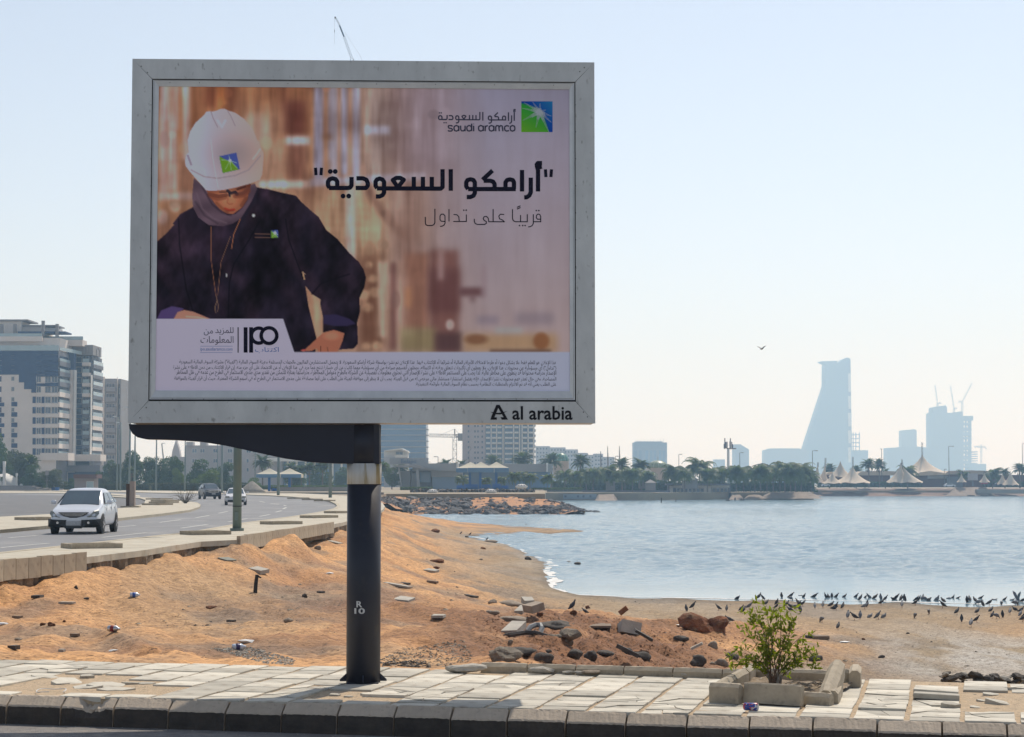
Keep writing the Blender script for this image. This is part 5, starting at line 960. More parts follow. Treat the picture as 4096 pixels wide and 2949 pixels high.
for a in [(2088, 2618, 96, 34, 'long brown pillow shaped boulder leftmost behind the edging stones', m_bas, 3, 'boulder', BG), (2180, 2644, 62, 40, 'rounded grey brown boulder sitting against the edging stones', m_bas, 7, 'boulder', BG), (2303, 2630, 62, 48, 'dark angular boulder left of the split dark boulder', m_bas, 9, 'boulder', BG), (2362, 2642, 52, 48, 'split dark boulder with a notched top', m_bas, 12, 'boulder', BG), (2426, 2622, 76, 26, 'flat lens shaped dark boulder right of the split boulder', m_bas, 15, 'boulder', BG), (2512, 2616, 44, 26, 'dark stone half buried left of the leaning slab', m_bas, 18, 'boulder', BG), (2560, 2636, 70, 46, 'large dark boulder under the leaning slab', m_bas, 21, 'boulder', BG),
  (2196, 2612, 26, 18, 'small dark stone behind the rounded boulder', m_bas, 22, 'rock'), (2225, 2512, 118, 34, 'grey buried boulder on the orange mound behind the pale slab', m_bas, 25, 'boulder'), (2052, 2484, 96, 24, 'cylindrical grey boulder above the tilted pale slab', m_tanr, 31, 'boulder'), (2038, 2424, 94, 26, 'long rounded tan boulder farthest up the slope', m_tanr, 33, 'boulder'), (1972, 2412, 34, 18, 'brown lump left of the long tan boulder', m_tanr, 34, 'rock'), (1968, 2456, 44, 20, 'pale stone lump on the slope beside a white pebble', m_tanr, 35, 'rock'), (2160, 2462, 28, 16, 'rusty brown stone left of the pale driftwood slab', m_redr, 36, 'rock'),
  (2013, 2640, 86, 48, 'rough conglomerate boulder touching the first edging stone', m_agg, 41, 'boulder'), (2264, 2566, 110, 46, 'jagged brown clod on the red mound', m_agg, 44, 'clod'), (2045, 2572, 22, 16, 'small grey stone below the bent metal frame', m_tanr, 46, 'rock'), (2292, 2458, 26, 20, 'red brown stone a pigeon perches on', m_redr, 48, 'rock'), (2352, 2434, 18, 14, 'small red stone right of the perched pigeon', m_redr, 49, 'rock'),
  (2838, 2522, 140, 96, 'large red brown rock standing on the beach', m_redr, 52, 'boulder'), (2726, 2562, 60, 24, 'dark overturned bowl shaped stone on the red mound', m_bas, 54, 'rock'), (2852, 2592, 36, 34, 'pale pointed stone right of the bowl shaped stone', m_tanr, 56, 'rock'), (2793, 2662, 62, 44, 'dark boulder with a plank on it left of the shrub', m_bas, 58, 'boulder'), (2790, 2632, 44, 16, 'flat dark stone above the plank boulder', m_bas, 59, 'rock'), (2926, 2636, 48, 30, 'dark stone half hidden by the left of the shrub', m_bas, 61, 'rock'), (2885, 2662, 52, 34, 'grey pyramid shaped stone behind the edging left of the shrub', m_tanr, 62, 'rock'), (2850, 2658, 26, 14, 'small brown stone between dark boulder and grey stone', m_tanr, 63, 'rock'), (3262, 2642, 54, 34, 'dark round stone at the right of the shrub', m_bas, 66, 'rock'), (3528, 2632, 32, 16, 'lone dark stone on the salt crust', m_bas, 68, 'rock'), (3455, 2560, 16, 10, 'small brown stone on the sand above the salt crust', m_redr, 69, 'rock'), (3632, 2536, 14, 8, 'tiny dark stone near the middle of the sand flat', m_bas, 70, 'rock'),
  (1752, 2250, 56, 18, 'dark driftwood like rock on the beach slope', m_redr, 71, 'rock'), (1742, 2275, 26, 12, 'rusty stone below the dark slope rock', m_redr, 73, 'rock'), (1930, 2196, 20, 12, 'brown stone halfway to the inlet', m_redr, 74, 'rock'), (2112, 2240, 28, 16, 'dark stone near the foam edge', m_bas, 75, 'rock'), (1866, 2150, 14, 9, 'small dark stone at the inlet corner', m_bas, 76, 'rock'), (1962, 2170, 46, 14, 'long brown rock at the water edge below a pigeon', m_tanr, 77, 'rock'), (1745, 2130, 36, 18, 'brown clod at the foot of the embankment', m_redr, 78, 'rock'), (1150, 2490, 32, 20, 'pinkish round stone on the orange slope left of the pillar', m_tanr, 80, 'rock'), (1150, 2485 + 0, 6, 5, 'tiny chip on the pinkish round stone', m_conc, 81, 'rock'), (1218, 2390, 22, 18, 'dark square stone on the orange slope', m_bas, 82, 'rock'), (305, 2356, 14, 16, 'dark stone standing on the sand at the left', m_bas, 83, 'rock'), (845, 2434, 40, 14, 'brown brick like stone on the slope', m_redr, 84, 'rock'), (1270, 2198, 24, 20, 'pale block stone high on the slope near the wall', m_tanr, 85, 'rock'), (72, 2562, 26, 12, 'brown stone chunk at the lower left', m_tanr, 86, 'rock'), (205, 2504, 30, 18, 'reddish clump of stone left of the centre slope', m_redr, 87, 'rock'), (172, 2502, 22, 14, 'small reddish stone beside the clump', m_redr, 88, 'rock'), (342, 2396, 18, 8, 'small dark stone under the plastic bottle', m_bas, 89, 'rock'), (1925, 2240, 14, 8, 'small tan stone by the sand track', m_tanr, 90, 'rock'), (255, 2488, 12, 8, 'small brown stone on the lower left slope', m_redr, 91, 'rock')]:
 rock(*a[:7], cat=a[7], group=a[8] if len(a) > 8 else None, smooth=a[5] in (m_bas, m_tanr, m_redr) and a[6] != 52, rough=.8 if a[5] in (m_agg,) or a[6] == 52 else .34)
for px, py, wp in ((2275, 2249, 20), (2310, 2254, 26)):
 p = G(px, py, WZ + .02); o = link('rock', rock_mesh('rock', m_bas, px, 2, .2, 1, True)); o.scale = (wp * p.y / F / 2, .25, .1); o.location = p; tag(o, 'small dark rock showing above the shallow water ' + ('nearer the foam' if px < 2290 else 'a little farther out'), 'rock')
def board_(px, py, lpx, w_, h, rz, label, m, tx=0, ty=0, cat='slab', name='slab', zo=.0, group=None):
 p = T(px, py); s = p.y / F; L_ = lpx * s; mb = MB(); rs_ = np.random.RandomState(int(px)); x, y = L_ / 2, w_ / 2; poly = [(-x, -y, 0), (x * rs_.uniform(.85, 1), -y * rs_.uniform(.8, 1), 0), (x, y * rs_.uniform(.7, 1), 0), (-x * rs_.uniform(.8, 1), y, 0)]
 mb.prism(poly, (0, 0, h)); o = mb.build(name, m); o.location = p + Vector((0, 0, zo)); o.rotation_euler = (R(tx), R(ty), R(rz)); return tag(o, label, cat, group)
m_wood = mat('old_wood', (.26, .19, .13), (.15, .11, .08), rough=.9, scale=4, stretch=(1, 8, 8)); m_dwood = mat('dark_wood', (.10, .085, .07), (.06, .05, .045), rough=.9, scale=5)
board_(2056, 2540, 62, .8, .12, -14, 'pale concrete slab lying tilted beside the bent metal frame', m_conc, tx=9, zo=.05)
board_(2112, 2420, 44, .8, .22, 10, 'white angular concrete block at the top of the slope', m_conc, tx=8, zo=.02, cat='block', name='concrete_block'); board_(2086, 2458, 34, .7, .16, -12, 'white concrete chunk below the angular block', m_conc, tx=8, cat='block', name='concrete_block')
board_(1725, 2288, 52, .5, .10, -18, 'beige kerb stone lying on the beach slope', m_conc, tx=5, ty=6); board_(1615, 2402, 66, .7, .06, -12, 'flat pale slab right of the pillar', m_conc, tx=4, ty=6); board_(1590, 2345, 120, .25, .06, -22, 'long thin pale board right of the pillar', m_conc, ty=8); board_(1755, 2470, 50, .5, .06, -5, 'flat tan slab on the red slope', m_conc); board_(1620, 2338, 34, .3, .06, -20, 'dark grey plank near the long pale board', m_dwood, ty=6); board_(1730, 2332, 40, .3, .08, -15, 'brown board on the slope', m_wood, ty=6); board_(1885, 2388, 52, .25, .06, -25, 'narrow grey plank above the tan boulders', m_dwood, ty=8)
board_(2138, 2470, 62, .5, .18, 28, 'pale driftwood slab leaning over dark stones', m_tanr, ty=-14, zo=.15); board_(2400, 2506, 0 + 88, 1.0, .05, 0, 'brown board under the pigeon area', m_wood)
board_(2512, 2534, 84, .9, .30, 5, 'grey broken concrete block standing on the beach with rusty bar', m_conc, tx=-12, ty=10, zo=-.05, cat='block', name='concrete_block'); board_(2500, 2520, 40, .12, .12, 0, 'rusty metal bar leaning on the grey concrete block', m_redr, ty=-38, zo=.42, cat='bar', name='metal_bar')
board_(2572, 2604, 82, .5, .05, 0, 'dark slab leaning over the largest boulder', m_bas, ty=30, zo=.28); board_(2506, 2648, 98, .14, .07, 0, 'grey plank sloping down to the edging stones', m_dwood, ty=26, zo=.16, cat='plank', name='plank'); board_(2790, 2648, 52, .1, .05, 0, 'pale stick lying across the dark boulder', m_conc, ty=-26, zo=.3, cat='stick', name='stick')
board_(3282, 2556, 64, .5, .1, 0, 'rusty brown board on the sand right of the shrub', m_wood); board_(3240, 2550, 40, .3, .07, 0, 'grey board left of the rusty brown board', m_dwood); board_(1035, 2290, 62, .5, .12, -22, 'tan kerb stone lying on the orange slope', m_conc, ty=10, tx=5); board_(910, 2240, 50, .5, .04, -30, 'grey green sheet lying below the broken walk', mat('grey_sheet', (.27, .27, .22), (.2, .2, .17), rough=.9, scale=3), ty=12); board_(1340, 2172, 60, .4, .05, -30, 'pale strip of rubble near the wall end', m_conc, ty=10)
board_(268, 2415, 66, .12, .04, -18, 'long thin pale stick on the lower left sand', m_conc, cat='stick', name='stick'); board_(70, 2474, 36, .12, .05, -22, 'broken wood piece at the far left', m_wood, cat='stick', name='stick'); board_(300, 2544, 32, .1, .04, -20, 'small wood stick on the left sand', m_wood, cat='stick', name='stick'); board_(56, 2598, 34, .12, .05, -24, 'dark wood piece near the pavement at the far left', m_dwood, cat='stick', name='stick'); board_(248, 2608, 22, .08, .04, -15, 'tiny pale stick beside the pavement tiles', m_conc, cat='stick', name='stick'); board_(150, 2392, 34, .3, .06, -5, 'dark plank piece on the left slope', m_dwood, cat='stick', name='stick'); board_(925, 2488, 34, .1, .04, -25, 'thin dark stick on the slope left of the pillar', m_dwood, cat='stick', name='stick'); board_(1284, 2372, 22, .2, .05, -35, 'dark tile piece left of the pillar', m_dwood)
# bent metal frame
m_met = mat('grey_metal', (.34, .34, .32), (.2, .2, .2), rough=.6, scale=4); c = T(2105, 2556); s = c.y / F
fr = empty('bent_frame', c, 'bent grey metal strip frame with an arched handle on the red mound', 'metal frame')
def fp(px, py, dy=0): q = AT(px, py, c.y + dy); return q - c
mb = MB(); mb.tube([fp(1995, 2554), fp(2036, 2540), fp(2100, 2531, .2), (fp(2140, 2531, .2)), fp(2160, 2536, .1), fp(2212, 2555)], .045, 6); mb.build('bar', m_dwood, fr)
mb = MB(); mb.tube([fp(2108, 2527, .3), fp(2122, 2508, .4), fp(2143, 2500, .5), fp(2160, 2500, .5), fp(2168, 2512, .4), fp(2160, 2534, .3)], .05, 6); mb.build('arch', m_met, fr)
# black post
p = T(1020, 2372); mb = MB(); hgt = 72 * p.y / F; mb.tube([(0, 0, -.1), (.02, 0, hgt * .5), (.05, 0, hgt)], [.055, .05, .045], 8); mb.tube([(.05, 0, hgt - .03), (.16, 0, hgt - .08)], [.03, .02], 6); tag(mb.build('post', m_dark, None, loc=p), 'black leaning stump post standing on the orange slope', 'post')
# litter
m_bot = mat('clear_plastic', (.62, .68, .75), (.5, .56, .66), rough=.2, scale=4); m_blue = mat('blue_label', (.03, .12, .5), (.03, .1, .4), rough=.5, scale=3); m_redp = mat('red_print', (.30, .03, .03), (.2, .02, .02), rough=.5, scale=3); m_purp = mat('purple_print', (.05, .03, .14), (.03, .02, .1), rough=.5, scale=3)
def bottle(px, py, L_, r, m1, m2, label, rz):
 p = T(px, py); o = empty('bottle', p + Vector((0, 0, r)), label, 'bottle', None, 0); o.rotation_euler = (0, R(90), R(rz)); mb = MB(); mb.lathe([(r * .9, -L_ / 2), (r, -L_ / 2 + .02), (r, L_ * .2), (r * .4, L_ * .38), (r * .38, L_ / 2)], n=12); mb.build('bottle_body', m1, o, True); mb = MB(); mb.lathe([(r * 1.02, -L_ * .25), (r * 1.02, L_ * .05)], n=12); mb.build('bottle_label', m2, o, True)
bottle(540, 2390, .22, .055, m_bot, m_blue, 'clear plastic bottle with blue label on the orange slope', 10); bottle(456, 2528, .2, .05, m_can, m_redp, 'crushed red and silver bottle on the lower slope', -15); bottle(956, 2600, .2, .045, m_bot, m_purp, 'small purple bottle in the gravel patch near the pavement', 20)
for px, py, sz, lb in ((14, 2499, .12, 'white crumpled paper at the far left edge'), (1318, 2297, .14, 'white plastic scrap near the pillar on the slope'), (2722, 2505, .16, 'white scrap below the red rock'), (3378, 2573, .16, 'pale green scrap on the sand right of the shrub'), (980, 2570, .12, 'white paper scrap above the gravel patch'), (452, 2620 - 14, .08, 'pale paper bit above the pavement')):
 p = T(px, py); o = link('litter', rock_mesh('litter', m_wire, px, 1, .5, .5)); o.scale = (sz, sz * .7, sz * .5); o.location = p + Vector((0, 0, sz * .15)); tag(o, lb, 'litter')
# stones scattered (stuff)
sp = []; rs = np.random.RandomState(3)
for _ in range(16000):
 px = rs.uniform(-100, 4200); py = 2130 + 560 * rs.rand() ** .8
 q = G(px, py, -1.5 if px < 1500 else -2.6); 
 if q.y < 20 or q.y > 150: continue
 X, Y = q.x, q.y; 
 if X / Y < U0 + .01 or X / Y > U1 - .01: continue
 z = hz(X, Y)
 if z < WZ + .03 or z > -.02: continue
 d = float(fbm(np.array(X * .4), np.array(Y * .4), 3, 91))
 if rs.rand() > .45 + d * 3: continue
 sp.append((X, Y, z, min(.09, (rs.pareto(3.2) + 1) * .010 * (Y / 30) ** .6)))
a1 = crumbs('beach_pebbles', 'small pebbles and broken stone scattered over the sand', sp[::2], m_tanr, seed=5); a2 = crumbs('dark_pebbles', 'dark gravel bits scattered over the sand and slope', sp[1::2], m_agg, seed=6)
def patch(poly, n, smin, smax, name, label, m, seed):
 rs = np.random.RandomState(seed); o = []; x0, x1 = min(p[0] for p in poly), max(p[0] for p in poly); y0, y1 = min(p[1] for p in poly), max(p[1] for p in poly)
 while len(o) < n:
  px, py = rs.uniform(x0, x1), rs.uniform(y0, y1)
  if inpoly((px, py), poly):
   q = T(px, py); o.append((q.x, q.y, q.z, rs.uniform(smin, smax) * q.y / 25))
 return crumbs(name, label, o, m, seed=seed)
patch([(840, 2595), (1000, 2590), (1180, 2640), (1170, 2662), (1060, 2655), (930, 2620)], 700, .01, .035, 'gravel_patch', 'grey gravel patch beside the pavement left of the pillar', m_rubble, 12)
patch([(1520, 2640), (1600, 2600), (1850, 2560), (1900, 2640), (1780, 2668), (1530, 2662)], 620, .008, .034, 'rubble_patch', 'stony rubble spread right of the pillar behind the pavement', m_tanr, 13)
patch([(1520, 2650), (1700, 2645), (1720, 2672), (1520, 2668)], 110, .02, .05, 'rubble_chunks', 'dark rubble chunks along the pavement edge by the pillar', m_bas, 14)
patch([(1900, 2470), (2300, 2440), (2800, 2540), (3050, 2560), (3000, 2680), (2400, 2665), (1950, 2650)], 1100, .006, .022, 'soil_clods', 'dark red brown clods strewn over the red mounds', m_redr, 15)
# dark rubble heap at the right behind the pavement
RG = 'dark broken rubble heap behind the right of the pavement'
for k in range(60):
 u_ = kuv(G(3780 + k * 6.2, 2708))[0]; q = KP(u_ + RND.uniform(-.06, .06), 3.25 + RND.uniform(-.02, .28), RND.uniform(-.05, .04)); o = link('rubble_chunk', rock_mesh('rubble_chunk', m_bas if k % 3 else m_rubble, 300 + k, 1, .4, .8)); r_k = RND.uniform(.018, .06); o.scale = (r_k * 1.5, r_k, r_k * .7); o.location = q; o.rotation_euler = (RND.uniform(-.5, .5), RND.uniform(-.4, .4), RND.random() * 6); tag(o, 'dark angular chunk in the rubble heap behind the right end of the pavement', 'rubble chunk', RG)
for k, (px, w_) in enumerate([(2165, .13), (2275, .06), (2316, .055), (2368, .09), (2690, .03), (2750, .08), (2830, .05), (1880, .16), (1830, .12)]):
 q = G(px, 2690 + (px - 2100) * .02, .01); o = link('stone_chip', rock_mesh('stone_chip', m_conc if px != 2368 else m_tanr, 500 + k, 2, .25, .6)); o.scale = (w_, w_ * .5, w_ * .45); o.location = q + Vector((0, 0, w_ * .2)); tag(o, ['flat white stone chip lying before the first edging joint', 'pointed pale chip leaning on the second edging stone', 'squat pale chip beside the pointed chip', 'rounded tan chip between two edging stones', 'white pebble on the last tile row', 'long tan chip below the fifth edging stone', 'white stick like chip near the planter', 'broken concrete lump left of the edging stones', 'low broken kerb piece left of the concrete lump'][k], 'stone chip')
# ---------------------------------------------------------------- pigeons
m_pig = mat('pigeon_feathers', (.045, .046, .055), (.022, .023, .03), rough=.7, scale=9, rnd=.3); m_pigl = mat('pigeon_pale_feathers', (.20, .205, .22), (.10, .105, .12), rough=.7, scale=9, rnd=.2); m_pleg = mat('pigeon_leg', (.3, .1, .08), (.25, .08, .07), rough=.7)
def pigeon_mesh(kind, m):
 mb = MB()
 if kind == 'stand': spine = [(-.165, .07, .010), (-.13, .085, .022), (-.08, .115, .042), (-.02, .15, .056), (.035, .185, .055), (.07, .225, .040), (.085, .262, .026), (.098, .285, .024), (.112, .283, .016), (.128, .277, .003)]
 elif kind == 'feed': spine = [(-.16, .15, .010), (-.12, .145, .022), (-.07, .145, .042), (-.01, .145, .055), (.05, .135, .052), (.09, .105, .036), (.115, .07, .024), (.13, .05, .020), (.14, .03, .010), (.145, .018, .003)]
 elif kind == 'crouch': spine = [(-.15, .05, .010), (-.11, .06, .024), (-.05, .08, .046), (.01, .095, .054), (.06, .11, .048), (.085, .14, .030), (.095, .165, .024), (.11, .172, .018), (.13, .168, .003)]
 else: spine = [(-.12, .03, .010), (-.09, .06, .026), (-.05, .11, .05), (-.01, .16, .062), (.025, .205, .052), (.035, .245, .034), (.04, .275, .026), (.05, .29, .02), (.07, .285, .003)]
 n = 8; vs = []
 for (x, z, r) in spine:
  for k in range(n): a = 2 * math.pi * k / n; vs.append((x, r * 1.12 * math.cos(a), z + r * math.sin(a) * 1.22))
 fs = [(i * n + k, (i + 1) * n + k, (i + 1) * n + (k + 1) % n, i * n + (k + 1) % n) for i in range(len(spine) - 1) for k in range(n)] + [tuple(range(n)), tuple(range((len(spine) - 1) * n, len(spine) * n))[::-1]]
 mb.add(vs, fs)
 bz = .10 if kind != 'crouch' else .05
 for s_ in (-1, 1): mb.add([(-.16, s_ * .015, spine[0][1] + .005), (-.02, s_ * .060, bz + .03), (.04, s_ * .058, bz + .07), (-.04, s_ * .045, bz + .10), (-.12, s_ * .03, spine[1][1] + .02)], [(0, 1, 2, 3, 4)])
 mb.mi = 1
 if kind != 'crouch':
  for s_ in (-.022, .022): mb.tube([(.0, s_, .11), (.005, s_, .0)], .005, 4); mb.tube([(.005, s_, .004), (.03, s_, .003)], .004, 4)
 return mb.mesh('pigeon', [m, m_pleg], True)
PK = {k: [pigeon_mesh(k, m_pig), pigeon_mesh(k, m_pigl)] for k in ('stand', 'feed', 'crouch', 'preen')}
def pigeon(px, py, kind, face, label, group, pale=0, p=None, s=1.0, dz=0):
 p = p or T(px, py); o = link('pigeon', PK[kind][pale]); o.location = p + Vector((0, 0, dz)); o.scale = (s * RND.uniform(.9, 1.12),) * 3; o.rotation_euler = (0, R(RND.uniform(-8, 14)), R(face + RND.uniform(-25, 25))); return tag(o, label, 'pigeon', group)
Lz = lambda pts, ox, oy, sc: [(ox + a[0] / sc, oy + a[1] / sc) + tuple(a[2:]) for a in pts]
rows = Lz([(532, 228, 'crouch', 0), (660, 228, 'stand', 20), (683, 230, 'preen', 180), (798, 222, 'preen', 90), (855, 222, 'stand', 0), (853, 234, 'feed', 40, 1), (905, 218, 'crouch', 0), (935, 224, 'stand', 10), (995, 225, 'stand', 0), (1063, 228, 'preen', 180), (1083, 228, 'stand', 90), (1103, 226, 'preen', 90), (1130, 228, 'stand', 10), (1176, 228, 'stand', 0), (1250, 228, 'stand', 0), (1275, 236, 'stand', 30), (1305, 230, 'preen', 0), (1328, 230, 'stand', 180, 1), (1362, 232, 'stand', 30), (1398, 234, 'preen', 90, 1), (1430, 238, 'stand', 0), (1478, 234, 'crouch', 180), (1495, 232, 'stand', 0), (1525, 238, 'preen', 0), (1542, 238, 'stand', 90)], 2600, 2250, 1.516)
rows += Lz([(15, 300, 'stand', 60), (80, 310, 'preen', 90), (300, 310, 'stand', 0), (355, 310, 'preen', 0), (410, 300, 'stand', 60, 1), (455, 304, 'feed', 0, 1), (530, 320, 'crouch', 0), (670, 318, 'stand', 10, 1), (710, 320, 'preen', 0, 1), (800, 350, 'stand', 120), (905, 305, 'feed', 0, 1), (960, 300, 'preen', 0), (1040, 305, 'stand', 0), (1225, 345, 'preen', 90), (1280, 330, 'stand', 90), (1460, 310, 'stand', 0), (1380, 345, 'stand', 120), (1440, 370, 'feed', 180, 1), (1515, 410, 'preen', 90), (1630, 390, 'stand', 0), (1720, 325, 'crouch', 0, 1), (1910, 330, 'stand', 0), (2045, 330, 'crouch', 0, 1), (2240, 345, 'stand', 0), (2110, 380, 'feed', 0, 1), (2150, 375, 'feed', 60, 1), (1860, 385, 'feed', 90, 1)], 3600, 2340, 4.573)
WG = 'pigeons lined up along the waterline'
def where(px):
 return 'left end' if px < 3000 else 'above the shrub' if px < 3200 else 'right of shrub' if px < 3400 else 'mid right' if px < 3700 else 'far right' if px < 3950 else 'right edge'
how = {'stand': 'standing', 'feed': 'pecking', 'crouch': 'crouching', 'preen': 'hunched'}
for a in rows: pigeon(a[0], a[1], a[2], a[3], f"{'pale grey' if len(a) > 4 else 'dark grey'} {how[a[2]]} pigeon at the waterline {where(a[0])}", WG, pale=1 if len(a) > 4 else 0)
mid = Lz([(220, 300, 'preen', 90), (262, 285, 'stand', 20), (415, 294, 'stand', 180), (465, 300, 'stand', 60), (230, 350, 'stand', 0), (487, 370, 'stand', 150), (555, 300, 'stand', 20), (565, 312, 'stand', 30), (602, 286, 'stand', 0, 1), (705, 265, 'stand', 20), (770, 262, 'stand', 30), (768, 282, 'preen', 0), (830, 272, 'stand', 0), (855, 288, 'stand', 150), (848, 296, 'crouch', 180), (895, 262, 'stand', 180, 1), (905, 270, 'preen', 30), (925, 268, 'stand', 0), (885, 290, 'feed', 0, 1), (912, 310, 'preen', 90), (1000, 284, 'stand', 90, 1), (1048, 278, 'stand', 60, 1), (1095, 278, 'stand', 30), (1115, 290, 'crouch', 0), (1128, 290, 'stand', 20), (1168, 286, 'stand', 30), (1300, 285, 'stand', 30, 1), (1318, 272, 'preen', 60), (1400, 262, 'stand', 30), (1528, 276, 'stand', 90, 1), (1608, 262, 'stand', 20), (1692, 238, 'crouch', 0), (1775, 278, 'stand', 150), (1043, 366, 'feed', 90, 1), (1200, 345, 'stand', 90, 1), (1240, 352, 'stand', 150), (1275, 345, 'preen', 90, 1), (1335, 340, 'crouch', 10, 1), (1385, 346, 'stand', 20, 1), (1420, 340, 'crouch', 10, 1), (1140, 410, 'stand', 40), (1610, 340, 'feed', 90, 1), (1690, 315, 'feed', 60, 1), (1860, 320, 'stand', 60), (1890, 362, 'preen', 90), (1945, 394, 'stand', 50, 1), (1982, 366, 'stand', 0)], 2600, 2250, 1.516)
mid += Lz([(1405, 550, 'stand', 20), (1655, 525, 'stand', 40), (1690, 615, 'stand', 20), (1760, 620, 'feed', 0, 1), (1875, 605, 'preen', 90), (2010, 545, 'stand', 60, 1), (2095, 480, 'crouch', 170), (2215, 520, 'stand', 30), (2200, 595, 'stand', 60, 1), (2240, 680, 'stand', 20), (2260, 640, 'preen', 30)], 3600, 2340, 4.573)
def where2(px):
 return 'by the red rock' if px < 2960 else 'left of shrub' if px < 3060 else 'behind the shrub' if px < 3160 else 'right of shrub' if px < 3500 else 'on open sand' if px < 3780 else 'at far right'
for a in mid: pigeon(a[0], a[1], a[2], a[3], f"{'pale grey' if len(a) > 4 else 'dark grey'} {how[a[2]]} pigeon on the sand {where2(a[0])}", 'pigeons scattered over the sand', pale=1 if len(a) > 4 else 0)
p = T(2292, 2458); pigeon(0, 0, 'stand', 30, 'dark pigeon perched on the small red brown stone', None, p=p, dz=26 * p.y / F * .6, s=.85); pigeon(2342, 2460, 'stand', 150, 'dark pigeon standing beside a grey plank near the perched pigeon', None, s=.85)
for px, py, lb in ((1948, 2163, 'pigeon on the long rock at the inlet edge'), (1845, 2138, 'pigeon on the sand at the inlet corner'), (2104, 2104, 'pigeon standing on the sand spit'), (1882, 2142, 'pigeon at the water corner of the inlet')): pigeon(px, py, 'stand', 30, 'small dark ' + lb, None)
# landing bird with raised wings and a gull in the sky
def flyer(p, rz, label, wl, m, up=.6, name='pigeon', cat='pigeon', s=1.0):
 mb = MB(); spine = [(-.17, 0, .008), (-.1, .0, .03), (0, .01, .05), (.08, .03, .035), (.12, .05, .022), (.16, .045, .004)]; n = 8; vs = []
 for (x, z, r) in spine: vs += [(x, r * math.cos(2 * math.pi * k / n), z + r * math.sin(2 * math.pi * k / n)) for k in range(n)]
 mb.add(vs, [(i * n + k, (i + 1) * n + k, (i + 1) * n + (k + 1) % n, i * n + (k + 1) % n) for i in range(5) for k in range(n)] + [tuple(range(n)), tuple(range(5 * n, 6 * n))[::-1]])
 for q in (-1, 1): mb.add([(.06, q * .03, .03), (-.06, q * .03, .03), (-.10, q * wl * .6, .03 + up * wl * .6), (-.04, q * wl, .03 + up * wl * .9), (.04, q * wl * .7, .03 + up * wl * .75), (.07, q * wl * .35, .03 + up * wl * .4)], [(0, 1, 2, 5), (5, 2, 3, 4)])
 o = mb.build(name, m, None, True); o.location = p; o.rotation_euler = (0, 0, R(rz)); o.scale = (s,) * 3; return tag(o, label, cat)
flyer(T(4070, 2412) + Vector((0, 0, .12)), 20, 'pigeon landing with both wings raised by the right edge', .3, m_pigl, 1.4); flyer(AT(3047, 1397, 150), 40, 'small bird flying alone in the sky above the bay', .42, m_pig, .45, 'gull', 'bird', 1.3)
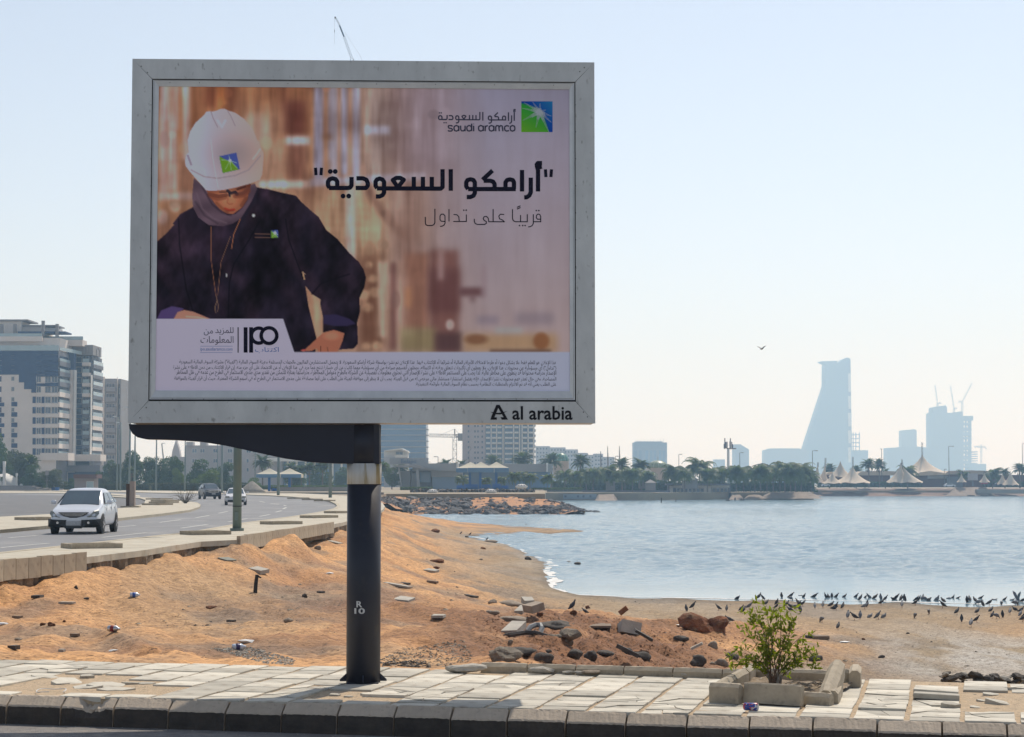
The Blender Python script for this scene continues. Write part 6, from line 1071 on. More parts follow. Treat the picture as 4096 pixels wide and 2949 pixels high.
# ---------------------------------------------------------------- cars
m_gl = mat('car_glass', (.05, .08, .10), (.04, .06, .08), rough=.06, scale=1, spec=.9); m_tyre = mat('tyre', (.02, .02, .02), (.03, .03, .03), rough=.9, scale=8); m_rim = mat('rim', (.5, .5, .52), (.4, .4, .42), rough=.3, metal=.8, scale=5); m_blk = mat('black_trim', (.02, .02, .022), (.015, .015, .016), rough=.6, scale=3)
m_lamp = mat('headlamp', (.32, .33, .30), (.16, .17, .16), rough=.12, scale=9, spec=.8); m_plate = mat('plate', (.5, .5, .5), (.3, .3, .3), rough=.5, scale=30); m_chr = mat('chrome', (.6, .6, .62), (.5, .5, .52), rough=.15, metal=1, scale=3)
def paint(name, c, rough=.28, metal=.4): return mat(name, c, tuple(x * .92 for x in c), rough=rough, metal=metal, scale=.6, spec=.6)
def car(label, P, body_m, st, L_, W_, wr, axles, cab, dark_low=None, p=Vector((0, 0, 0)), rz=0, front=None):
 root = empty('car', p, label, 'car', None, rz); hs = [-.5 * L_ + s[0] for s in st]
 def sec(s): zb, zk, zt, w_, wt = s[1:]; return [(0, zb), (w_ * .86, zb), (w_ * .98, zb + .10), (w_, zb + .26 if zk - zb > .4 else (zb + zk) / 2), (w_ * .985, zk - .10), (w_ * .95, zk), (wt + (w_ * .95 - wt) * .12 if zt - zk > .3 else wt + .06, zt - .09 if zt - zk > .3 else zt - .03), (wt * .93, zt - .012), (wt * .5, zt + .008), (0, zt + .012)]
 vs = []; n = 0
 for y, s in zip(hs, st):
  q = sec(s); ring = [(x, y, z) for x, z in q] + [(-x, y, z) for x, z in q[::-1][1:-1]]; n = len(ring); vs += ring
 fs = [(i * n + k, i * n + (k + 1) % n, (i + 1) * n + (k + 1) % n, (i + 1) * n + k) for i in range(len(st) - 1) for k in range(n)] + [tuple(range(n))[::-1], tuple(range((len(st) - 1) * n, len(st) * n))]
 mb = MB(); mb.add(vs, fs); me = mb.mesh('body', body_m, True); bo = link('body', me, root); md = bo.modifiers.new('s', 'SUBSURF'); md.levels = 2; md.render_levels = 2
 def q_(name, pts, m, th=.012, par=root):
  mb = MB(); a, b, c = Vector(pts[0]), Vector(pts[1]), Vector(pts[2]); nn_ = (b - a).cross(c - a).normalized(); mb.prism(pts, nn_ * -th); return mb.build(name, m, par)
 # cabin glazing: cab = (y cowl, z cowl, half w) (y roof front, z, half w) (y roof rear...) (y tail)
 (yc, zc, wc), (yr, zr, wr_), (yq, zq, wq), (yt, zt_, wt_) = [(-.5 * L_ + a[0], a[1], a[2]) for a in cab]
 ins = .06
 q_('windscreen', [(-wc + .09, yc - .07, zc + .02), (wc - .09, yc - .07, zc + .02), (wr_ - .04, yr - .13, zr - .03), (-wr_ + .04, yr - .13, zr - .03)], m_gl, .06)
 q_('rear_window', [(wt_ - .1, yt + .015, zt_ + .04), (-wt_ + .1, yt + .015, zt_ + .04), (-wq + .08, yq + .03, zq - .06), (wq - .08, yq + .03, zq - .06)], m_gl, .03)
 beltw = W_ / 2 * .955; zb_ = zc + .03
 for sgn in (-1, 1):
  seg = [(yc + (yr - yc) * .35, yc + (yr - yc) * 1.02, yr + (yq - yr) * .36), (yr + (yq - yr) * .42, None, yr + (yq - yr) * .88), (yr + (yq - yr) * .94, None, yq + (yt - yq) * .55)]
  for k, (y0, ya, y1) in enumerate(seg):
   zt0 = zr - .11; x0 = sgn * (beltw + .004); x1 = sgn * (wr_ + (beltw - wr_) * .18 + .012)
   if k == 0: pts = [(x0, y0, zb_), (x0, y1, zb_ + .02), (x1, y1, zt0), (x1, ya, zt0)]
   elif k == 1: pts = [(x0, y0, zb_ + .02), (x0, y1, zb_ + .04), (x1, y1, zt0), (x1, y0, zt0)]
   else: pts = [(x0, y0, zb_ + .04), (x0 * .99, y1, zb_ + .06), (x1 * 1.03, yq + .02, zt0 - .12), (x1, y0, zt0)]
   if sgn > 0: pts = pts
   else: pts = pts[::-1]
   q_('side_window', pts, m_gl, .02)
  mb = MB(); mb.box((sgn * (W_ / 2 + .10), yc + (yr - yc) * .38, zb_ + .06), (.20, .12, .15)); mm_ = link('mirror', mb.mesh('mirror', body_m, True), root); md = mm_.modifiers.new('b', 'BEVEL'); md.width = .035; md.segments = 2
  for yy in (yr + (yq - yr) * .10, yr + (yq - yr) * .62):
   mb = MB(); mb.box((sgn * (W_ / 2 * .985), yy + .3, zb_ - .16), (.03, .16, .03)); mb.build('door_handle', m_chr, root)
  for yy in (yc + (yr - yc) * .5, yr + (yq - yr) * .39, yr + (yq - yr) * .90):
   mb = MB(); mb.box((sgn * (W_ / 2 * .982), yy, zb_ - .30), (.012, .012, .52)); mb.build('door_seam', m_blk, root)
  for ya in axles:
   y = -.5 * L_ + ya; x = sgn * (W_ / 2 - .12)
   mb = MB(); mb.tube([(x - .02 * sgn, y, wr + .015), (x + sgn * .112, y, wr + .015)], wr + .055, 24); mb.build('wheel_arch', m_blk, root)
   w0 = len(root.children); mb = MB(); mb.tube([(x - .10 * sgn, y, wr), (x - .09 * sgn, y, wr), (x + sgn * .11, y, wr), (x + sgn * .13, y, wr)], [wr - .03, wr, wr, wr - .03], 28); ty = mb.build('wheel', m_tyre, root, False)
   mb = MB(); mb.tube([(x + sgn * .10, y, wr), (x + sgn * .133, y, wr)], wr * .64, 20)
   mb.build('rim_barrel', m_blk, ty)
   mb = MB()
   for k in range(5): a = k * 2 * math.pi / 5; mb.prism([(x + sgn * .134, y + .045 * math.cos(a + 1.57), wr + .045 * math.sin(a + 1.57)), (x + sgn * .134, y - .045 * math.cos(a + 1.57), wr - .045 * math.sin(a + 1.57)), (x + sgn * .134, y + wr * .62 * math.cos(a - .14), wr + wr * .62 * math.sin(a - .14)), (x + sgn * .134, y + wr * .62 * math.cos(a + .14), wr + wr * .62 * math.sin(a + .14))], (sgn * .012, 0, 0))
   mb.tube([(x + sgn * .13, y, wr), (x + sgn * .15, y, wr)], wr * .16, 10); mb.build('rim', m_rim, ty)
 if front: front(root, q_, L_)
 return root
def front_silver(root, q, L_):
 y = -L_ / 2 - .012
 q('grille', [(-.56, y + .02, .80), (-.36, y, .66), (-.12, y - .005, .60), (.12, y - .005, .60), (.36, y, .66), (.56, y + .02, .80)], m_blk, .05)
 for k in range(3): mb = MB(); mb.box((0, y - .004, .67 + k * .04), (.62 + k * .16, .015, .012)); mb.build('grille_bar', m_chr, root)
 for s in (-1, 1):
  pts = [(s * .60, y + .005, .66), (s * .50, y - .005, .62), (s * .80, y + .12, .62), (s * .90, y + .22, .74), (s * .88, y + .30, .86), (s * .74, y + .12, .82)]
  q('headlight', pts if s > 0 else pts[::-1], m_lamp, .06)
  pts = [(s * .30, y - .035, .52), (s * .30, y - .035, .24), (s * .80, y - .01, .24), (s * .96, y + .25, .28), (s * .96, y + .25, .56), (s * .80, y - .01, .54)]
  q('lower_bumper', pts if s > 0 else pts[::-1], m_blk, .06); mb = MB(); mb.tube([(s * .56, y - .02, .42), (s * .56, y - .06, .42)], .045, 12); mb.build('fog_light', m_chr, root)
 mb = MB(); mb.box((0, y - .01, .40), (.52, .02, .16)); mb.build('number_plate', m_plate, root); mb = MB(); mb.box((0, y + .02, .25), (.62, .06, .08)); mb.build('air_dam', m_blk, root)
silver = paint('silver_paint', (.64, .66, .70), .22, .2); darkp = paint('dark_blue_paint', (.008, .014, .035), .3, .0); whitep = paint('white_paint', (.62, .62, .63), .3, 0)
st1 = [(0, .34, .60, .66, .60, .50), (.06, .28, .66, .76, .80, .66), (.30, .25, .80, .90, .90, .76), (.8, .24, .88, 1.00, .94, .80), (1.15, .24, .94, 1.08, .94, .80), (1.34, .24, .96, 1.12, .94, .78), (2.1, .24, 1.0, 1.60, .94, .66), (2.4, .24, 1.0, 1.68, .94, .66), (3.2, .24, 1.02, 1.68, .94, .65), (3.8, .25, 1.05, 1.56, .93, .62), (4.2, .30, 1.02, 1.18, .90, .66), (4.4, .36, .86, 1.0, .84, .6), (4.46, .42, .72, .84, .7, .5)]
car('silver people carrier with dark lower bumper driving towards the camera on the left', None, silver, st1, 4.46, 1.88, .34, (.86, 3.60), [(1.18, 1.07, .82), (2.08, 1.62, .66), (3.55, 1.62, .64), (4.22, 1.16, .66)], p=Vector((-16.12, 71.0, .008)), rz=R(2), front=front_silver)
def front_suv(root, q, L_):
 y = -L_ / 2 - .015
 mb = MB(); mb.box((0, y, .88), (1.12, .05, .26)); mb.build('grille', m_chr, root)
 for k in range(7): mb = MB(); mb.box((-.44 + k * .147, y - .022, .88), (.095, .03, .19)); mb.build('grille_slot', m_blk, root)
 for s in (-1, 1): mb = MB(); mb.box((s * .74, y + .04, .90), (.28, .10, .16)); mb.build('headlight', m_lamp, root)
 mb = MB(); mb.box((0, y - .01, .60), (.42, .03, .18)); mb.build('number_plate', m_plate, root)
st2 = [(0, .38, .82, .90, .74, .66), (.06, .30, .90, 1.04, .90, .80), (.4, .28, .98, 1.12, .96, .84), (1.1, .27, 1.02, 1.16, .97, .84), (1.35, .27, 1.05, 1.22, .97, .82), (2.0, .27, 1.08, 1.70, .97, .68), (2.5, .27, 1.08, 1.78, .97, .70), (3.9, .27, 1.1, 1.76, .96, .70), (4.5, .3, 1.1, 1.55, .94, .66), (4.75, .38, 1.0, 1.15, .9, .66), (4.82, .45, .8, .95, .8, .6)]
car('dark blue off roader coming round the bend of the far road', None, darkp, st2, 4.82, 1.94, .39, (.9, 3.82), [(1.22, 1.16, .84), (2.08, 1.72, .70), (4.0, 1.70, .68), (4.62, 1.2, .66)], p=Vector((-34.6, 215, .008)), rz=R(20), front=front_suv)
def front_sedan(root, q, L_):
 y = -L_ / 2 - .012
 q('grille', [(-.30, y, .70), (0, y - .01, .62), (.30, y, .70)], m_blk, .04)
 mb = MB(); mb.box((0, y, .36), (1.3, .05, .16)); mb.build('lower_grille', m_blk, root)
 for s in (-1, 1): mb = MB(); mb.box((s * .68, y + .10, .68), (.32, .2, .15)); mb.build('headlight', m_lamp, root)
 mb = MB(); mb.box((0, y - .02, .50), (.40, .03, .12)); mb.build('number_plate', m_plate, root)
st3 = [(0, .30, .56, .62, .62, .54), (.06, .24, .62, .72, .80, .70), (.4, .22, .72, .84, .88, .76), (1.1, .21, .80, .92, .89, .76), (1.4, .21, .86, .98, .89, .76), (2.1, .21, .90, 1.36, .89, .60), (2.6, .21, .90, 1.44, .89, .60), (3.3, .21, .92, 1.42, .89, .59), (4.0, .22, .92, 1.10, .88, .64), (4.6, .28, .90, 1.02, .84, .66), (4.75, .36, .7, .85, .75, .6)]
car('white saloon car on the far road partly behind the thick green lamp post', None, whitep, st3, 4.75, 1.78, .32, (.9, 3.65), [(1.32, .95, .78), (2.16, 1.39, .60), (3.35, 1.38, .59), (4.05, 1.08, .62)], p=Vector((-23.3, 158.5, .008)), rz=R(8.4), front=front_sedan)
# ---------------------------------------------------------------- lamp posts
m_lp = mat('lamp_post_paint', (.16, .215, .19), (.13, .18, .16), rough=.55, scale=.8, c=(.17, .2, .18), cscale=1.5); m_lp2 = mat('far_post_paint', (.17, .22, .21), (.14, .18, .175), rough=.6, scale=.6)
def post(px, pyb, w_, H_, label, lx=0.0, arm=0, m=m_lp2, z=None, group='green lamp posts along the far road', flange=False, ptop=None):
 b = G(px, pyb, ZW if z is None else z) if z is None or z > -50 else None
 r = w_ / 2 * b.y / F; o = empty('lamp_post', b, label, 'lamp post', group)
 h = H_ if ptop is None else AT(px, ptop, b.y).z - b.z
 mb = MB(); mb.tube([(0, 0, 0), (lx * .3, 0, h * .3), (lx, 0, h)], [r, r * .88, r * .5], 14 if w_ > 20 else 8); mb.build('post', m, o, True)
 if flange:
  mb = MB(); mb.tube([(0, 0, -.02), (0, 0, .10)], r * 1.55, 20); mb.build('base_flange', m, o); mb = MB(); mb.tube([(0, 0, .9), (0, 0, .93)], r * 1.03, 20); mb.build('collar', m_blk, o)
  mb = MB(); mb.box((0, -r - .0, .55), (.13, .02, .32)); mb.build('access_door', m, o)
 if arm:
  mb = MB(); mb.tube([(lx, 0, h - .05), (lx + arm * .5, 0, h + .12), (lx + arm, 0, h + .12)], r * .35, 6); mb.build('arm', m, o); mb = MB(); mb.box((lx + arm, 0, h + .08), (.8, .3, .16)); mb.build('lamp_head', m_rail, o)
 return o
post(948, 2124, 36, 12, 'thick green lamp post in front of the white saloon car', arm=1.8, m=m_lp, flange=True, group=None)
for a in [(1113, 1981, 12, 12, 'green lamp post between the two left shade canopies'), (1321, 1991, 14, 12, 'green lamp post just left of the billboard pillar band'), (887, 1972, 10, 12, 'green lamp post beside the dark off roader'), (739, 1966, 7, 12.5, 'thin lamp post left of the bushy green trees'), (624, 1963, 8, 13, 'lamp post above the dead bush and crooked pole'), (538, 1964, 9, 14, 'lamp post nearest the billboard left corner on its right side'), ]:
 post(*a[:4], a[4], arm=1.5)
post(517, 1965, 9, 0, 'lamp post with its head showing just left of the billboard frame', arm=-1.0, ptop=1632); post(481, 1963, 8, 0, 'shorter lamp post with arm to the left beside the grey tower block', arm=-.7, ptop=1692); post(468, 1963, 8, 0, 'lamp post in front of the grey tower block with arm to the left', arm=-.7, ptop=1668)
post(869, 1961, 5, 13, 'very thin distant lamp post behind the green trees', z=.0); post(1020, 1961, 5, 13, 'thin distant lamp post left of the first shade canopy', z=.0); post(668, 1958, 9, 0, 'crooked leaning pale pole with a T shaped top', lx=-1.6, ptop=1775, m=mat('pale_post', (.34, .36, .34), rough=.7), z=-.05, group=None, arm=.6)
# ---------------------------------------------------------------- far walk furniture: low kerb planters, posts, bush
def kring(x0, x1, yt, yb, label, z=.1, rz=None, h=.13, group='low concrete kerb beds on the far walk', dep=.9):
 a, b = G(x0, yb, z), G(x1, yb - (x1 - x0) * .018, z); d = b - a; mb = MB(); L_ = d.length; t = .12
 mb.box((L_ / 2, 0, h / 2), (L_, t, h)); mb.box((L_ / 2, dep, h / 2), (L_, t, h)); mb.box((t / 2, dep / 2, h / 2), (t, dep - t, h)); mb.box((L_ - t / 2, dep / 2, h / 2), (t, dep - t, h)); o = mb.build('kerb_bed', m_edge); o.location = a; o.rotation_euler = (0, 0, math.atan2(d.y, d.x)); return tag(o, label, 'kerb bed', group)
for a in [(284, 488, 0, 2196, 'nearest kerb bed on the far walk above the left wall slabs'), (768, 922, 0, 2141, 'kerb bed on the walk just left of the thick lamp post'), (1090, 1207, 0, 2099, 'kerb bed on the walk above the second row of wall slabs'), (1248, 1350, 0, 2073, 'kerb bed close to the pillar on the left'), (1342, 1386, 0, 2054, 'farthest kerb bed touching the pillar edge'), (1180, 1236, 0, 1996, 'small kerb bed in the bend of the far walk'), (1240, 1290, 0, 2001, 'small kerb bed left of the pillar in the bend'), (1290, 1340, 0, 2006, 'kerb bed at the foot of the lamp post left of the pillar')]: kring(a[0], a[1], a[2], a[3], a[4])
for a in [(140, 250, 0, 2082, 'kerb bed on the traffic island behind the silver car'), (636, 690, 0, 2021, 'front kerb bed on the traffic island'), (660, 714, 0, 2013, 'second kerb bed on the traffic island'), (664, 716, 0, 2006, 'third kerb bed on the traffic island'), (640, 690, 0, 1999, 'rear kerb bed on the traffic island')]: kring(a[0], a[1], a[2], a[3], a[4], z=.13, group='kerb beds on the traffic island', dep=1.6)
p = G(520, 2030, .13); s = p.y / F; ps = empty('broken_post', p, 'broken pinkish concrete post standing on the traffic island', 'post'); mb = MB(); mb.box((.15, .1, 52 * s), (.36, .36, 104 * s)); mb.build('post_shaft', mat('pink_concrete', (.36, .29, .25), rough=.9), ps); mb = MB(); mb.box((-.16, .05, 47 * s), (.22, .3, 94 * s)); mb.build('rusty_side', mat('rust', (.10, .06, .045), (.07, .045, .035), rough=.9, scale=6), ps); mb = MB(); mb.box((.05, 0, .05), (1.3, .8, .12)); mb.build('post_foot', m_edge, ps)
bb = G(742, 2014, .13); m_twig = mat('dry_twig', (.13, .11, .08), (.08, .07, .05), rough=.9, scale=9); mb = MB(); rs = np.random.RandomState(6)
for k in range(46):
 a = rs.uniform(-1.1, 1.1); l = rs.uniform(.6, 1.5); pts = [(rs.uniform(-.1, .1), 0, 0)]
 for i in range(5): pts.append((pts[-1][0] + math.sin(a) * l / 4, pts[-1][1] + rs.uniform(-.12, .12), pts[-1][2] + abs(math.cos(a)) * l / 4)); a += rs.uniform(-.5, .5)
 mb.tube(pts, [.018, .014, .012, .01, .008, .006], 4)
o = mb.build('dead_bush', m_twig, None, loc=bb); tag(o, 'dry leafless bush at the end of the traffic island', 'bush')
# gravel heap, boundary wall, hedge
def AtZ(px, py, Y): return AT(px, py, Y)
m_grav = mat('gravel', (.30, .27, .23), (.2, .18, .155), rough=1, scale=3, bump=.6, bscale=6)
c = AT(1008, 1962, 330); mb = MB(); mb.lathe([(2.4, -.3), (1.9, .2), (1.1, .9), (.35, 1.5), (.02, 1.65)], (0, 0, 0), 20); tag(mb.build('gravel_heap', m_grav, None, True, c), 'grey cone shaped gravel heap beyond the white saloon car', 'gravel heap')
m_bw = mat('boundary_wall', (.28, .26, .23), (.22, .2, .18), rough=.9, scale=.5)
def wallbox(name, x0, x1, yt, yb, Y, dep, m, label, cat, group=None):
 a, b = AT(x0, yb, Y), AT(x1, yt, Y); mb = MB(); mb.box(((a.x + b.x) / 2, Y + dep / 2, (a.z + b.z) / 2), (b.x - a.x, dep, b.z - a.z)); return tag(mb.build(name, m), label, cat, group)
wallbox('low_wall', 950, 1535, 1970, 1979, 312, .5, m_bw, 'low grey boundary wall beyond the bend of the road', 'wall'); wallbox('low_wall', 1110, 1420, 1949, 1966, 402, .4, m_bw, 'grey garden wall behind the left shade canopies', 'wall')
# ---------------------------------------------------------------- vegetation builders
m_pf = leafmat('palm_frond', (.07, .105, .035), (.045, .075, .028), trans=.25); m_pf2 = leafmat('coconut_frond', (.11, .14, .05), (.04, .07, .025), trans=.35); m_tr = mat('palm_trunk', (.19, .15, .115), (.12, .095, .075), rough=.95, scale=3, stretch=(1, 1, 4)); m_fdry = leafmat('dry_frond', (.22, .17, .10), (.15, .11, .07), trans=.15)
m_f1 = leafmat('tree_leaves', (.055, .095, .028), (.03, .06, .02), trans=.25); m_f2 = leafmat('light_leaves', (.10, .14, .035), (.06, .10, .03), trans=.3); m_f3 = leafmat('dull_leaves', (.085, .10, .05), (.05, .065, .032), trans=.2); m_bk = mat('bark', (.13, .10, .08), (.08, .065, .05), rough=.95, scale=3)
def palm_parts(kind, seed):
 rs = np.random.RandomState(seed); H_ = 1.0; tr = MB(); lean = rs.uniform(-.05, .05); th = .74 if kind == 'date' else .55
 tr.tube([(lean * t * t, 0, th * t) for t in (0, .3, .6, .9, 1)], [.026, .022, .02, .022, .026] if kind == 'date' else [.020, .016, .014, .014, .016], 8)
 fr = MB(); nf = 56 if kind == 'date' else 42; L0 = .36 if kind == 'date' else .52; top = Vector((lean, 0, th))
 for k in range(nf):
  az = k * 2.399 + rs.uniform(-.2, .2); el = (rs.uniform(-.25, 1.3) if kind == 'date' else rs.uniform(-.3, 1.35)); L = L0 * rs.uniform(.85, 1.1); n = 7; pts = []; p = top.copy(); e = el
  for i in range(n + 1): pts.append(p.copy()); p = p + Vector((math.cos(az) * math.cos(e), math.sin(az) * math.cos(e), math.sin(e))) * L / n; e -= (.11 if kind == 'date' else .23) * (1 + i * .18)
  fr.tube(pts, [.004] * n + [.002], 3, False)
  for i in range(1, n + 1):
   for f_ in (0, .5):
    q = pts[i - 1].lerp(pts[i], f_); t = (pts[i] - pts[i - 1]).normalized(); sd = t.cross(Vector((0, 0, 1))).normalized()
    if sd.length < .5: sd = Vector((1, 0, 0))
    ll = L * (.24 if kind == 'date' else .26) * math.sin(min(1, (i + f_) / n * .9 + .15) * 3.0) + .01
    for sg in (-1, 1):
     dr = (sd * sg + t * (.8 if kind == 'date' else .45) + Vector((0, 0, .25 if kind == 'date' else -.65))).normalized(); w_ = t * (.015 if kind == 'date' else .018); tip = q + dr * ll; fr.add([q - w_, q + w_, tip + w_ * .3, tip - w_ * .3], [(0, 1, 2, 3)])
 dry = MB()
 for k in range(8 if kind == 'date' else 3):
  az = rs.uniform(0, 6.28); pts = [top, top + Vector((math.cos(az) * .07, math.sin(az) * .07, -.04)), top + Vector((math.cos(az) * .09, math.sin(az) * .09, -.16))]; dry.tube(pts, .006, 3)
  for i in (1, 2):
   q = pts[i]; dry.add([q + Vector((.02, 0, 0)), q - Vector((.02, 0, 0)), q + Vector((0, .01, -.08))], [(0, 1, 2)])
 return tr.mesh('trunk', m_tr, True), fr.mesh('fronds', m_pf if kind == 'date' else m_pf2), dry.mesh('dry_fronds', m_fdry)
PALM = {k: [palm_parts(k, s) for s in range(3 + (k == 'coco') * 2)] for k in ('date', 'coco')}
def palm(px, pt, pb, Y, kind, label, group=None):
 b = AT(px, pb, Y); h = AT(px, pt, Y).z - b.z; o = empty('palm_tree', b, label, 'palm tree', group); o.rotation_euler = (0, 0, RND.uniform(0, 6.28)); k = h / (1.02 if kind == 'date' else .98); o.scale = (k * RND.uniform(.95, 1.1),) * 2 + (k,)
 for nm, me in zip(('trunk', 'fronds', 'dry_fronds'), PALM[kind][RND.randrange(len(PALM[kind]))]): link(nm, me, o)
 return o
def tree_parts(seed, m, n=6500, asp=.75, ls=.05):
 rs = np.random.RandomState(seed); lobes = []
 for k in range(13): a = rs.uniform(0, 6.28); r = rs.uniform(0, .34); lobes.append((r * math.cos(a), r * math.sin(a), rs.uniform(.2, .80), rs.uniform(.15, .27)))
 cr = MB(); L_ = np.array(lobes); wts = L_[:, 3] ** 2; wts /= wts.sum()
 for i in range(n):
  l = lobes[rs.choice(len(lobes), p=wts)]; d = rs.normal(size=3); d /= np.linalg.norm(d); rr = l[3] * (1 - .35 * rs.rand() ** 2) * rs.uniform(.85, 1.12); p = np.array([l[0], l[1], l[2]]) + d * rr * [1, 1, asp]
  if p[2] < .10: continue
  u = rs.normal(size=3); u /= np.linalg.norm(u); v = np.cross(u, rs.normal(size=3)); v /= np.linalg.norm(v); s_ = ls * rs.uniform(.5, 1.1)
  cr.add([p - u * s_ * .6, p + v * s_ * .35, p + u * s_ * .6, p - v * s_ * .35], [(0, 1, 2, 3)])
 tr = MB(); tr.tube([(0, 0, 0), (.01, 0, .2), (.0, 0, .42)], [.03, .022, .012], 7)
 for l in lobes[:7]: tr.tube([(0, 0, .2 + .1 * rs.rand()), (l[0] * .5, l[1] * .5, l[2] * .8), (l[0], l[1], l[2])], [.014, .009, .004], 5)
 return cr.mesh('crown', m), tr.mesh('trunk', m_bk, True)
TREE = [tree_parts(1, m_f1), tree_parts(2, m_f1), tree_parts(3, m_f2), tree_parts(4, m_f3), tree_parts(5, m_f1, asp=.9)]
def tree(x0, x1, pt, pb, Y, v, label, group=None):
 b = AT((x0 + x1) / 2, pb, Y); h = AT(0 + (x0 + x1) / 2, pt, Y).z - b.z; w_ = (x1 - x0) * Y / F; o = empty('tree', b, label, 'tree', group); o.rotation_euler = (0, 0, RND.uniform(0, 6.28)); o.scale = (w_ / .78, w_ / .78, h / .96)
 link('crown', TREE[v][0], o); link('trunk', TREE[v][1], o); return o
def leafbox(name, x0, x1, yt, yb, Y, dep, m, label, cat, n=2500, ls=.16, kind=None, wob=.25):
 a, b = AT(x0, yb, Y), AT(x1, yt, Y); rs = np.random.RandomState(int(x0 * 7 + Y) % 99991); mb = MB(); L_, H_ = b.x - a.x, b.z - a.z
 mb.box(((a.x + b.x) / 2, Y + dep / 2, (a.z + b.z) / 2 - .1), (L_ * .98, dep * .8, H_ * .86))
 for i in range(n):
  x = rs.uniform(0, L_); f = rs.randint(3); y = rs.uniform(0, dep) if f else rs.uniform(-.1, .1); z = (H_ + wob * (float(vnoise(np.array(x * .5), np.array(3.1), 4)) - .4) * H_ * .6 + rs.uniform(-.1, .1)) if f else rs.uniform(0, H_)
  u = rs.normal(size=3); u /= np.linalg.norm(u); v = np.cross(u, rs.normal(size=3)); v /= np.linalg.norm(v) + 1e-9; s_ = ls * rs.uniform(.6, 1.3); p = np.array([a.x + x, Y + y, a.z + z]); mb.add([p - u * s_, p + v * s_ * .6, p + u * s_, p - v * s_ * .6], [(0, 1, 2, 3)])
 o = mb.build(name, m); return tag(o, label, cat, kind=kind)
# ---------------------------------------------------------------- building helpers
def bmat(name, c, v=.88, **k): return mat(name, c, tuple(x * v for x in c), rough=k.pop('rough', .8), scale=k.pop('scale', .15), coord='World', **k)
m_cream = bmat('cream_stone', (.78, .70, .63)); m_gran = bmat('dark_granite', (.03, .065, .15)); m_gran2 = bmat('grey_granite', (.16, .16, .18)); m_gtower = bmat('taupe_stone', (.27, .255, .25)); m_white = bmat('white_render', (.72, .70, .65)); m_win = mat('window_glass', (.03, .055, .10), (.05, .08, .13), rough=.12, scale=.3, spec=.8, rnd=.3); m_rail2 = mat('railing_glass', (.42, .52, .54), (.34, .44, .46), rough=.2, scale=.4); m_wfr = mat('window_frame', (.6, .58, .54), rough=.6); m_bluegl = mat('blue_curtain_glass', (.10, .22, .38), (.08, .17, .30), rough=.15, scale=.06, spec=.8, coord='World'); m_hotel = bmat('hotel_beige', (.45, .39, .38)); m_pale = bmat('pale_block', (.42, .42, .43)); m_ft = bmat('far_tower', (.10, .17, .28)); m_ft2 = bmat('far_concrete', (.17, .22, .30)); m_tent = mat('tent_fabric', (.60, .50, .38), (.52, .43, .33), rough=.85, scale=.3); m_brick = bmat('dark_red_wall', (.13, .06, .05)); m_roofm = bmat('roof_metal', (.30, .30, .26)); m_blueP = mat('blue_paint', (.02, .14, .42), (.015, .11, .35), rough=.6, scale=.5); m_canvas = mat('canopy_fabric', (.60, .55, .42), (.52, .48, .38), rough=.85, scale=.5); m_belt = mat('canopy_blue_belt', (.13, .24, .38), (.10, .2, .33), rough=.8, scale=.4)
def thing(name, px, py, Y, label, cat, group=None): return empty(name, AT(px, py, Y), label, cat, group)
def bx(parent, name, m, x0, x1, yt, yb, Y, dep):       # box whose front face covers the photo rect at depth Y
 a, b = AT(x0, yb, Y), AT(x1, yt, Y); mb = MB(); mb.box(((a.x + b.x) / 2, Y + dep / 2, (a.z + b.z) / 2), (b.x - a.x, dep, b.z - a.z)); me = mb.mesh(name, m)
 o = link(name, me, parent, Matrix.Translation(-parent.location) if parent else None); return o
WINC = {}
def win(parent, x0, x1, yt, yb, Y, frame=m_wfr, glass=m_win, name='window', mull=1):
 a, b = AT(x0, yb, Y), AT(x1, yt, Y); w_, h = round(b.x - a.x, 2), round(b.z - a.z, 2); k = (w_, h, frame.name, glass.name, mull)
 if k not in WINC:
  f = MB(); t = min(.12, w_ * .12)
  f.box((0, 0, h / 2 - t / 2), (w_, .16, t)); f.box((0, 0, -h / 2 + t / 2), (w_, .16, t)); f.box((-w_ / 2 + t / 2, 0, 0), (t, .15, h - 2 * t)); f.box((w_ / 2 - t / 2, 0, 0), (t, .15, h - 2 * t))
  for q in range(mull): f.box((-w_ / 2 + w_ * (q + 1) / (mull + 1), 0, 0), (t * .7, .14, h - 2 * t))
  g_ = MB(); g_.box((0, .02, 0), (w_ - t, .08, h - t)); WINC[k] = (f.mesh('window', frame), g_.mesh('pane', glass))
 M = Matrix.Translation(Vector(((a.x + b.x) / 2, Y - .04, (a.z + b.z) / 2)) - parent.location); o = link(name, WINC[k][0], parent, M); link('pane', WINC[k][1], o); return o
def sidewall(parent, name, m, X, Y0, Y1, z0, z1, th=.3):
 mb = MB(); mb.box((X - th / 2, (Y0 + Y1) / 2, (z0 + z1) / 2), (th, Y1 - Y0, z1 - z0)); return link(name, mb.mesh(name, m), parent, Matrix.Translation(-parent.location))
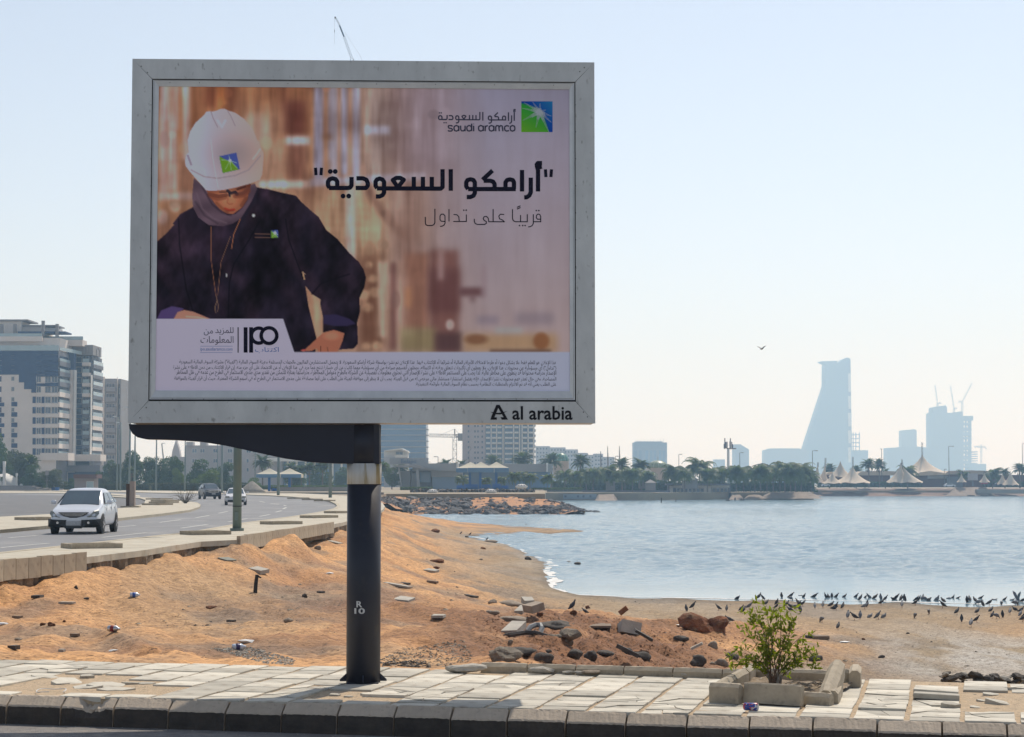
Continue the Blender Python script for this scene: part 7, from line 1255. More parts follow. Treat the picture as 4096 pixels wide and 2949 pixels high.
# ---- apartment tower at the left
Y = 560; ap = thing('apartment_building', 120, 1950, Y, 'tall cream and dark granite apartment building with stepped facade at the left edge', 'building')
bx(ap, 'wall', m_cream, -260, 232, 1404, 1945, Y, 22); bx(ap, 'granite_cladding', m_gran, -260, 232, 1404, 1499, Y - .12, .1)
for (x0, x1, yt, yb) in ((75, 145, 1499, 1530), (96, 145, 1530, 1557), (125, 145, 1557, 1571)): bx(ap, 'granite_cladding', m_gran, x0, x1, yt, yb, Y - .11, .1)
bx(ap, 'granite_cladding', m_gran, 146, 232, 1500, 1507, Y - .12, .1); bx(ap, 'granite_cladding', m_gran, 146, 232, 1534, 1546, Y - .12, .1)
fl = [1587 + 41.4 * k for k in range(-4, 6)]
for i, y in enumerate(fl):
 y = y - (2 if i < 2 else 0)
 win(ap, 145, 165, y, y + 26, Y, mull=1); win(ap, 180, 204, y, y + 26, Y, mull=1); win(ap, 206, 231, y, y + 26, Y, mull=1)
 if i >= 4: bx(ap, 'dark_panel', m_gran, 130, 143, y, y + 26, Y - .1, .08); bx(ap, 'dark_panel', m_gran, 166, 178, y, y + 26, Y - .1, .08)
 win(ap, 45, 58, y + 2, y + 20, Y, mull=1)
 if i >= 4: bx(ap, 'dark_panel', m_gran, 45, 69, y + 21, y + 39, Y - .1, .08); bx(ap, 'dark_panel', m_gran, -5, 17, y + 24, y + 39, Y - .1, .08)
 win(ap, -5, 8, y, y + 24, Y, mull=0)
Xc = AT(232, 1600, Y).x; z_top = AT(232, 1404, Y).z; sidewall(ap, 'side_wall', m_gran2, Xc, Y, 573, -1, z_top)
for i, y in enumerate(fl):
 z0, z1 = AT(232, y + 27, Y).z, AT(232, y + 38 + 3, Y).z
 sidewall(ap, 'balcony_spandrel', m_cream if i >= 3 else m_gran2, Xc + .55, Y - .2, 573, AT(232, y + 41, Y).z, AT(232, y + 22, Y).z, .5); sidewall(ap, 'balcony_glass', m_rail2, Xc + .5, Y, 572.8, AT(232, y + 22, Y).z, AT(232, y + 11, Y).z, .08); sidewall(ap, 'dark_opening', m_win, Xc + .04, Y + 1, 572, AT(232, y + 11, Y).z, AT(232, y, Y).z, .08)
 bx(ap, 'balcony_spandrel', m_cream if i >= 3 else m_gran, 180, 232, y + 27, y + 41, Y - .5, .45)
bx(ap, 'pier', m_gtower if False else m_cream, 273, 293, 1480, 1890, 573, 3); sidewall(ap, 'pier_side', m_white, AT(293, 1600, 573).x + .3, 573, 576, AT(293, 1890, 573).z, AT(293, 1480, 573).z); bx(ap, 'granite_cladding', m_gran, 268, 296, 1405, 1480, 573.1, 3)
bx(ap, 'recess_wall', m_gran2, 293, 366, 1412, 1895, 581, 12)
for i, y in enumerate(fl):
 yy = y + 6 - (i < 4) * 0; bx(ap, 'bay_balcony', m_cream if i < 4 else m_gran2, 328, 358, yy + 22, yy + 36, 578, 3); bx(ap, 'balcony_glass', m_rail2, 330, 357, yy + 8, yy + 22, 578.1, .1); win(ap, 304, 327, yy, yy + 24, 580.8, mull=0); bx(ap, 'dark_panel', m_gran, 304, 328, yy + 25, yy + 38, 580.7, .1); win(ap, 331, 357, yy - 4, yy + 9, 580.6, mull=1)
bx(ap, 'pier', m_white, 357, 366, 1500, 1890, 577.5, 1.5)
Xd = AT(366, 1600, 580).x; sidewall(ap, 'side_wall', m_gran2, Xd, 580, 594, -1, AT(366, 1424, 580).z)
for i, y in enumerate(fl):
 yy = y + 9; sidewall(ap, 'balcony_spandrel', m_gran2 if i < 4 else m_cream, Xd + .5, 580, 594, AT(366, yy + 41, 580).z, AT(366, yy + 26, 580).z, .5); sidewall(ap, 'balcony_glass', m_rail2, Xd + .45, 580.5, 593.8, AT(366, yy + 26, 580).z, AT(366, yy + 11, 580).z, .08)
bx(ap, 'base_wall', m_gran, 166, 400, 1866, 1945, 575, 8); bx(ap, 'podium', m_gran2, 228, 400, 1862, 1888, 572, 6); bx(ap, 'podium_wall', m_cream, 160, 273, 1812, 1842, Y - .8, 8); bx(ap, 'podium_wall', m_cream, 293, 402, 1818, 1845, 574, 8)
# roof terraces
bx(ap, 'terrace_storey', m_cream, -260, 240, 1352, 1402, Y + 3, 16); bx(ap, 'terrace_storey', m_gtower, 240, 372, 1380, 1420, 578, 12)
bx(ap, 'terrace_glass', m_rail2, -260, 235, 1382, 1403, Y - .05, .1)
mbx = MB(); mbx.prism([AT(240, 1402, 562), AT(400, 1435, 592), AT(400, 1421, 592), AT(240, 1388, 562)], (0, .1, 0)); link('terrace_glass', mbx.mesh('terrace_glass', m_rail2), ap, Matrix.Translation(-ap.location))
bx(ap, 'parapet', m_cream, -260, 168, 1346, 1366, Y + 1.2, 1); bx(ap, 'terrace_glass', m_rail2, -260, 168, 1334, 1347, Y + 1.3, .1); bx(ap, 'parapet', m_cream, 168, 330, 1360, 1384, 574, 6); bx(ap, 'terrace_glass', m_rail2, 168, 332, 1346, 1360, 574.1, .1)
for k in range(4): win(ap, 118 + k * 28, 136 + k * 28, 1380, 1396, Y + 2.9)
bx(ap, 'pergola', m_gran, 70, 262, 1326, 1332, Y + 4, 8); bx(ap, 'penthouse', m_cream, -260, 85, 1284, 1345, Y + 6, 10); bx(ap, 'penthouse_cornice', m_gtower, -260, 113, 1278, 1284, Y + 5, 12); bx(ap, 'penthouse', m_cream, 85, 180, 1304, 1340, Y + 8, 10); bx(ap, 'penthouse_cornice', m_gtower, 85, 228, 1300, 1305, Y + 7, 10); bx(ap, 'penthouse', m_white, 180, 225, 1311, 1330, Y + 8.5, 8)
for x in (171, 227, 58, 5): bx(ap, 'chimney', m_gtower, x - 6, x + 6, 1283 if x > 160 and x < 200 else 1296, 1346, Y + 3.5, 1)
for x, y in ((251, 1368), (342, 1384), (392, 1396)):
 q = AT(x, y, 577); mb = MB(); mb.tube([q + Vector((-.45, 0, -2.4)), q + Vector((-.45, 0, -.3)), q + Vector((-.25, 0, 0)), q + Vector((.25, 0, 0)), q + Vector((.45, 0, -.3)), q + Vector((.45, 0, -2.4))], .14, 6); link('roof_arch', mb.mesh('roof_arch', m_gtower), ap, Matrix.Translation(-ap.location))
# second block
Y = 640; m_b2 = bmat('grey_block', (.33, .32, .33)); b2 = thing('apartment_building', 440, 1950, Y, 'taupe high rise block with balconies behind the cream apartment building', 'building')
bx(b2, 'wall', m_b2, 398, 468, 1515, 1950, Y, 20)
for x0, x1 in ((405, 419), (463, 470)): bx(b2, 'pier', m_cream, x0, x1, 1508, 1950, Y - .6, .6)
sidewall(b2, 'side_wall', m_gtower, AT(483, 1600, Y).x, Y, Y + 18, -1, AT(483, 1516, Y).z); bx(b2, 'wall', m_b2, 470, 483, 1516, 1950, Y + .5, 15)
for k in range(9):
 y = 1533 + 41 * k; win(b2, 424, 460, y, y + 17, Y, mull=2); bx(b2, 'balcony', m_b2, 421, 462, y + 17, y + 33, Y - 1, 1); win(b2, 411 - 3, 416 - 3, y, y + 20, Y - .55, mull=0); win(b2, 474, 481, y + 2, y + 22, Y + .45, mull=0)
# ---- left middle ground: steps, columns, kiosk, trees
m_step = bmat('step_stone', (.26, .24, .23)); st_ = thing('terrace_steps', 100, 1972, 470, 'wide grey stone steps rising at the left edge beyond the parking lot', 'steps')
for k in range(5): bx(st_, 'step', m_step, -200, 128 + (4 - k) * 10, 1968 - (k + 1) * 5, 1973, 455 + k * 2, 26 - k * 2)
for px, yt, w_, lb in ((16, 1846, 13, 'tall pale stone column on the steps at the left edge'), (66, 1894, 9, 'shorter pale carved column on the steps')):
 q = AT(px, 1944, 468); s = 468 / F; mb = MB(); h = (1944 - yt) * s; mb.lathe([(w_ * s * .75, 0), (w_ * s * .5, .3), (w_ * s * .42, h * .3), (w_ * s * .5, h * .5), (w_ * s * .40, h * .7), (w_ * s * .52, h)], n=10); tag(mb.build('stone_column', m_white, None, True, q), lb, 'column')
for px, py, s_, lb in ((92, 1943, .9, 'small white statue at the right end of the steps'), (112, 1951, .8, 'white boulder beside the small statue'), (26, 1935, 2.8, 'white rounded monument behind the stone columns')):
 q = AT(px, py, 475); o = link('white_sculpture', rock_mesh('white_sculpture', m_white, int(px), 2, .35, .8, True)); o.scale = (s_,) * 3; o.location = q; tag(o, lb, 'sculpture')
ki = thing('kiosk', 340, 1960, 430, 'small pink kiosk with dark red roof band behind the silver car', 'kiosk'); bx(ki, 'wall', bmat('kiosk_pink', (.33, .27, .25)), 297, 378, 1912, 1968, 430, 4); bx(ki, 'roof_band', m_brick, 293, 386, 1898, 1914, 429, 6); win(ki, 345, 376, 1925, 1955, 430, glass=m_rail2, name='door', mull=0)
for px, lb in ((214, 'dark blue bin at the kerb beyond the parking lot'), (229, 'bright blue bin beside the dark blue bin')):
 q = AT(px, 1966, 440); mb = MB(); mb.box((0, 0, .45), (.8, .7, .9)); mb.box((0, 0, .94), (.9, .8, .08)); tag(mb.build('bin', m_blueP if px == 229 else m_gran, None, loc=q), lb, 'bin')
sg = thing('sign_pole', 187, 1968, 435, 'thin brown sign pole beyond the parking lot', 'sign'); mb = MB(); mb.tube([(0, 0, 0), (0, 0, 4.6)], .06, 6); mb.build('pole', m_gtower, sg); mb = MB(); mb.box((0, 0, 4.4), (.8, .05, 1.0)); mb.build('sign_panel', m_gtower, sg)
TL = [(-70, 70, 1700, 1965, 500, 0, 'dense green tree at the left edge beside the apartment building'), (30, 130, 1800, 1968, 480, 3, 'dull green tree in front of the cream facade'), (95, 190, 1850, 1968, 470, 0, 'dark tree in front of the apartment building base'), (-60, 40, 1830, 1960, 485, 4, 'dark bushy tree behind the tall stone column'), (170, 250, 1875, 1966, 465, 3, 'olive tree left of the pink kiosk'), (255, 300, 1908, 1965, 470, 0, 'small dark tree beside the pink kiosk'), (392, 470, 1830, 1960, 520, 0, 'leafy tree right of the pink kiosk'), (440, 510, 1850, 1962, 480, 3, 'dull tree at the foot of the grey tower'), (480, 575, 1786, 1960, 470, 1, 'tall dark tree with a rounded top right of the grey tower'), (555, 640, 1828, 1962, 480, 4, 'dark evergreen left of the crooked pole'), (600, 690, 1822, 1962, 470, 0, 'dense evergreen behind the crooked pole'), (660, 745, 1826, 1962, 465, 4, 'dark evergreen right of the crooked pole'), (690, 740, 1872, 1964, 440, 2, 'light green shrub tree below the church like spire'), (760, 880, 1826, 1962, 455, 0, 'broad green tree behind the dark off roader'), (840, 940, 1838, 1962, 470, 1, 'dark green tree between two lamp posts'), (766, 860, 1880, 1962, 420, 2, 'bright light green bush tree above the off roader roof'), (985, 1050, 1910, 1962, 430, 2, 'light green bush left of the gravel heap'), (380, 430, 1900, 1964, 500, 3, 'low olive tree beside the kiosk'), (1130, 1230, 1850, 1960, 520, 1, 'hazy tree behind the second shade canopy'), (1240, 1330, 1850, 1960, 560, 0, 'hazy blue green tree left of the pillar'), (1330, 1400, 1860, 1960, 570, 1, 'hazy tree directly behind the pillar'), (1535, 1600, 1850, 1958, 520, 2, 'pale green tree left of the restaurant canopy')]
for a in TL: tree(*a[:6], a[6], 'trees beyond the far road')
for k, (px, pt, pb, Y_) in enumerate([(120, 1818, 1960, 476), (525, 1862, 1962, 440), (8, 1905, 1958, 470)]): palm(px, pt, pb, Y_, 'date', ['palm top showing above the dull tree in front of the apartments', 'drooping half dry palm right of the grey tower', 'short palm behind the tall stone column'][k])
for px, pt, lb in ((1050, 1812, 'bare looking date palm above the first shade canopy'), (1165, 1842, 'date palm above the second shade canopy'), (1238, 1846, 'date palm right of the shade canopies'), (1290, 1838, 'date palm left of the pillar'), (1205, 1862, 'shorter date palm between two taller ones')): palm(px, pt, 1958, 480, 'date', lb, 'date palms behind the shade canopies')
leafbox('hedge', 600, 990, 1935, 1964, 412, 2, m_f3, 'long clipped hedge behind the far road kerb', 'hedge', 4000); leafbox('hedge', 1020, 1420, 1944, 1958, 440, 1.5, m_f2, 'bright low hedge behind the left shade canopies', 'hedge', 3500, .12); leafbox('hedge', 395, 600, 1938, 1962, 425, 2, m_f3, 'scrubby low hedge at the foot of the dark evergreens', 'hedge', 2500)
# mid buildings seen under the arm
Y = 760; v1 = thing('apartment_block', 850, 1950, Y, 'pinkish stepped apartment block seen under the billboard arm', 'building'); m_pk1 = bmat('pinkish_render', (.40, .36, .345))
for x0, x1, yt in ((740, 880, 1782), (880, 960, 1776), (955, 1060, 1786), (1040, 1180, 1812), (705, 745, 1828)): bx(v1, 'wall', m_pk1, x0, x1, yt, 1950, Y + (x0 % 7), 14)
for x in (745, 800): bx(v1, 'roof_room', m_pk1, x, x + 26, 1768, 1783, Y + 3, 5)
for x in (768, 800, 852, 910, 935, 985, 1010): 
 for y in (1796, 1836, 1872): win(v1, x, x + 20, y, y + 16, Y - .1 + 0, mull=1)
q = AT(703, 1834, 900); mb = MB(); mb.prism([(-2.2, 0, 0), (2.2, 0, 0), (1.6, 0, 4), (.3, 0, 8), (0, 0, 9.5), (-.3, 0, 8), (-1.6, 0, 4)], (0, 4, 0)); o = mb.build('spire', m_pk1, None, loc=q); mb = MB(); mb.box((0, 2, -8), (5, 4, 16)); mb.build('spire_base', m_pk1, o); tag(o, 'small pointed spire above the dark evergreens', 'spire')
Y = 700; v2 = thing('white_building', 1180, 1950, Y, 'long pale building with flat roof behind the date palms', 'building'); bx(v2, 'wall', m_pk1, 995, 1130, 1822, 1950, Y, 12); bx(v2, 'roof_slab', m_white, 1060, 1400, 1832, 1846, Y - 3, 12); bx(v2, 'wall', m_bluegl, 1095, 1400, 1846, 1950, Y + 4, 6)
for k in range(8): bx(v2, 'column', m_white, 1110 + k * 36, 1118 + k * 36, 1846, 1950, Y - 1, .6)
# ---- blue shade pavilions
def canopy(px, pk, pe, pbelt, pg, hw, colx, Y, label, group):
 o = thing('shade_canopy', px, pg, Y, label, 'shade canopy', group); s = Y / F; mb = MB(); hwm = hw * s; zg = o.location.z; ze = AT(px, pe, Y).z - zg; zp = AT(px, pk, Y).z - zg; zl = AT(px, pbelt, Y).z - zg; n = 5
 prof = [(1, ze), (.72, ze + (zp - ze) * .22), (.42, ze + (zp - ze) * .52), (.16, ze + (zp - ze) * .84), (.02, zp)]
 vs = [(c_[0] * r * hwm, c_[1] * r * hwm * .8, z) for r, z in prof for c_ in ((-1, -1), (0, -1.0), (1, -1), (1, 0), (1, 1), (0, 1), (-1, 1), (-1, 0))]; mb.add(vs, [(i * 8 + k, i * 8 + (k + 1) % 8, (i + 1) * 8 + (k + 1) % 8, (i + 1) * 8 + k) for i in range(4) for k in range(8)] + [tuple(range(32, 40))]); mb.build('canopy_roof', m_canvas, o, False)
 mb = MB(); w2, d2 = hwm, hwm * .8; t = .06
 for q in (-1, 1): mb = MB(); mb.box((0, q * d2, (ze + zl) / 2), (2 * w2, t, ze - zl)); mb.build('canopy_belt', m_belt, o); mb = MB(); mb.box((q * w2, 0, (ze + zl) / 2 - .03), (t * 2, 2 * d2 - t, ze - zl)); mb.build('canopy_side', m_canvas, o)
 mb = MB(); mb.box(((colx - px) * s, 0, zl / 2 + .1), (.55, .55, zl + .2)); mb.build('column', m_blueP, o); mb = MB(); mb.box(((colx - px) * s, 0, zl + .05), (hwm * 1.7, .12, .12)); mb.build('beam', m_blueP, o); return o
SG = 'cream and blue shade canopies'
canopy(1077, 1874, 1897, 1911, 1967, 48, 1077, 420, 'left one of the two cream shade canopies behind the far road', SG); canopy(1158, 1874, 1897, 1911, 1967, 50, 1158, 421, 'right one of the two cream shade canopies behind the far road', SG)
canopy(1882, 1849, 1873, 1890, 1958, 57, 1880, 434, 'leftmost cream and green canopy of the three by the jetty', SG); canopy(1924, 1848, 1872, 1890, 1958, 52, 1921, 428, 'middle cream and blue canopy of the three by the jetty', SG); canopy(1986, 1848, 1872, 1890, 1958, 50, 1985, 431, 'rightmost cream and blue canopy of the three by the jetty', SG)
def bench(x0, x1, yt, yb, Y, label, back=0):
 o = thing('bench', (x0 + x1) / 2, yb, Y, label, 'bench', 'blue painted benches under the canopies'); s = Y / F; w_ = (x1 - x0) * s; h = (yb - yt) * s; mb = MB(); mb.box((0, 0, h * .4), (w_, .9, h * .12)); mb.build('seat', m_blueP, o); mb = MB(); mb.box((0, .45, h * .5), (w_, .12, h)); mb.build('back', m_blueP, o)
 for q in (-1, 1): mb = MB(); mb.box((q * (w_ / 2 - .15), -.1, h * .35), (.25, 1.0, h * .7)); mb.build('end_panel', m_blueP, o)
for a in ((1826, 1856, 1942, 1959, 'left end blue bench under the jetty canopies'), (1858, 1912, 1938, 1957, 'blue bench under the leftmost jetty canopy'), (1928, 1962, 1938, 1957, 'blue bench between the middle and right jetty canopies'), (1970, 2002, 1936, 1957, 'blue bench under the rightmost jetty canopy'), (2004, 2034, 1943, 1958, 'right end blue bench beside a white chair')): bench(a[0], a[1], a[2], a[3], 428, a[4])
for a in ((1162, 1190, 1953, 1967, 'blue bench under the right far road canopy'), (1194, 1216, 1955, 1967, 'small blue bench right of the far road canopies'), (1086, 1128, 1954, 1967, 'blue bench between the two far road canopies')): bench(a[0], a[1], a[2], a[3], 420, a[4])
# cactus like garden + stone wall + domes
wl = thing('stone_wall', 1830, 1972, 372, 'low dark rubble stone wall along the jetty promenade', 'wall'); rs = np.random.RandomState(9)
bx(wl, 'wall_core', m_gran2, 1640, 2140, 1960, 1976, 374, 2)
vm = [rock_mesh('wall_stone', m_bas if k % 3 else m_tanr, 900 + k, 1, .25, .9) for k in range(6)]
for k in range(200):
 q = AT(rs.uniform(1642, 2138), rs.uniform(1958, 1975), 373.8) - wl.location; o = link('wall_stone', vm[rs.randint(6)], wl); o.location = q; s_ = rs.uniform(.2, .42); o.scale = (s_, s_ * .5, s_ * .7); o.rotation_euler = (0, rs.uniform(0, 3), 0)
for px, py, w_, lb in ((1730, 1976, 46, 'left white concrete dome seat with dark holes on the jetty'), (1964, 1976, 47, 'right white concrete dome seat with dark holes on the jetty'), (2086, 1957, 50, 'white concrete dome seat farther back near the railing')):
 q = AT(px, py, 350 if py > 1960 else 400); r = w_ / 2 * q.y / F; o = empty('dome_seat', q, lb, 'dome seat', 'white dome seats on the jetty'); mb = MB(); mb.lathe([(r * .55, 0), (r, r * .35), (r * .9, r * .55), (r * .5, r * .76), (.05, r * .82)], n=20); mb.build('shell', m_white, o, True)
 for k in range(5): a = -math.pi / 2 + (k - 2) * .55; mb = MB(); mb.prism([(r * .93 * math.cos(a - .17), r * .93 * math.sin(a - .17), r * .52), (r * .93 * math.cos(a + .17), r * .93 * math.sin(a + .17), r * .52), (r * .66 * math.cos(a + .1), r * .66 * math.sin(a + .1), r * .72), (r * .66 * math.cos(a - .1), r * .66 * math.sin(a - .1), r * .72)], (.02 * math.cos(a), .02 * math.sin(a), .02)); mb.build('opening', m_gran2, o)
# jetty mound + rocks
m_jr = mat('jetty_rock', (.12, .115, .115), (.065, .065, .068), rough=.9, scale=1.2, bump=.5, bscale=6, rnd=.35, c=(.2, .17, .14), cscale=1.0, clo=.6, chi=.8)
top_l = [(1500, 1988), (1560, 1990), (1700, 1993), (1850, 1993), (2000, 1992), (2100, 1992), (2180, 1994), (2235, 2004), (2280, 2022), (2330, 2040)]; bot_l = [(1500, 2000), (1560, 2020), (1660, 2056), (1760, 2060), (1900, 2061), (2050, 2060), (2160, 2058), (2240, 2054), (2300, 2050), (2340, 2048)]
def lerp_l(L_, x):
 for a, b in zip(L_[:-1], L_[1:]):
  if a[0] <= x <= b[0]: return a[1] + (b[1] - a[1]) * (x - a[0]) / (b[0] - a[0])
 return L_[-1][1]
def JP(x, t):     # t 0 bottom .. 1 top on jetty slope
 yb, yt = lerp_l(bot_l, x), lerp_l(top_l, x); Yb = 306.0 if x > 1640 else 306 - (1640 - x) * .25; Yt = 329.0; Y_ = Yb + (Yt - Yb) * t; return AT(x, yb + (yt - yb) * t, Y_)
mb = MB(); xsj = list(range(1500, 2341, 12)); vs = []
for x in xsj:
 for t in (-.05, .2, .4, .6, .8, 1.0): p = JP(x, t); vs.append((p.x, p.y, p.z - .25 + .5 * float(vnoise(np.array(p.x * .4), np.array(p.y * .4), 8))))
mb.add(vs, [(i * 6 + k, (i + 1) * 6 + k, (i + 1) * 6 + k + 1, i * 6 + k + 1) for i in range(len(xsj) - 1) for k in range(5)]); o = mb.build('jetty_bank', mat('jetty_soil', (.50, .25, .11), (.38, .19, .09), rough=.95, scale=.3, coord='World', c=(.2, .14, .1), cscale=.6), None, True); o['kind'] = 'structure'
jm = [rock_mesh('jetty_rock', m_jr, 600 + k, 2, .3, .8, False, 1) for k in range(9)]; rs = np.random.RandomState(21); nj = 0
ORX = [(1880, 1960), (1975, 2010), (2030, 2110), (2140, 2235)]
JG = 'dark armour rocks on the jetty slope'; extra = []
while nj < 262:
 x = 1545 + (2335 - 1545) * rs.rand(); t = rs.rand() ** 1.15 * .98; inor = any(a < x < b for a, b in ORX) and t > .45
 if inor and rs.rand() > .07: continue
 p = JP(x, t); s_ = rs.uniform(.5, 1.05) * (1 if x < 2230 else .5); o = link('jetty_rock', jm[rs.randint(9)]); o.location = p + Vector((0, 0, -.05)); o.scale = (s_ * rs.uniform(.9, 1.3), s_, s_ * rs.uniform(.55, .85)); o.rotation_euler = (rs.uniform(-.5, .5), rs.uniform(-.5, .5), rs.uniform(0, 6.28)); nj += 1
 sec_ = 'left of the orange soil' if x < 1880 else 'below the orange soil patches' if x < 2140 else 'near the jetty tip'; hh = 'at the waterline' if t < .25 else 'halfway up' if t < .6 else 'near the top'
 tag(o, f'dark angular armour rock {hh} of the jetty bank {sec_}', 'armour rock', JG)
sp = []
for _ in range(2600):
 x = rs.uniform(1510, 2338); t = rs.rand(); 
 if any(a < x < b for a, b in ORX) and t > .5 and rs.rand() > .12: continue
 p = JP(x, t); sp.append((p.x, p.y, p.z + .05, rs.uniform(.15, .45)))
for _ in range(140): p = G(rs.uniform(2310, 2398), rs.uniform(2043, 2050), WZ); sp.append((p.x, p.y, p.z, rs.uniform(.1, .3)))
crumbs('jetty_rubble', 'small dark rubble filling between the jetty rocks', sp, m_jr, seed=9)
sp = []
for _ in range(500): q = G(rs.uniform(1545, 1700), rs.uniform(2030, 2100), -1.2)
# ---- restaurant with the name sign
Y = 520; re = thing('restaurant', 1850, 1957, Y, 'low modern restaurant with curved canopy and name sign behind the jetty', 'building'); m_con = bmat('smooth_concrete', (.33, .33, .33)); m_con2 = bmat('dark_soffit', (.16, .16, .17))
bx(re, 'fascia', m_con, 1650, 1828, 1854, 1884, Y, 12); bx(re, 'fascia', m_con, 1832, 2190, 1856, 1888, Y + 4, 12); bx(re, 'fin', m_white, 1826, 1833, 1847, 1890, Y - 1, 14); bx(re, 'fin', m_white, 2186, 2192, 1852, 1888, Y, 10); bx(re, 'fascia', m_con, 2192, 2210, 1856, 1890, Y + 3, 8)
bx(re, 'upper_wall', m_con, 1725, 1850, 1884, 1908, Y + 1.5, 8); bx(re, 'glass_front', m_bluegl, 1730, 1850, 1906, 1958, Y + 3, 5); bx(re, 'glass_front', m_bluegl, 1850, 2200, 1888, 1958, Y + 8, 5); bx(re, 'back_wall', m_con2, 1640, 1730, 1876, 1958, Y + 5, 5); bx(re, 'screen_wall', m_con, 1600, 1640, 1884, 1958, Y + 2, 4); bx(re, 'glass_front', m_bluegl, 1680, 1722, 1890, 1930, Y + 4.5, .4); bx(re, 'doorway', m_win, 1645, 1672, 1892, 1956, Y + 4.5, .4)
mb = MB(); prof = [(1572, 1866), (1590, 1861), (1660, 1858), (1700, 1872), (1762, 1883), (1700, 1878), (1650, 1870), (1600, 1869)]; mb.prism([AT(x, y, Y - 3) for x, y in prof], (0, 10, 0)); link('curved_canopy', mb.mesh('curved_canopy', m_gtower), re, Matrix.Translation(-re.location))
mb = MB(); mb.prism([AT(x, y, Y - 2) for x, y in ((1592, 1870), (1598, 1870), (1610, 1955), (1604, 1955))], (0, 1, 0)); link('canopy_leg', mb.mesh('canopy_leg', m_con), re, Matrix.Translation(-re.location)); mb = MB(); mb.prism([AT(x, y, Y - 2) for x, y in ((1664, 1872), (1674, 1874), (1680, 1955), (1668, 1955))], (0, 1, 0)); link('canopy_leg', mb.mesh('canopy_leg', m_con), re, Matrix.Translation(-re.location))
bx(re, 'sign_wall', m_con, 1558, 1712, 1832, 1858, Y + 10, 3)
me = textmesh('Belajio', 2); n_ = len(me.vertices); co = np.zeros(n_ * 3, np.float32); me.vertices.foreach_get('co', co); co = co.reshape(-1, 3); mn, mx_ = co.min(0), co.max(0); a, b = AT(1604, 1858, Y + 9.7), AT(1665, 1837, Y + 9.7); out = np.zeros_like(co); out[:, 0] = a.x + (co[:, 0] - mn[0]) / (mx_[0] - mn[0]) * (b.x - a.x); out[:, 2] = a.z + (co[:, 1] - mn[1]) / (mx_[1] - mn[1]) * (b.z - a.z); out[:, 1] = Y + 9.7; me.vertices.foreach_set('co', out.ravel()); me.materials.clear(); me.materials.append(m_ft); link('name_sign', me, re, Matrix.Translation(-re.location))
Y = 620; vl = thing('villa', 1570, 1950, Y, 'white villa with a butterfly roof behind the restaurant sign', 'building'); bx(vl, 'wall', m_white, 1535, 1630, 1802, 1950, Y, 8); mb = MB(); mb.prism([AT(x, y, Y - 2) for x, y in ((1538, 1802), (1606, 1793), (1632, 1806), (1632, 1810), (1604, 1800), (1540, 1805))], (0, 12, 0)); link('roof', mb.mesh('roof', m_white), vl, Matrix.Translation(-vl.location)); bx(vl, 'balcony', m_white, 1578, 1632, 1820, 1830, Y - 1.5, 1.5); win(vl, 1582, 1612, 1806, 1820, Y); bx(vl, 'lower_wing', m_pale, 1535, 1580, 1828, 1950, Y - 2, 6)
# ---- glass tower, crane, hotel tower
Y = 900; gt = thing('office_tower', 1610, 1950, Y, 'blue glass office tower with unfinished edge left of the tower crane', 'building'); bx(gt, 'glass_body', m_bluegl, 1440, 1703, 1560, 1950, Y, 30)
for k in range(16): y = 1574 + 23.6 * k; bx(gt, 'floor_slab', m_pale, 1440, 1712, y, y + 3, Y - .5, 12)
for k in range(5): bx(gt, 'edge_column', m_pale, 1706, 1710, 1560, 1950, Y + k * 2 + .2, .5)
for k in range(34): bx(gt, 'mullion', m_ft, 1446 + k * 7.7, 1447 + k * 7.7, 1697, 1850, Y - .2, .15)
def lattice(mb, a, b, w_, n, r=.09, n2=None):
 a, b = Vector(a), Vector(b); d = (b - a).normalized(); sx_ = d.cross(Vector((0, 1, 0))); sx_ = sx_.normalized() if sx_.length > .1 else Vector((1, 0, 0)); ch = [(a + sx_ * w_ / 2, b + sx_ * w_ / 2), (a - sx_ * w_ / 2, b - sx_ * w_ / 2)]
 for p, q in ch: mb.tube([p, q], r, 4)
 for i in range(n):
  t0, t1 = i / n, (i + 1) / n; p0, p1 = (ch[0][0].lerp(ch[0][1], t0), ch[1][0].lerp(ch[1][1], t1)) if i % 2 else (ch[1][0].lerp(ch[1][1], t0), ch[0][0].lerp(ch[0][1], t1)); mb.tube([p0, p1], r * .7, 4); mb.tube([ch[0][0].lerp(ch[0][1], t0), ch[1][0].lerp(ch[1][1], t0)], r * .7, 4)
m_cr = bmat('crane_steel', (.22, .20, .19)); m_crr = bmat('crane_red', (.30, .14, .10)); m_crw = bmat('crane_white', (.5, .5, .5))
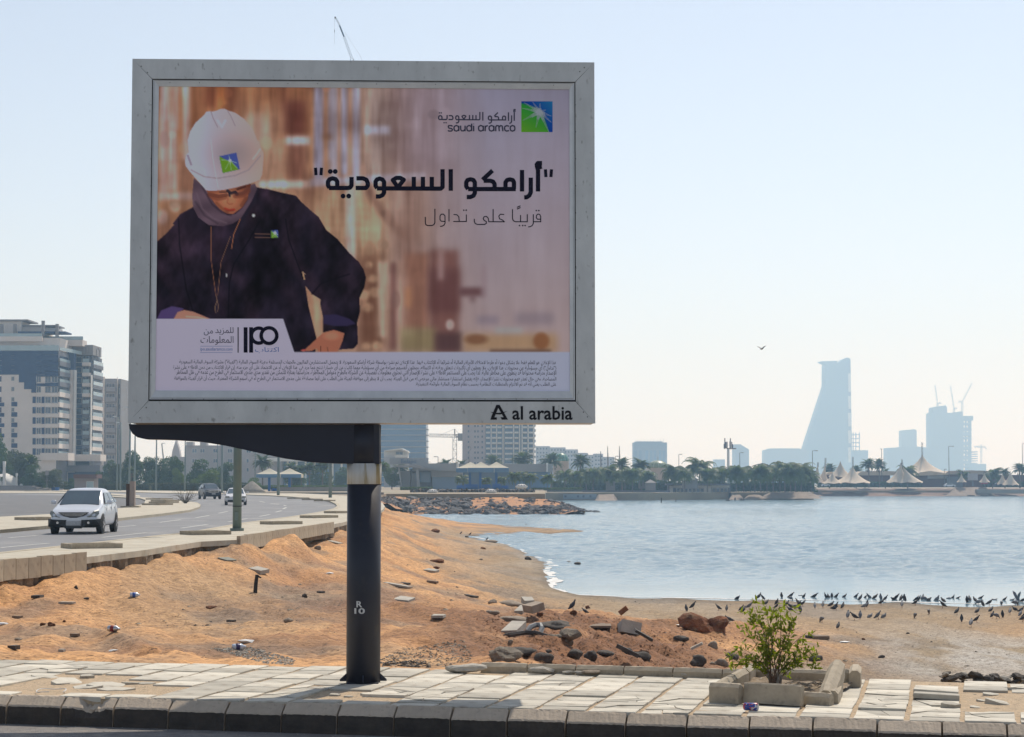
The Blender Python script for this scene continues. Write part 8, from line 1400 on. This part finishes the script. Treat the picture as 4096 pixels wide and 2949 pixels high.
def tcrane(px, ptop, pb, jl, jr, pj, Y, label, m=m_cr, w_=2.0, luff=None, r=.13):
 o = thing('tower_crane', px, pb, Y, label, 'crane', 'tower cranes on the skyline'); P = lambda x, y: AT(x, y, Y) - o.location; mb = MB(); lattice(mb, P(px, pb), P(px, pj), w_, max(6, int((pb - pj) * Y / F / 3)), r); mb.build('mast', m, o)
 if luff: mb = MB(); lattice(mb, P(px, pj), P(*luff), w_ * .6, 12, r * .8); mb.build('jib', m, o); mb = MB(); lattice(mb, P(px, pj), P(*jr), w_ * .6, 3, r); mb.box(P(jr[0], jr[1] + 2), (3, 1.5, 2)); mb.build('counter_jib', m, o)
 else:
  mb = MB(); lattice(mb, P(jl, pj - 2), P(px, pj), w_ * .8, 14, r * .8); mb.build('jib', m, o); mb = MB(); lattice(mb, P(px, pj), P(jr, pj), w_ * .8, 4, r); mb.box(P(jr, pj + 5), (2.5, 1.5, 3.5)); mb.build('counter_jib', m, o); mb = MB(); mb.tube([P(px, pj), P(px, ptop)], r * 2, 4); mb.tube([P(px, ptop), P(jl * .6 + px * .4, pj - 2)], r * .5, 3); mb.tube([P(px, ptop), P(jr, pj)], r * .5, 3); mb.build('apex', m, o)
 return o
tcrane(1819, 1716, 1852, 1716, 1842, 1744, 880, 'tower crane between the glass tower and the hotel tower', w_=1.8)
Y = 800; ht = thing('hotel_tower', 1980, 1950, Y, 'tall beige and white balcony tower behind the jetty canopies', 'building'); bx(ht, 'wall', m_hotel, 1849, 1942, 1500, 1950, Y, 25); bx(ht, 'balcony_core', m_bluegl, 1942, 2138, 1500, 1950, Y + 1.5, 22)
for j in range(18):
 y = 1500 + j * 21.2 + 9
 if y > 1870: break
 for x in (1870, 1896, 1908, 1925): win(ht, x, x + 8, y, y + 10, Y, frame=m_hotel, mull=0)
 for x in (1944, 1968, 1990, 2020, 2034, 2058, 2092, 2116): bx(ht, 'balcony', m_white, x, x + 16, y + 6, y + 13, Y - .6, 2.2); bx(ht, 'balcony_slab', m_gtower, x, x + 16, y + 13, y + 15, Y - .7, 2.2)
for x in (1962, 1984, 2009, 2012, 2052, 2076, 2086, 2110, 2132): bx(ht, 'pier', m_white, x, x + 5, 1500, 1950, Y - .2, 2)
for j in range(16): bx(ht, 'end_balcony', m_white, 2138, 2143, 1505 + j * 21.2 * 1.0, 1513 + j * 21.2, Y + 2, 16)
# ---- middle distance white blocks
Y = 1500
for nm, segs, lb in (('block', [(2143, 2200, 1785), (2200, 2262, 1790), (2255, 2312, 1798)], 'pale stepped apartment row right of the hotel tower'), ('block', [(2312, 2352, 1812), (2350, 2376, 1820), (2376, 2412, 1815), (2412, 2458, 1828)], 'pale blocks behind the palms right of the green dome')):
 o = thing('apartment_block', segs[0][0], 1950, Y, lb, 'building')
 for x0, x1, yt in segs:
  bx(o, 'wall', m_pale, x0, x1, yt, 1950, Y + (x0 % 5) * 2, 20)
  for x in range(x0 + 4, x1 - 6, 12):
   for y in range(yt + 7, 1880, 16): win(o, x, x + 7, y, y + 7, Y + (x0 % 5) * 2, frame=m_pale, mull=0)
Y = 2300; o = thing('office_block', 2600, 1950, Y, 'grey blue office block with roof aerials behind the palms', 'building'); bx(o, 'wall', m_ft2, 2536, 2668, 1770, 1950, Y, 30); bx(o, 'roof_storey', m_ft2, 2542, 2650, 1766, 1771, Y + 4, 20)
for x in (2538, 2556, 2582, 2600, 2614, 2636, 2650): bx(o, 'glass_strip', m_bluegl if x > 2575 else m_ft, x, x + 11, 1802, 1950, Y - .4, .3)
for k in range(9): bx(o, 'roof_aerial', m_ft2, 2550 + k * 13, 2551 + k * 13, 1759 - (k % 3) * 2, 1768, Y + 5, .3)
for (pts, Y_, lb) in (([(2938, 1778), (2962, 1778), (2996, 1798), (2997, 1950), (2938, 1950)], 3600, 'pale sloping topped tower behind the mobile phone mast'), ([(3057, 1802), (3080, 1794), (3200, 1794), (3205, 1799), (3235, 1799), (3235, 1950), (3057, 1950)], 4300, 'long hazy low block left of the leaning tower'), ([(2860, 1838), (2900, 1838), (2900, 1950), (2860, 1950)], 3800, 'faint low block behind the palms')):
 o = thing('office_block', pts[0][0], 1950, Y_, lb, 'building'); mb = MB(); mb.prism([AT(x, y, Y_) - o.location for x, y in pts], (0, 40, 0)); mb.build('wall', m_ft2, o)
# the sail shaped tower
Y = 4500; tw = thing('sail_tower', 3330, 1950, Y, 'tall hazy tower with slanting left side and cup shaped top', 'building'); P = lambda x, y, d=0: AT(x, y, Y + d) - tw.location
def pr(name, pts, d0, dep, m): mb = MB(); mb.prism([AT(x, y, Y) - tw.location + Vector((0, d0, 0)) for x, y in pts], (0, dep, 0)); mb.build(name, m, tw)
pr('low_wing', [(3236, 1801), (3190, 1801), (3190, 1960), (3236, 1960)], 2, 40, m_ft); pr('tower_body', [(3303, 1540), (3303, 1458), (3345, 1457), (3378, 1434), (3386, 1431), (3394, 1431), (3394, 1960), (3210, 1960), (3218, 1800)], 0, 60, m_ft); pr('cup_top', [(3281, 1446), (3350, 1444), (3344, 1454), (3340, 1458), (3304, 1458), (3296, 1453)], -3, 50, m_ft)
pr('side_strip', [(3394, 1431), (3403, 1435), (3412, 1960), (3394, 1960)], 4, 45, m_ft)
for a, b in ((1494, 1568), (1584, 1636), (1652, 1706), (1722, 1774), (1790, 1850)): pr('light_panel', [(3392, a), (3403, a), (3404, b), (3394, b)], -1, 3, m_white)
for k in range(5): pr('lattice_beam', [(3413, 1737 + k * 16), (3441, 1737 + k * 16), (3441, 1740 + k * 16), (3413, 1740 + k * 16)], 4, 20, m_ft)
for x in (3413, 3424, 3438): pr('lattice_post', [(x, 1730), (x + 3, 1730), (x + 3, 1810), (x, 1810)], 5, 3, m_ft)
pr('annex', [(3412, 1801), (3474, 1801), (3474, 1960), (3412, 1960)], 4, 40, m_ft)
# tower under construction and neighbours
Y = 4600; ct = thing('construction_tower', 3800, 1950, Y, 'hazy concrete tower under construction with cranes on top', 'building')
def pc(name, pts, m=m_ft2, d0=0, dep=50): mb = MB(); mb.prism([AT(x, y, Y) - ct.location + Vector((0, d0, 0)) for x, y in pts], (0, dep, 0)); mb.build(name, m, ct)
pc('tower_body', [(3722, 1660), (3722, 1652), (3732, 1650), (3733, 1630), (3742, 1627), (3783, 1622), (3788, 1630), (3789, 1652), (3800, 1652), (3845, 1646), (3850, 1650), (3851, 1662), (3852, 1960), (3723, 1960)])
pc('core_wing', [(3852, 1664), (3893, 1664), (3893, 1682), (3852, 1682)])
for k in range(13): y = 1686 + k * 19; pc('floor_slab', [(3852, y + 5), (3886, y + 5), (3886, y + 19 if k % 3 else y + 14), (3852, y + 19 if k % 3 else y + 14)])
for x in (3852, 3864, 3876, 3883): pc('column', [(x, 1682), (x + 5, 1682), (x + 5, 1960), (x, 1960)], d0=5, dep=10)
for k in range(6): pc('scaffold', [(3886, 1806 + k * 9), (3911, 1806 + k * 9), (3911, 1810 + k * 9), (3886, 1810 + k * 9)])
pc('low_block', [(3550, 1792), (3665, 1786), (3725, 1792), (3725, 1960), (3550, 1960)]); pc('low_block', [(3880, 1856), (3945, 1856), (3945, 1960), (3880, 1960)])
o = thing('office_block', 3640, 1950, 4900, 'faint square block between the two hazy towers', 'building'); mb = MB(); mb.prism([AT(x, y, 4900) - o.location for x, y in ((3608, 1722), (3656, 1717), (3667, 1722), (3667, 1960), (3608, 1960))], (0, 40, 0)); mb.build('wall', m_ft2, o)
tcrane(3750, 0, 1640, 0, (3762, 1612), 1616, 4590, 'left luffing crane on the construction tower', w_=4, luff=(3740, 1540), r=.45); tcrane(3816, 0, 1655, 0, (3826, 1632), 1634, 4590, 'middle luffing crane on the construction tower', w_=4, luff=(3802, 1546), r=.45); tcrane(3849, 0, 1660, 0, (3836, 1606), 1608, 4590, 'right luffing crane with the tallest raised jib', w_=4, luff=(3888, 1532), r=.45); tcrane(3925, 1778, 1856, 3898, 3944, 1789, 4590, 'small hammerhead crane right of the construction tower', w_=4, r=.4)
# crane boom above the billboard
Y = 600; o = thing('mobile_crane', 1452, 1950, Y, 'tall white lattice crane boom showing above the billboard', 'crane'); P = lambda x, y: AT(x, y, Y) - o.location
mb = MB(); lattice(mb, P(1480, 1950), P(1408, 236), 1.1, 70, .09); lattice(mb, P(1408, 236), P(1376, 147), .62, 12, .05); lattice(mb, P(1358, 100), P(1343, 73), .4, 6, .05); mb.build('boom', m_crw, o); mb = MB(); a, b = P(1376, 147), P(1358, 102); mb.tube([a, b], .28, 6); mb.build('boom_section', bmat('boom_blue', (.12, .14, .20)), o); mb = MB(); mb.box(P(1341, 71), (.5, .5, .5)); mb.tube([P(1338, 75), P(1338, 178)], .03, 3); mb.box(P(1338, 125), (.18, .2, .8)); mb.build('hook_line', m_cr, o); mb = MB(); mb.tube([P(1380, 130), P(1440, 222), P(1470, 300)], .03, 3); mb.build('guy_line', m_cr, o)
# crescent pole, domes, masts, far lamp posts
q = AT(1876, 1862, 560); mb = MB(); mb.tube([(0, 0, 0), (0, 0, (1862 - 1806) * 560 / F)], .10, 6); cz = (1862 - 1795) * 560 / F; mb.tube([(-.2 + .75 * math.cos(a), 0, cz + .75 * math.sin(a)) for a in [R(-110 + 22 * i) for i in range(11)]], [.02, .05, .08, .1, .11, .12, .11, .1, .08, .05, .02], 6); tag(mb.build('crescent_pole', m_cr, None, loc=q), 'thin pole with a crescent finial left of the jetty canopies', 'pole')
def dome(px, pt, pb, hw, Y, label, m, drum=12):
 o = thing('domed_building', px, pb + drum + 40, Y, label, 'building'); s = Y / F; z0 = AT(px, pb, Y).z - o.location.z; r = hw * s; h = (pb - pt) * s; mb = MB(); mb.lathe([(r * math.cos(a), z0 + h * math.sin(a)) for a in [R(90 * i / 7) for i in range(7)]] + [(.05, z0 + h)], n=24); mb.build('dome', m, o, True); mb = MB(); mb.lathe([(r * .98, 0), (r * .98, z0)], n=24); mb.build('drum', bmat('drum_stone_%d' % px, (.45, .36, .28)), o); mb = MB(); mb.tube([(0, 0, z0 + h), (0, 0, z0 + h + 1.3)], .08, 5); mb.build('finial', m_cr, o)
 for k in range(12): a = k * math.pi / 6; mb = MB(); mb.tube([(r * 1.01 * math.cos(t) * math.cos(a), r * 1.01 * math.cos(t) * math.sin(a), z0 + h * 1.01 * math.sin(t)) for t in [R(90 * i / 5) for i in range(5)]], .05, 3); mb.build('dome_rib', m_white, o)
m_dg = bmat('dome_green', (.06, .22, .15), rough=.4); m_dy = bmat('dome_yellow_green', (.20, .25, .14), rough=.4)
dome(2244, 1812, 1845, 32, 700, 'green dome with white ribs behind the palms', m_dg, 16); dome(2632, 1842, 1872, 42, 700, 'yellow green dome behind the palms near the office block', m_dy, 10)
o = thing('phone_mast', 2913, 1960, 640, 'tall mobile phone mast with clustered antennas above the palms', 'mast'); P = lambda x, y: AT(x, y, 640) - o.location; mb = MB(); mb.tube([P(2913, 1960), P(2913, 1796)], [.55, .42], 10); mb.build('mast_pole', m_rail, o); mb = MB(); mb.lathe([(1.6, P(0, 1797).z), (1.7, P(0, 1793).z)], (P(2913, 0).x, 0, 0), 10); mb.build('platform', m_cr, o)
for k, (x, a, b) in enumerate(((2896, 1776, 1795), (2900, 1753, 1796), (2903, 1768, 1794), (2909, 1767, 1793), (2919, 1766, 1794), (2922, 1753, 1794), (2926, 1768, 1792), (2931, 1776, 1795))): mb = MB(); q1, q2 = P(x, a), P(x, b); mb.box(((q1.x), (k % 2) - .5, (q1.z + q2.z) / 2), (.34, .2, q1.z - q2.z)); mb.build('antenna', m_gran2, o)
def farlamp(px, pt, pb, Y, arm, label, two=False):
 o = thing('lamp_post', px, pb, Y, label, 'lamp post', 'lamp posts on the far shore'); h = AT(px, pt, Y).z - o.location.z; mb = MB(); mb.tube([(0, 0, 0), (0, 0, h)], [.16, .10], 6); mb.build('post', m_gran2, o); mb = MB(); mb.tube([(0, 0, h), (arm, 0, h + .1)], .08, 4); mb.box((arm, 0, h + .05), (.8, .3, .2)); mb.build('lamp_head', m_gran2, o)
 if two: mb = MB(); mb.tube([(0, 0, h), (-arm, 0, h + .4)], .08, 4); mb.build('lamp_head', m_gran2, o)
for a in ((3251, 1804, 1960, 620, 1.4, 'lamp post at the right end of the palm grove'), (3528, 1797, 1950, 740, -.2, 'straight lamp post between the two date palms'), (3797, 1786, 1945, 730, 1.6, 'tallest lamp post right of the largest tent'), (4092, 1775, 1945, 740, 1.4, 'lamp post at the right edge of the photo'), (2960, 1812, 1960, 650, .9, 'lamp post beside the phone mast'), (2716, 1818, 1960, 650, .8, 'twin headed lamp post left of the tall coconut palm'), (2462, 1826, 1960, 650, .8, 'small lamp post left of the leaning palms'), (1752, 1828, 1957, 560, -.9, 'lamp post behind the restaurant roof'), (3778, 1878, 1950, 735, .5, 'short lamp post in front of the tent restaurant')): farlamp(*a)
for px, pt, lb in ((2432, 1785, 'slim minaret like mast left of the leaning masts'), (2479, 1784, 'slim boat mast above the palms, farther right one'), (2404, 1805, 'stubby antenna pole above the palms')):
 q = AT(px, 1950, 720); h = AT(px, pt, 720).z - q.z; mb = MB(); mb.tube([(0, 0, 0), (0, 0, h * .7), (-.1, 0, h)], [.3, .28, .12], 6); tag(mb.build('mast', m_cr if px != 2404 else m_gran2, None, loc=q), lb, 'mast')
# ---- palms
CG = 'palms on the far promenade'
pl_ = [(1605, 1848, 1958, 560, 'date'), (1690, 1833, 1958, 640, 'date'), (1783, 1832, 1958, 640, 'date'), (1845, 1836, 1958, 640, 'date'), (1970, 1816, 1958, 640, 'date'), (2092, 1800, 1958, 600, 'date'), (2205, 1806, 1962, 600, 'date'), (2322, 1812, 1962, 590, 'date'), (1523, 1840, 1958, 480, 'date')]
for i, a in enumerate(pl_): palm(*a, ['small date palm left of the restaurant canopy', 'date palm top behind the restaurant roof on the left', 'date palm top beside the crane foot', 'small date palm top left of the hotel tower', 'date palm above the middle jetty canopy', 'tall date palm in front of the white balconies', 'date palm just left of the green dome', 'date palm right of the green dome', 'date palm by the pillar right side'][i])
for i, (px, pt) in enumerate(((1850, 1882), (2062, 1866), (2120, 1868), (2190, 1880), (2260, 1855), (2300, 1862), (2345, 1850), (2372, 1845), (2400, 1860), (2430, 1830), (2452, 1850), (2488, 1826), (2500, 1850), (2530, 1845), (2565, 1826), (2590, 1860), (2690, 1838), (2702, 1830), (2740, 1842), (2798, 1796), (2830, 1845), (2856, 1840), (2890, 1845), (2945, 1832), (2975, 1844), (3020, 1838), (3042, 1830), (3068, 1828), (3094, 1826), (3120, 1832), (3140, 1815), (3162, 1822), (3182, 1826), (3205, 1818), (3222, 1830), (3245, 1866), (2006, 1892), (1945, 1896))):
 palm(px, pt, 1962 if px < 2250 else 1968, 545 + (i * 37 % 60) if px > 2250 else 470, 'coco' if px not in (2488, 2565) else 'date', ('bushy coconut palm ' if i % 2 else 'feathery coconut palm ') + ('by the restaurant' if px < 2230 else 'right of the green dome' if px < 2560 else 'near the yellow dome' if px < 2760 else 'below the phone mast' if px < 2960 else 'left of the tents'), CG)
for a, lb in (((3476, 1830, 1950, 730, 'date'), 'slim date palm left of the twin date palms'), ((3518, 1830, 1950, 735, 'date'), 'broad date palm between the tents'), ((3318, 1850, 1955, 760, 'date'), 'hazy date palm behind the left tent'), ((3425, 1858, 1955, 780, 'date'), 'hazy date palm right of the pointed tent'), ((3630, 1838, 1955, 725, 'coco'), 'wind bent coconut palm in front of the small tents'), ((3862, 1862, 1950, 730, 'coco'), 'palm in front of the low tent roofs'), ((3970, 1850, 1955, 735, 'coco'), 'upright palm right of the advertising screen'), ((4020, 1868, 1955, 735, 'date'), 'bushy palm behind the small white tent'), ((4080, 1850, 1955, 735, 'date'), 'date palm near the right edge'), ((3542, 1870, 1955, 760, 'date'), 'small hazy palm between the twin palms and tents'), ((4110, 1856, 1955, 740, 'date'), 'date palm cut by the right edge')): palm(*a, lb)
# hedges / undergrowth stuff
leafbox('undergrowth', 2200, 3270, 1926, 1968, 600, 6, m_f1, 'dark undergrowth and hedge below the palm grove', None, 9000, .35, 'stuff', .6); leafbox('hedge', 3270, 3690, 1930, 1950, 735, 3, m_f1, 'long dark hedge in front of the tents', 'hedge', 5000, .3); leafbox('hedge', 3690, 4120, 1930, 1947, 738, 3, m_f1, 'dark hedge right of the big tent', 'hedge', 4000, .3); leafbox('hedge', 2125, 2330, 1953, 1962, 520, 1.5, m_f2, 'bright clipped hedge behind the promenade railing', 'hedge', 2500, .14); leafbox('hedge', 1600, 1730, 1950, 1960, 470, 1, m_f2, 'low planting in front of the restaurant', 'hedge', 1500, .12)
# ---- tents
def tent(px, pk, pe, hw, Y, label, mast=0, dep=.9, name='tent', group='cream peaked tents on the far shore', skew=0):
 o = thing(name, px, pe, Y, label, 'tent', group); s = Y / F; h = (pe - pk) * s; w_ = hw * s; mb = MB(); n = 12; prof = [(1, 0), (.78, .12), (.55, .28), (.34, .48), (.17, .70), (.06, .90), (.015, 1)]
 vs = [((math.cos(2 * math.pi * k / n)) * r * w_ + skew * s * z, math.sin(2 * math.pi * k / n) * r * w_ * dep, h * z + (.04 * h * math.cos(6 * 2 * math.pi * k / n) * r if z < .3 else 0)) for r, z in prof for k in range(n)]
 mb.add(vs, [(i * n + k, i * n + (k + 1) % n, (i + 1) * n + (k + 1) % n, (i + 1) * n + k) for i in range(6) for k in range(n)]); mb.build('canvas', m_tent, o, True)
 if mast: mb = MB(); lattice(mb, (skew * s, 0, h * .9), (skew * s * 1.1, 0, h + mast * s), .5, 7, .07); mb.build('mast', m_cr, o)
 return o
tent(3262, 1862, 1932, 34, 715, 'narrow sail shaped tent at the left of the tents', 12, skew=10); tent(3290, 1858, 1930, 26, 720, 'second narrow tent with a leaning mast', 26, skew=12); tent(3362, 1846, 1908, 48, 745, 'pointed tent behind the wide low tent', 0); tent(3408, 1868, 1932, 74, 715, 'wide low tent with a leaning mast', 40, skew=4); tent(3330, 1890, 1934, 40, 712, 'low folded tent edge left of the wide tent', 0)
tent(3595, 1856, 1930, 50, 718, 'steep tent left of the big tent', 4, skew=10); tent(3648, 1868, 1930, 44, 716, 'smaller tent beside the bent palm', 30, skew=-36); tent(3690, 1822, 1894, 100, 750, 'largest tent with a lattice mast on its peak', 52); tent(3846, 1894, 1929, 20, 712, 'small tent right of the tall lamp post', 6); tent(3938, 1890, 1929, 22, 712, 'small tent behind the red and white sign', 6); tent(4042, 1885, 1940, 34, 710, 'white swooping tent near the right edge', 0); tent(4010, 1892, 1938, 24, 712, 'white tent wing left of the swooping tent', 0)
Y = 742; tr_ = thing('tent_restaurant', 3700, 1950, Y, 'long dark red pavilion with pale flowing roofs', 'building'); bx(tr_, 'wall', m_brick, 3300, 3560, 1896, 1950, Y + 8, 8); bx(tr_, 'wall', m_brick, 3655, 3930, 1898, 1950, Y - 6, 10); bx(tr_, 'wall', m_brick, 3925, 4110, 1900, 1950, Y + 5, 10)
for x0, x1, yt, yb, d in ((3300, 3372, 1890, 1900, 7), (3430, 3600, 1886, 1902, 7), (3780, 3990, 1884, 1900, 3)):
 a = [AT(x0 - 6, yb, Y + d), AT(x1 + 6, yb, Y + d), AT(x1 - 14, yt, Y + d), AT((x0 + x1) / 2, yt - 2, Y + d), AT(x0 + 14, yt, Y + d)]; mb = MB(); mb.prism(a, (0, 9, 0)); link('roof', mb.mesh('roof', m_tent), tr_, Matrix.Translation(-tr_.location))
a = [AT(3650, 1904, Y - 9), AT(3796, 1900, Y - 9), AT(3770, 1891, Y - 9), AT(3720, 1884, Y - 9), AT(3680, 1889, Y - 9)]; mb = MB(); mb.prism(a, (0, 12, 0)); link('roof', mb.mesh('roof', m_tent), tr_, Matrix.Translation(-tr_.location)); bx(tr_, 'name_panel', m_pale, 3711, 3790, 1903, 1915, Y - 6.4, .3); bx(tr_, 'wall_panel', m_gran2, 3788, 3850, 1907, 1950, Y - 7, .5)
sc_ = thing('advertising_screen', 3892, 1945, 725, 'pale advertising screen on the far shore', 'screen'); bx(sc_, 'screen', m_pale, 3872, 3911, 1894, 1922, 725, .5); bx(sc_, 'screen_leg', m_gran2, 3889, 3894, 1922, 1945, 725.3, .4)
sg = thing('roadside_sign', 3937, 1945, 722, 'red and white sign in front of the small tent', 'sign'); bx(sg, 'white_band', m_white, 3924, 3953, 1922, 1931, 722, .3); bx(sg, 'red_band', m_redp, 3924, 3953, 1917, 1922, 722, .3); bx(sg, 'red_band', m_redp, 3924, 3953, 1931, 1937, 722, .3); bx(sg, 'sign_leg', m_gran2, 3937, 3940, 1937, 1946, 722.1, .2)
# ---- huts, waterside building, quay walls, banks
def hut(px, pk, pe, hw, pb, Y, label, m=m_roofm):
 o = thing('hut', px, pb, Y, label, 'hut', 'huts among the palms'); s = Y / F; z = (pb - pe) * s; mb = MB(); w_ = hw * s; mb.add([(-w_, -w_, z), (w_, -w_, z), (w_, w_, z), (-w_, w_, z), (0, 0, z + (pe - pk) * s)], [(0, 1, 4), (1, 2, 4), (2, 3, 4), (3, 0, 4), (3, 2, 1, 0)]); mb.build('roof', m, o); mb = MB(); mb.box((0, 0, z / 2), (w_ * 1.6, w_ * 1.6, z)); mb.build('wall', m_gtower, o)
hut(2588, 1872, 1904, 40, 1955, 566, 'larger hut with a grey pyramid roof left of the waterside building'); hut(2760, 1897, 1922, 36, 1955, 566, 'hut with a grey pyramid roof above the waterside building'); hut(2602, 1918, 1932, 24, 1962, 556, 'small tan roofed hut near the shore', m_gtower); hut(2442, 1920, 1930, 22, 1962, 556, 'pale thatched hut under the palms', m_tent)
o = thing('white_board', 2925, 1955, 560, 'blank white board standing among the palms', 'board'); bx(o, 'panel', m_white, 2906, 2941, 1913, 1934, 560, .3); bx(o, 'leg', m_gran2, 2918, 2923, 1934, 1960, 560.1, .2)
Y = 574; wb = thing('waterside_building', 2800, 2000, Y, 'flat roofed waterside building with white framed windows on a dark base', 'building'); bx(wb, 'base', m_quay, 2672, 2925, 1972, 2001, Y - 1, 8); bx(wb, 'wall', m_gran2, 2675, 2923, 1942, 1972, Y, 6); bx(wb, 'roof', m_gran2, 2668, 2926, 1935, 1942, Y - 1.2, 9)
bx(wb, 'white_panel', m_white, 2678, 2692, 1943, 1971, Y - .3, .2); bx(wb, 'white_panel', m_white, 2816, 2845, 1943, 1971, Y - .3, .2); bx(wb, 'white_panel', m_white, 2693, 2815, 1942, 1952, Y - .25, .15); bx(wb, 'white_panel', m_white, 2846, 2920, 1942, 1951, Y - .25, .15)
for k in range(7): win(wb, 2706 + k * 16, 2720 + k * 16, 1953, 1970, Y, mull=0)
for k in range(4): win(wb, 2848 + k * 16, 2862 + k * 16, 1952, 1970, Y, mull=0)
Y = 546; gb = thing('harbour_banner', 2320, 2004, Y, 'pale blue grey banner panel with faded signs on the quay', 'sign'); bx(gb, 'panel', bmat('banner_panel', (.30, .33, .36)), 2253, 2386, 1977, 1998, Y - 1.5, .4)
for x in (2258, 2308, 2330, 2358): bx(gb, 'faded_mark', m_gran2, x, x + 8, 1982, 1990, Y - 1.62, .1)
m_bank = mat('bank_rubble', (.30, .24, .19), (.22, .175, .14), rough=.95, scale=.35, coord='World', bump=1, bscale=.8, bdist=.5)
def bank(name, x0, x1, yt, yb, Yf, Yb, seed, m=m_bank, tap=1, label=None):
 mb = MB(); n = max(8, int((x1 - x0) / 10)); vs = []
 for i in range(n + 1):
  x = x0 + (x1 - x0) * i / n; e = min(1, min(i, n - i) / (n * .18)) if tap else 1
  for t in (0, .33, .66, 1): ytt = yb + (yt - yb) * t * e; p = AT(x, ytt, Yf + (Yb - Yf) * t); j = (float(vnoise(np.array(x * .13), np.array(t * 3. + seed), seed)) - .5) * .8; vs.append((p.x, p.y + j, p.z + j * .35 * t))
 mb.add(vs, [(i * 4 + k, (i + 1) * 4 + k, (i + 1) * 4 + k + 1, i * 4 + k + 1) for i in range(n) for k in range(3)]); o = mb.build(name, m); o['kind'] = 'structure'; return o
bank('rubble_bank', 2375, 2475, 1974, 2007, 535, 548, 1); bank('rubble_bank', 2505, 2720, 1972, 2003, 552, 566, 2); bank('rubble_bank', 2915, 2975, 1980, 1999, 563, 572, 3); bank('rubble_bank', 2975, 3060, 1978, 1998, 565, 573, 4); bank('rubble_bank', 3030, 3290, 1970, 1995, 566, 573, 5, tap=1)
bank('far_shore_bank', 3255, 4300, 1954, 1986, 706, 724, 6, m=mat('far_bank_soil', (.20, .12, .085), (.15, .10, .075), rough=.95, scale=.12, coord='World', c=(.30, .24, .19), cscale=.2), tap=0); bank('far_sand_heap', 3780, 3985, 1950, 1984, 702, 712, 7); wallbox('sea_wall', 3908, 4200, 1958, 1975, 704, 3, bmat('sea_wall_stone', (.27, .25, .22)), 'low grey sea wall at the right of the far shore', 'wall')
wallbox('quay_railing_wall', 2190, 2680, 1962, 1970, 549, .4, m_gran2, 'grey parapet along the quay under the palms', 'wall')
rl = thing('promenade_railing', 2240, 1972, 470, 'pale arched promenade railing right of the jetty', 'railing')
for k in range(12): bx(rl, 'railing_post', m_cr, 2140 + k * 16, 2142 + k * 16, 1958, 1970, 470, .15)
bx(rl, 'railing_bar', m_canvas, 2140, 2330, 1967, 1969, 469.8, .1); bx(rl, 'railing_bar', m_cr, 2140, 2330, 1960, 1961, 469.8, .1)
cs = [(3800, 1949, 'small silver car parked on the far shore', 4.4), (4000, 1946, 'dark car parked before the swooping tent', 4.2), (3303, 1948, 'pale car roof behind the left hedge', 3)]
for px, pb, lb, L_ in cs:
 o = thing('parked_car', px, pb, 712, lb, 'car'); mb = MB(); mb.prism([(-L_ / 2, 0, .3), (L_ / 2, 0, .3), (L_ / 2, 0, .8), (L_ * .3, 0, .95), (L_ * .1, 0, 1.45), (-L_ * .25, 0, 1.45), (-L_ * .38, 0, .95), (-L_ / 2, 0, .85)], (0, 1.7, 0)); mb.build('body', silver if 'dark' not in lb else darkp, o); mb = MB(); mb.prism([(L_ * .24, -.02, .95), (L_ * .08, -.02, 1.38), (-L_ * .23, -.02, 1.38), (-L_ * .32, -.02, .95)], (0, .04, 0)); mb.build('side_window', m_gl, o)
 for x in (-.3, .3): mb = MB(); mb.tube([(L_ * x, -.03, .32), (L_ * x, .2, .32)], .32, 12); mb.build('wheel', m_tyre, o)
# things in the far water
for px, py, w_, lb in ((2645, 2012, 3, 'thin post standing in the far water'), (2703, 2008, 2.5, 'short post in the far water'), (2940, 2003, 5, 'wooden jetty stump in the far water below the white board'), (2912, 2005, 9, 'low dark float left of the jetty stump'), (2968, 2003, 9, 'low dark float right of the jetty stump'), (3440, 1984, 10, 'small dark boat by the far shore'), (3885, 1986, 16, 'low dark raft at the far shore'), (3938, 1986, 18, 'second low dark raft at the far shore')):
 q = G(px, py, WZ); s = q.y / F; h = {3: 20, 2.5: 8, 5: 12}.get(w_, 5) * s; mb = MB()
 if w_ <= 5: mb.tube([(0, 0, -.3), (.05, 0, h)], w_ * s / 2 + .06, 6)
 else: mb.prism([(-w_ * s, 0, 0), (w_ * s, 0, 0), (w_ * s * .8, 0, h), (-w_ * s * .8, 0, h)], (0, 1, 0))
 tag(mb.build('post' if w_ <= 5 else 'float', m_dwood, None, loc=q), lb, 'post' if w_ <= 5 else 'float')
uniquify({'pigeon', 'palm tree', 'tree', 'building', 'crane', 'rock'})
add_haze()
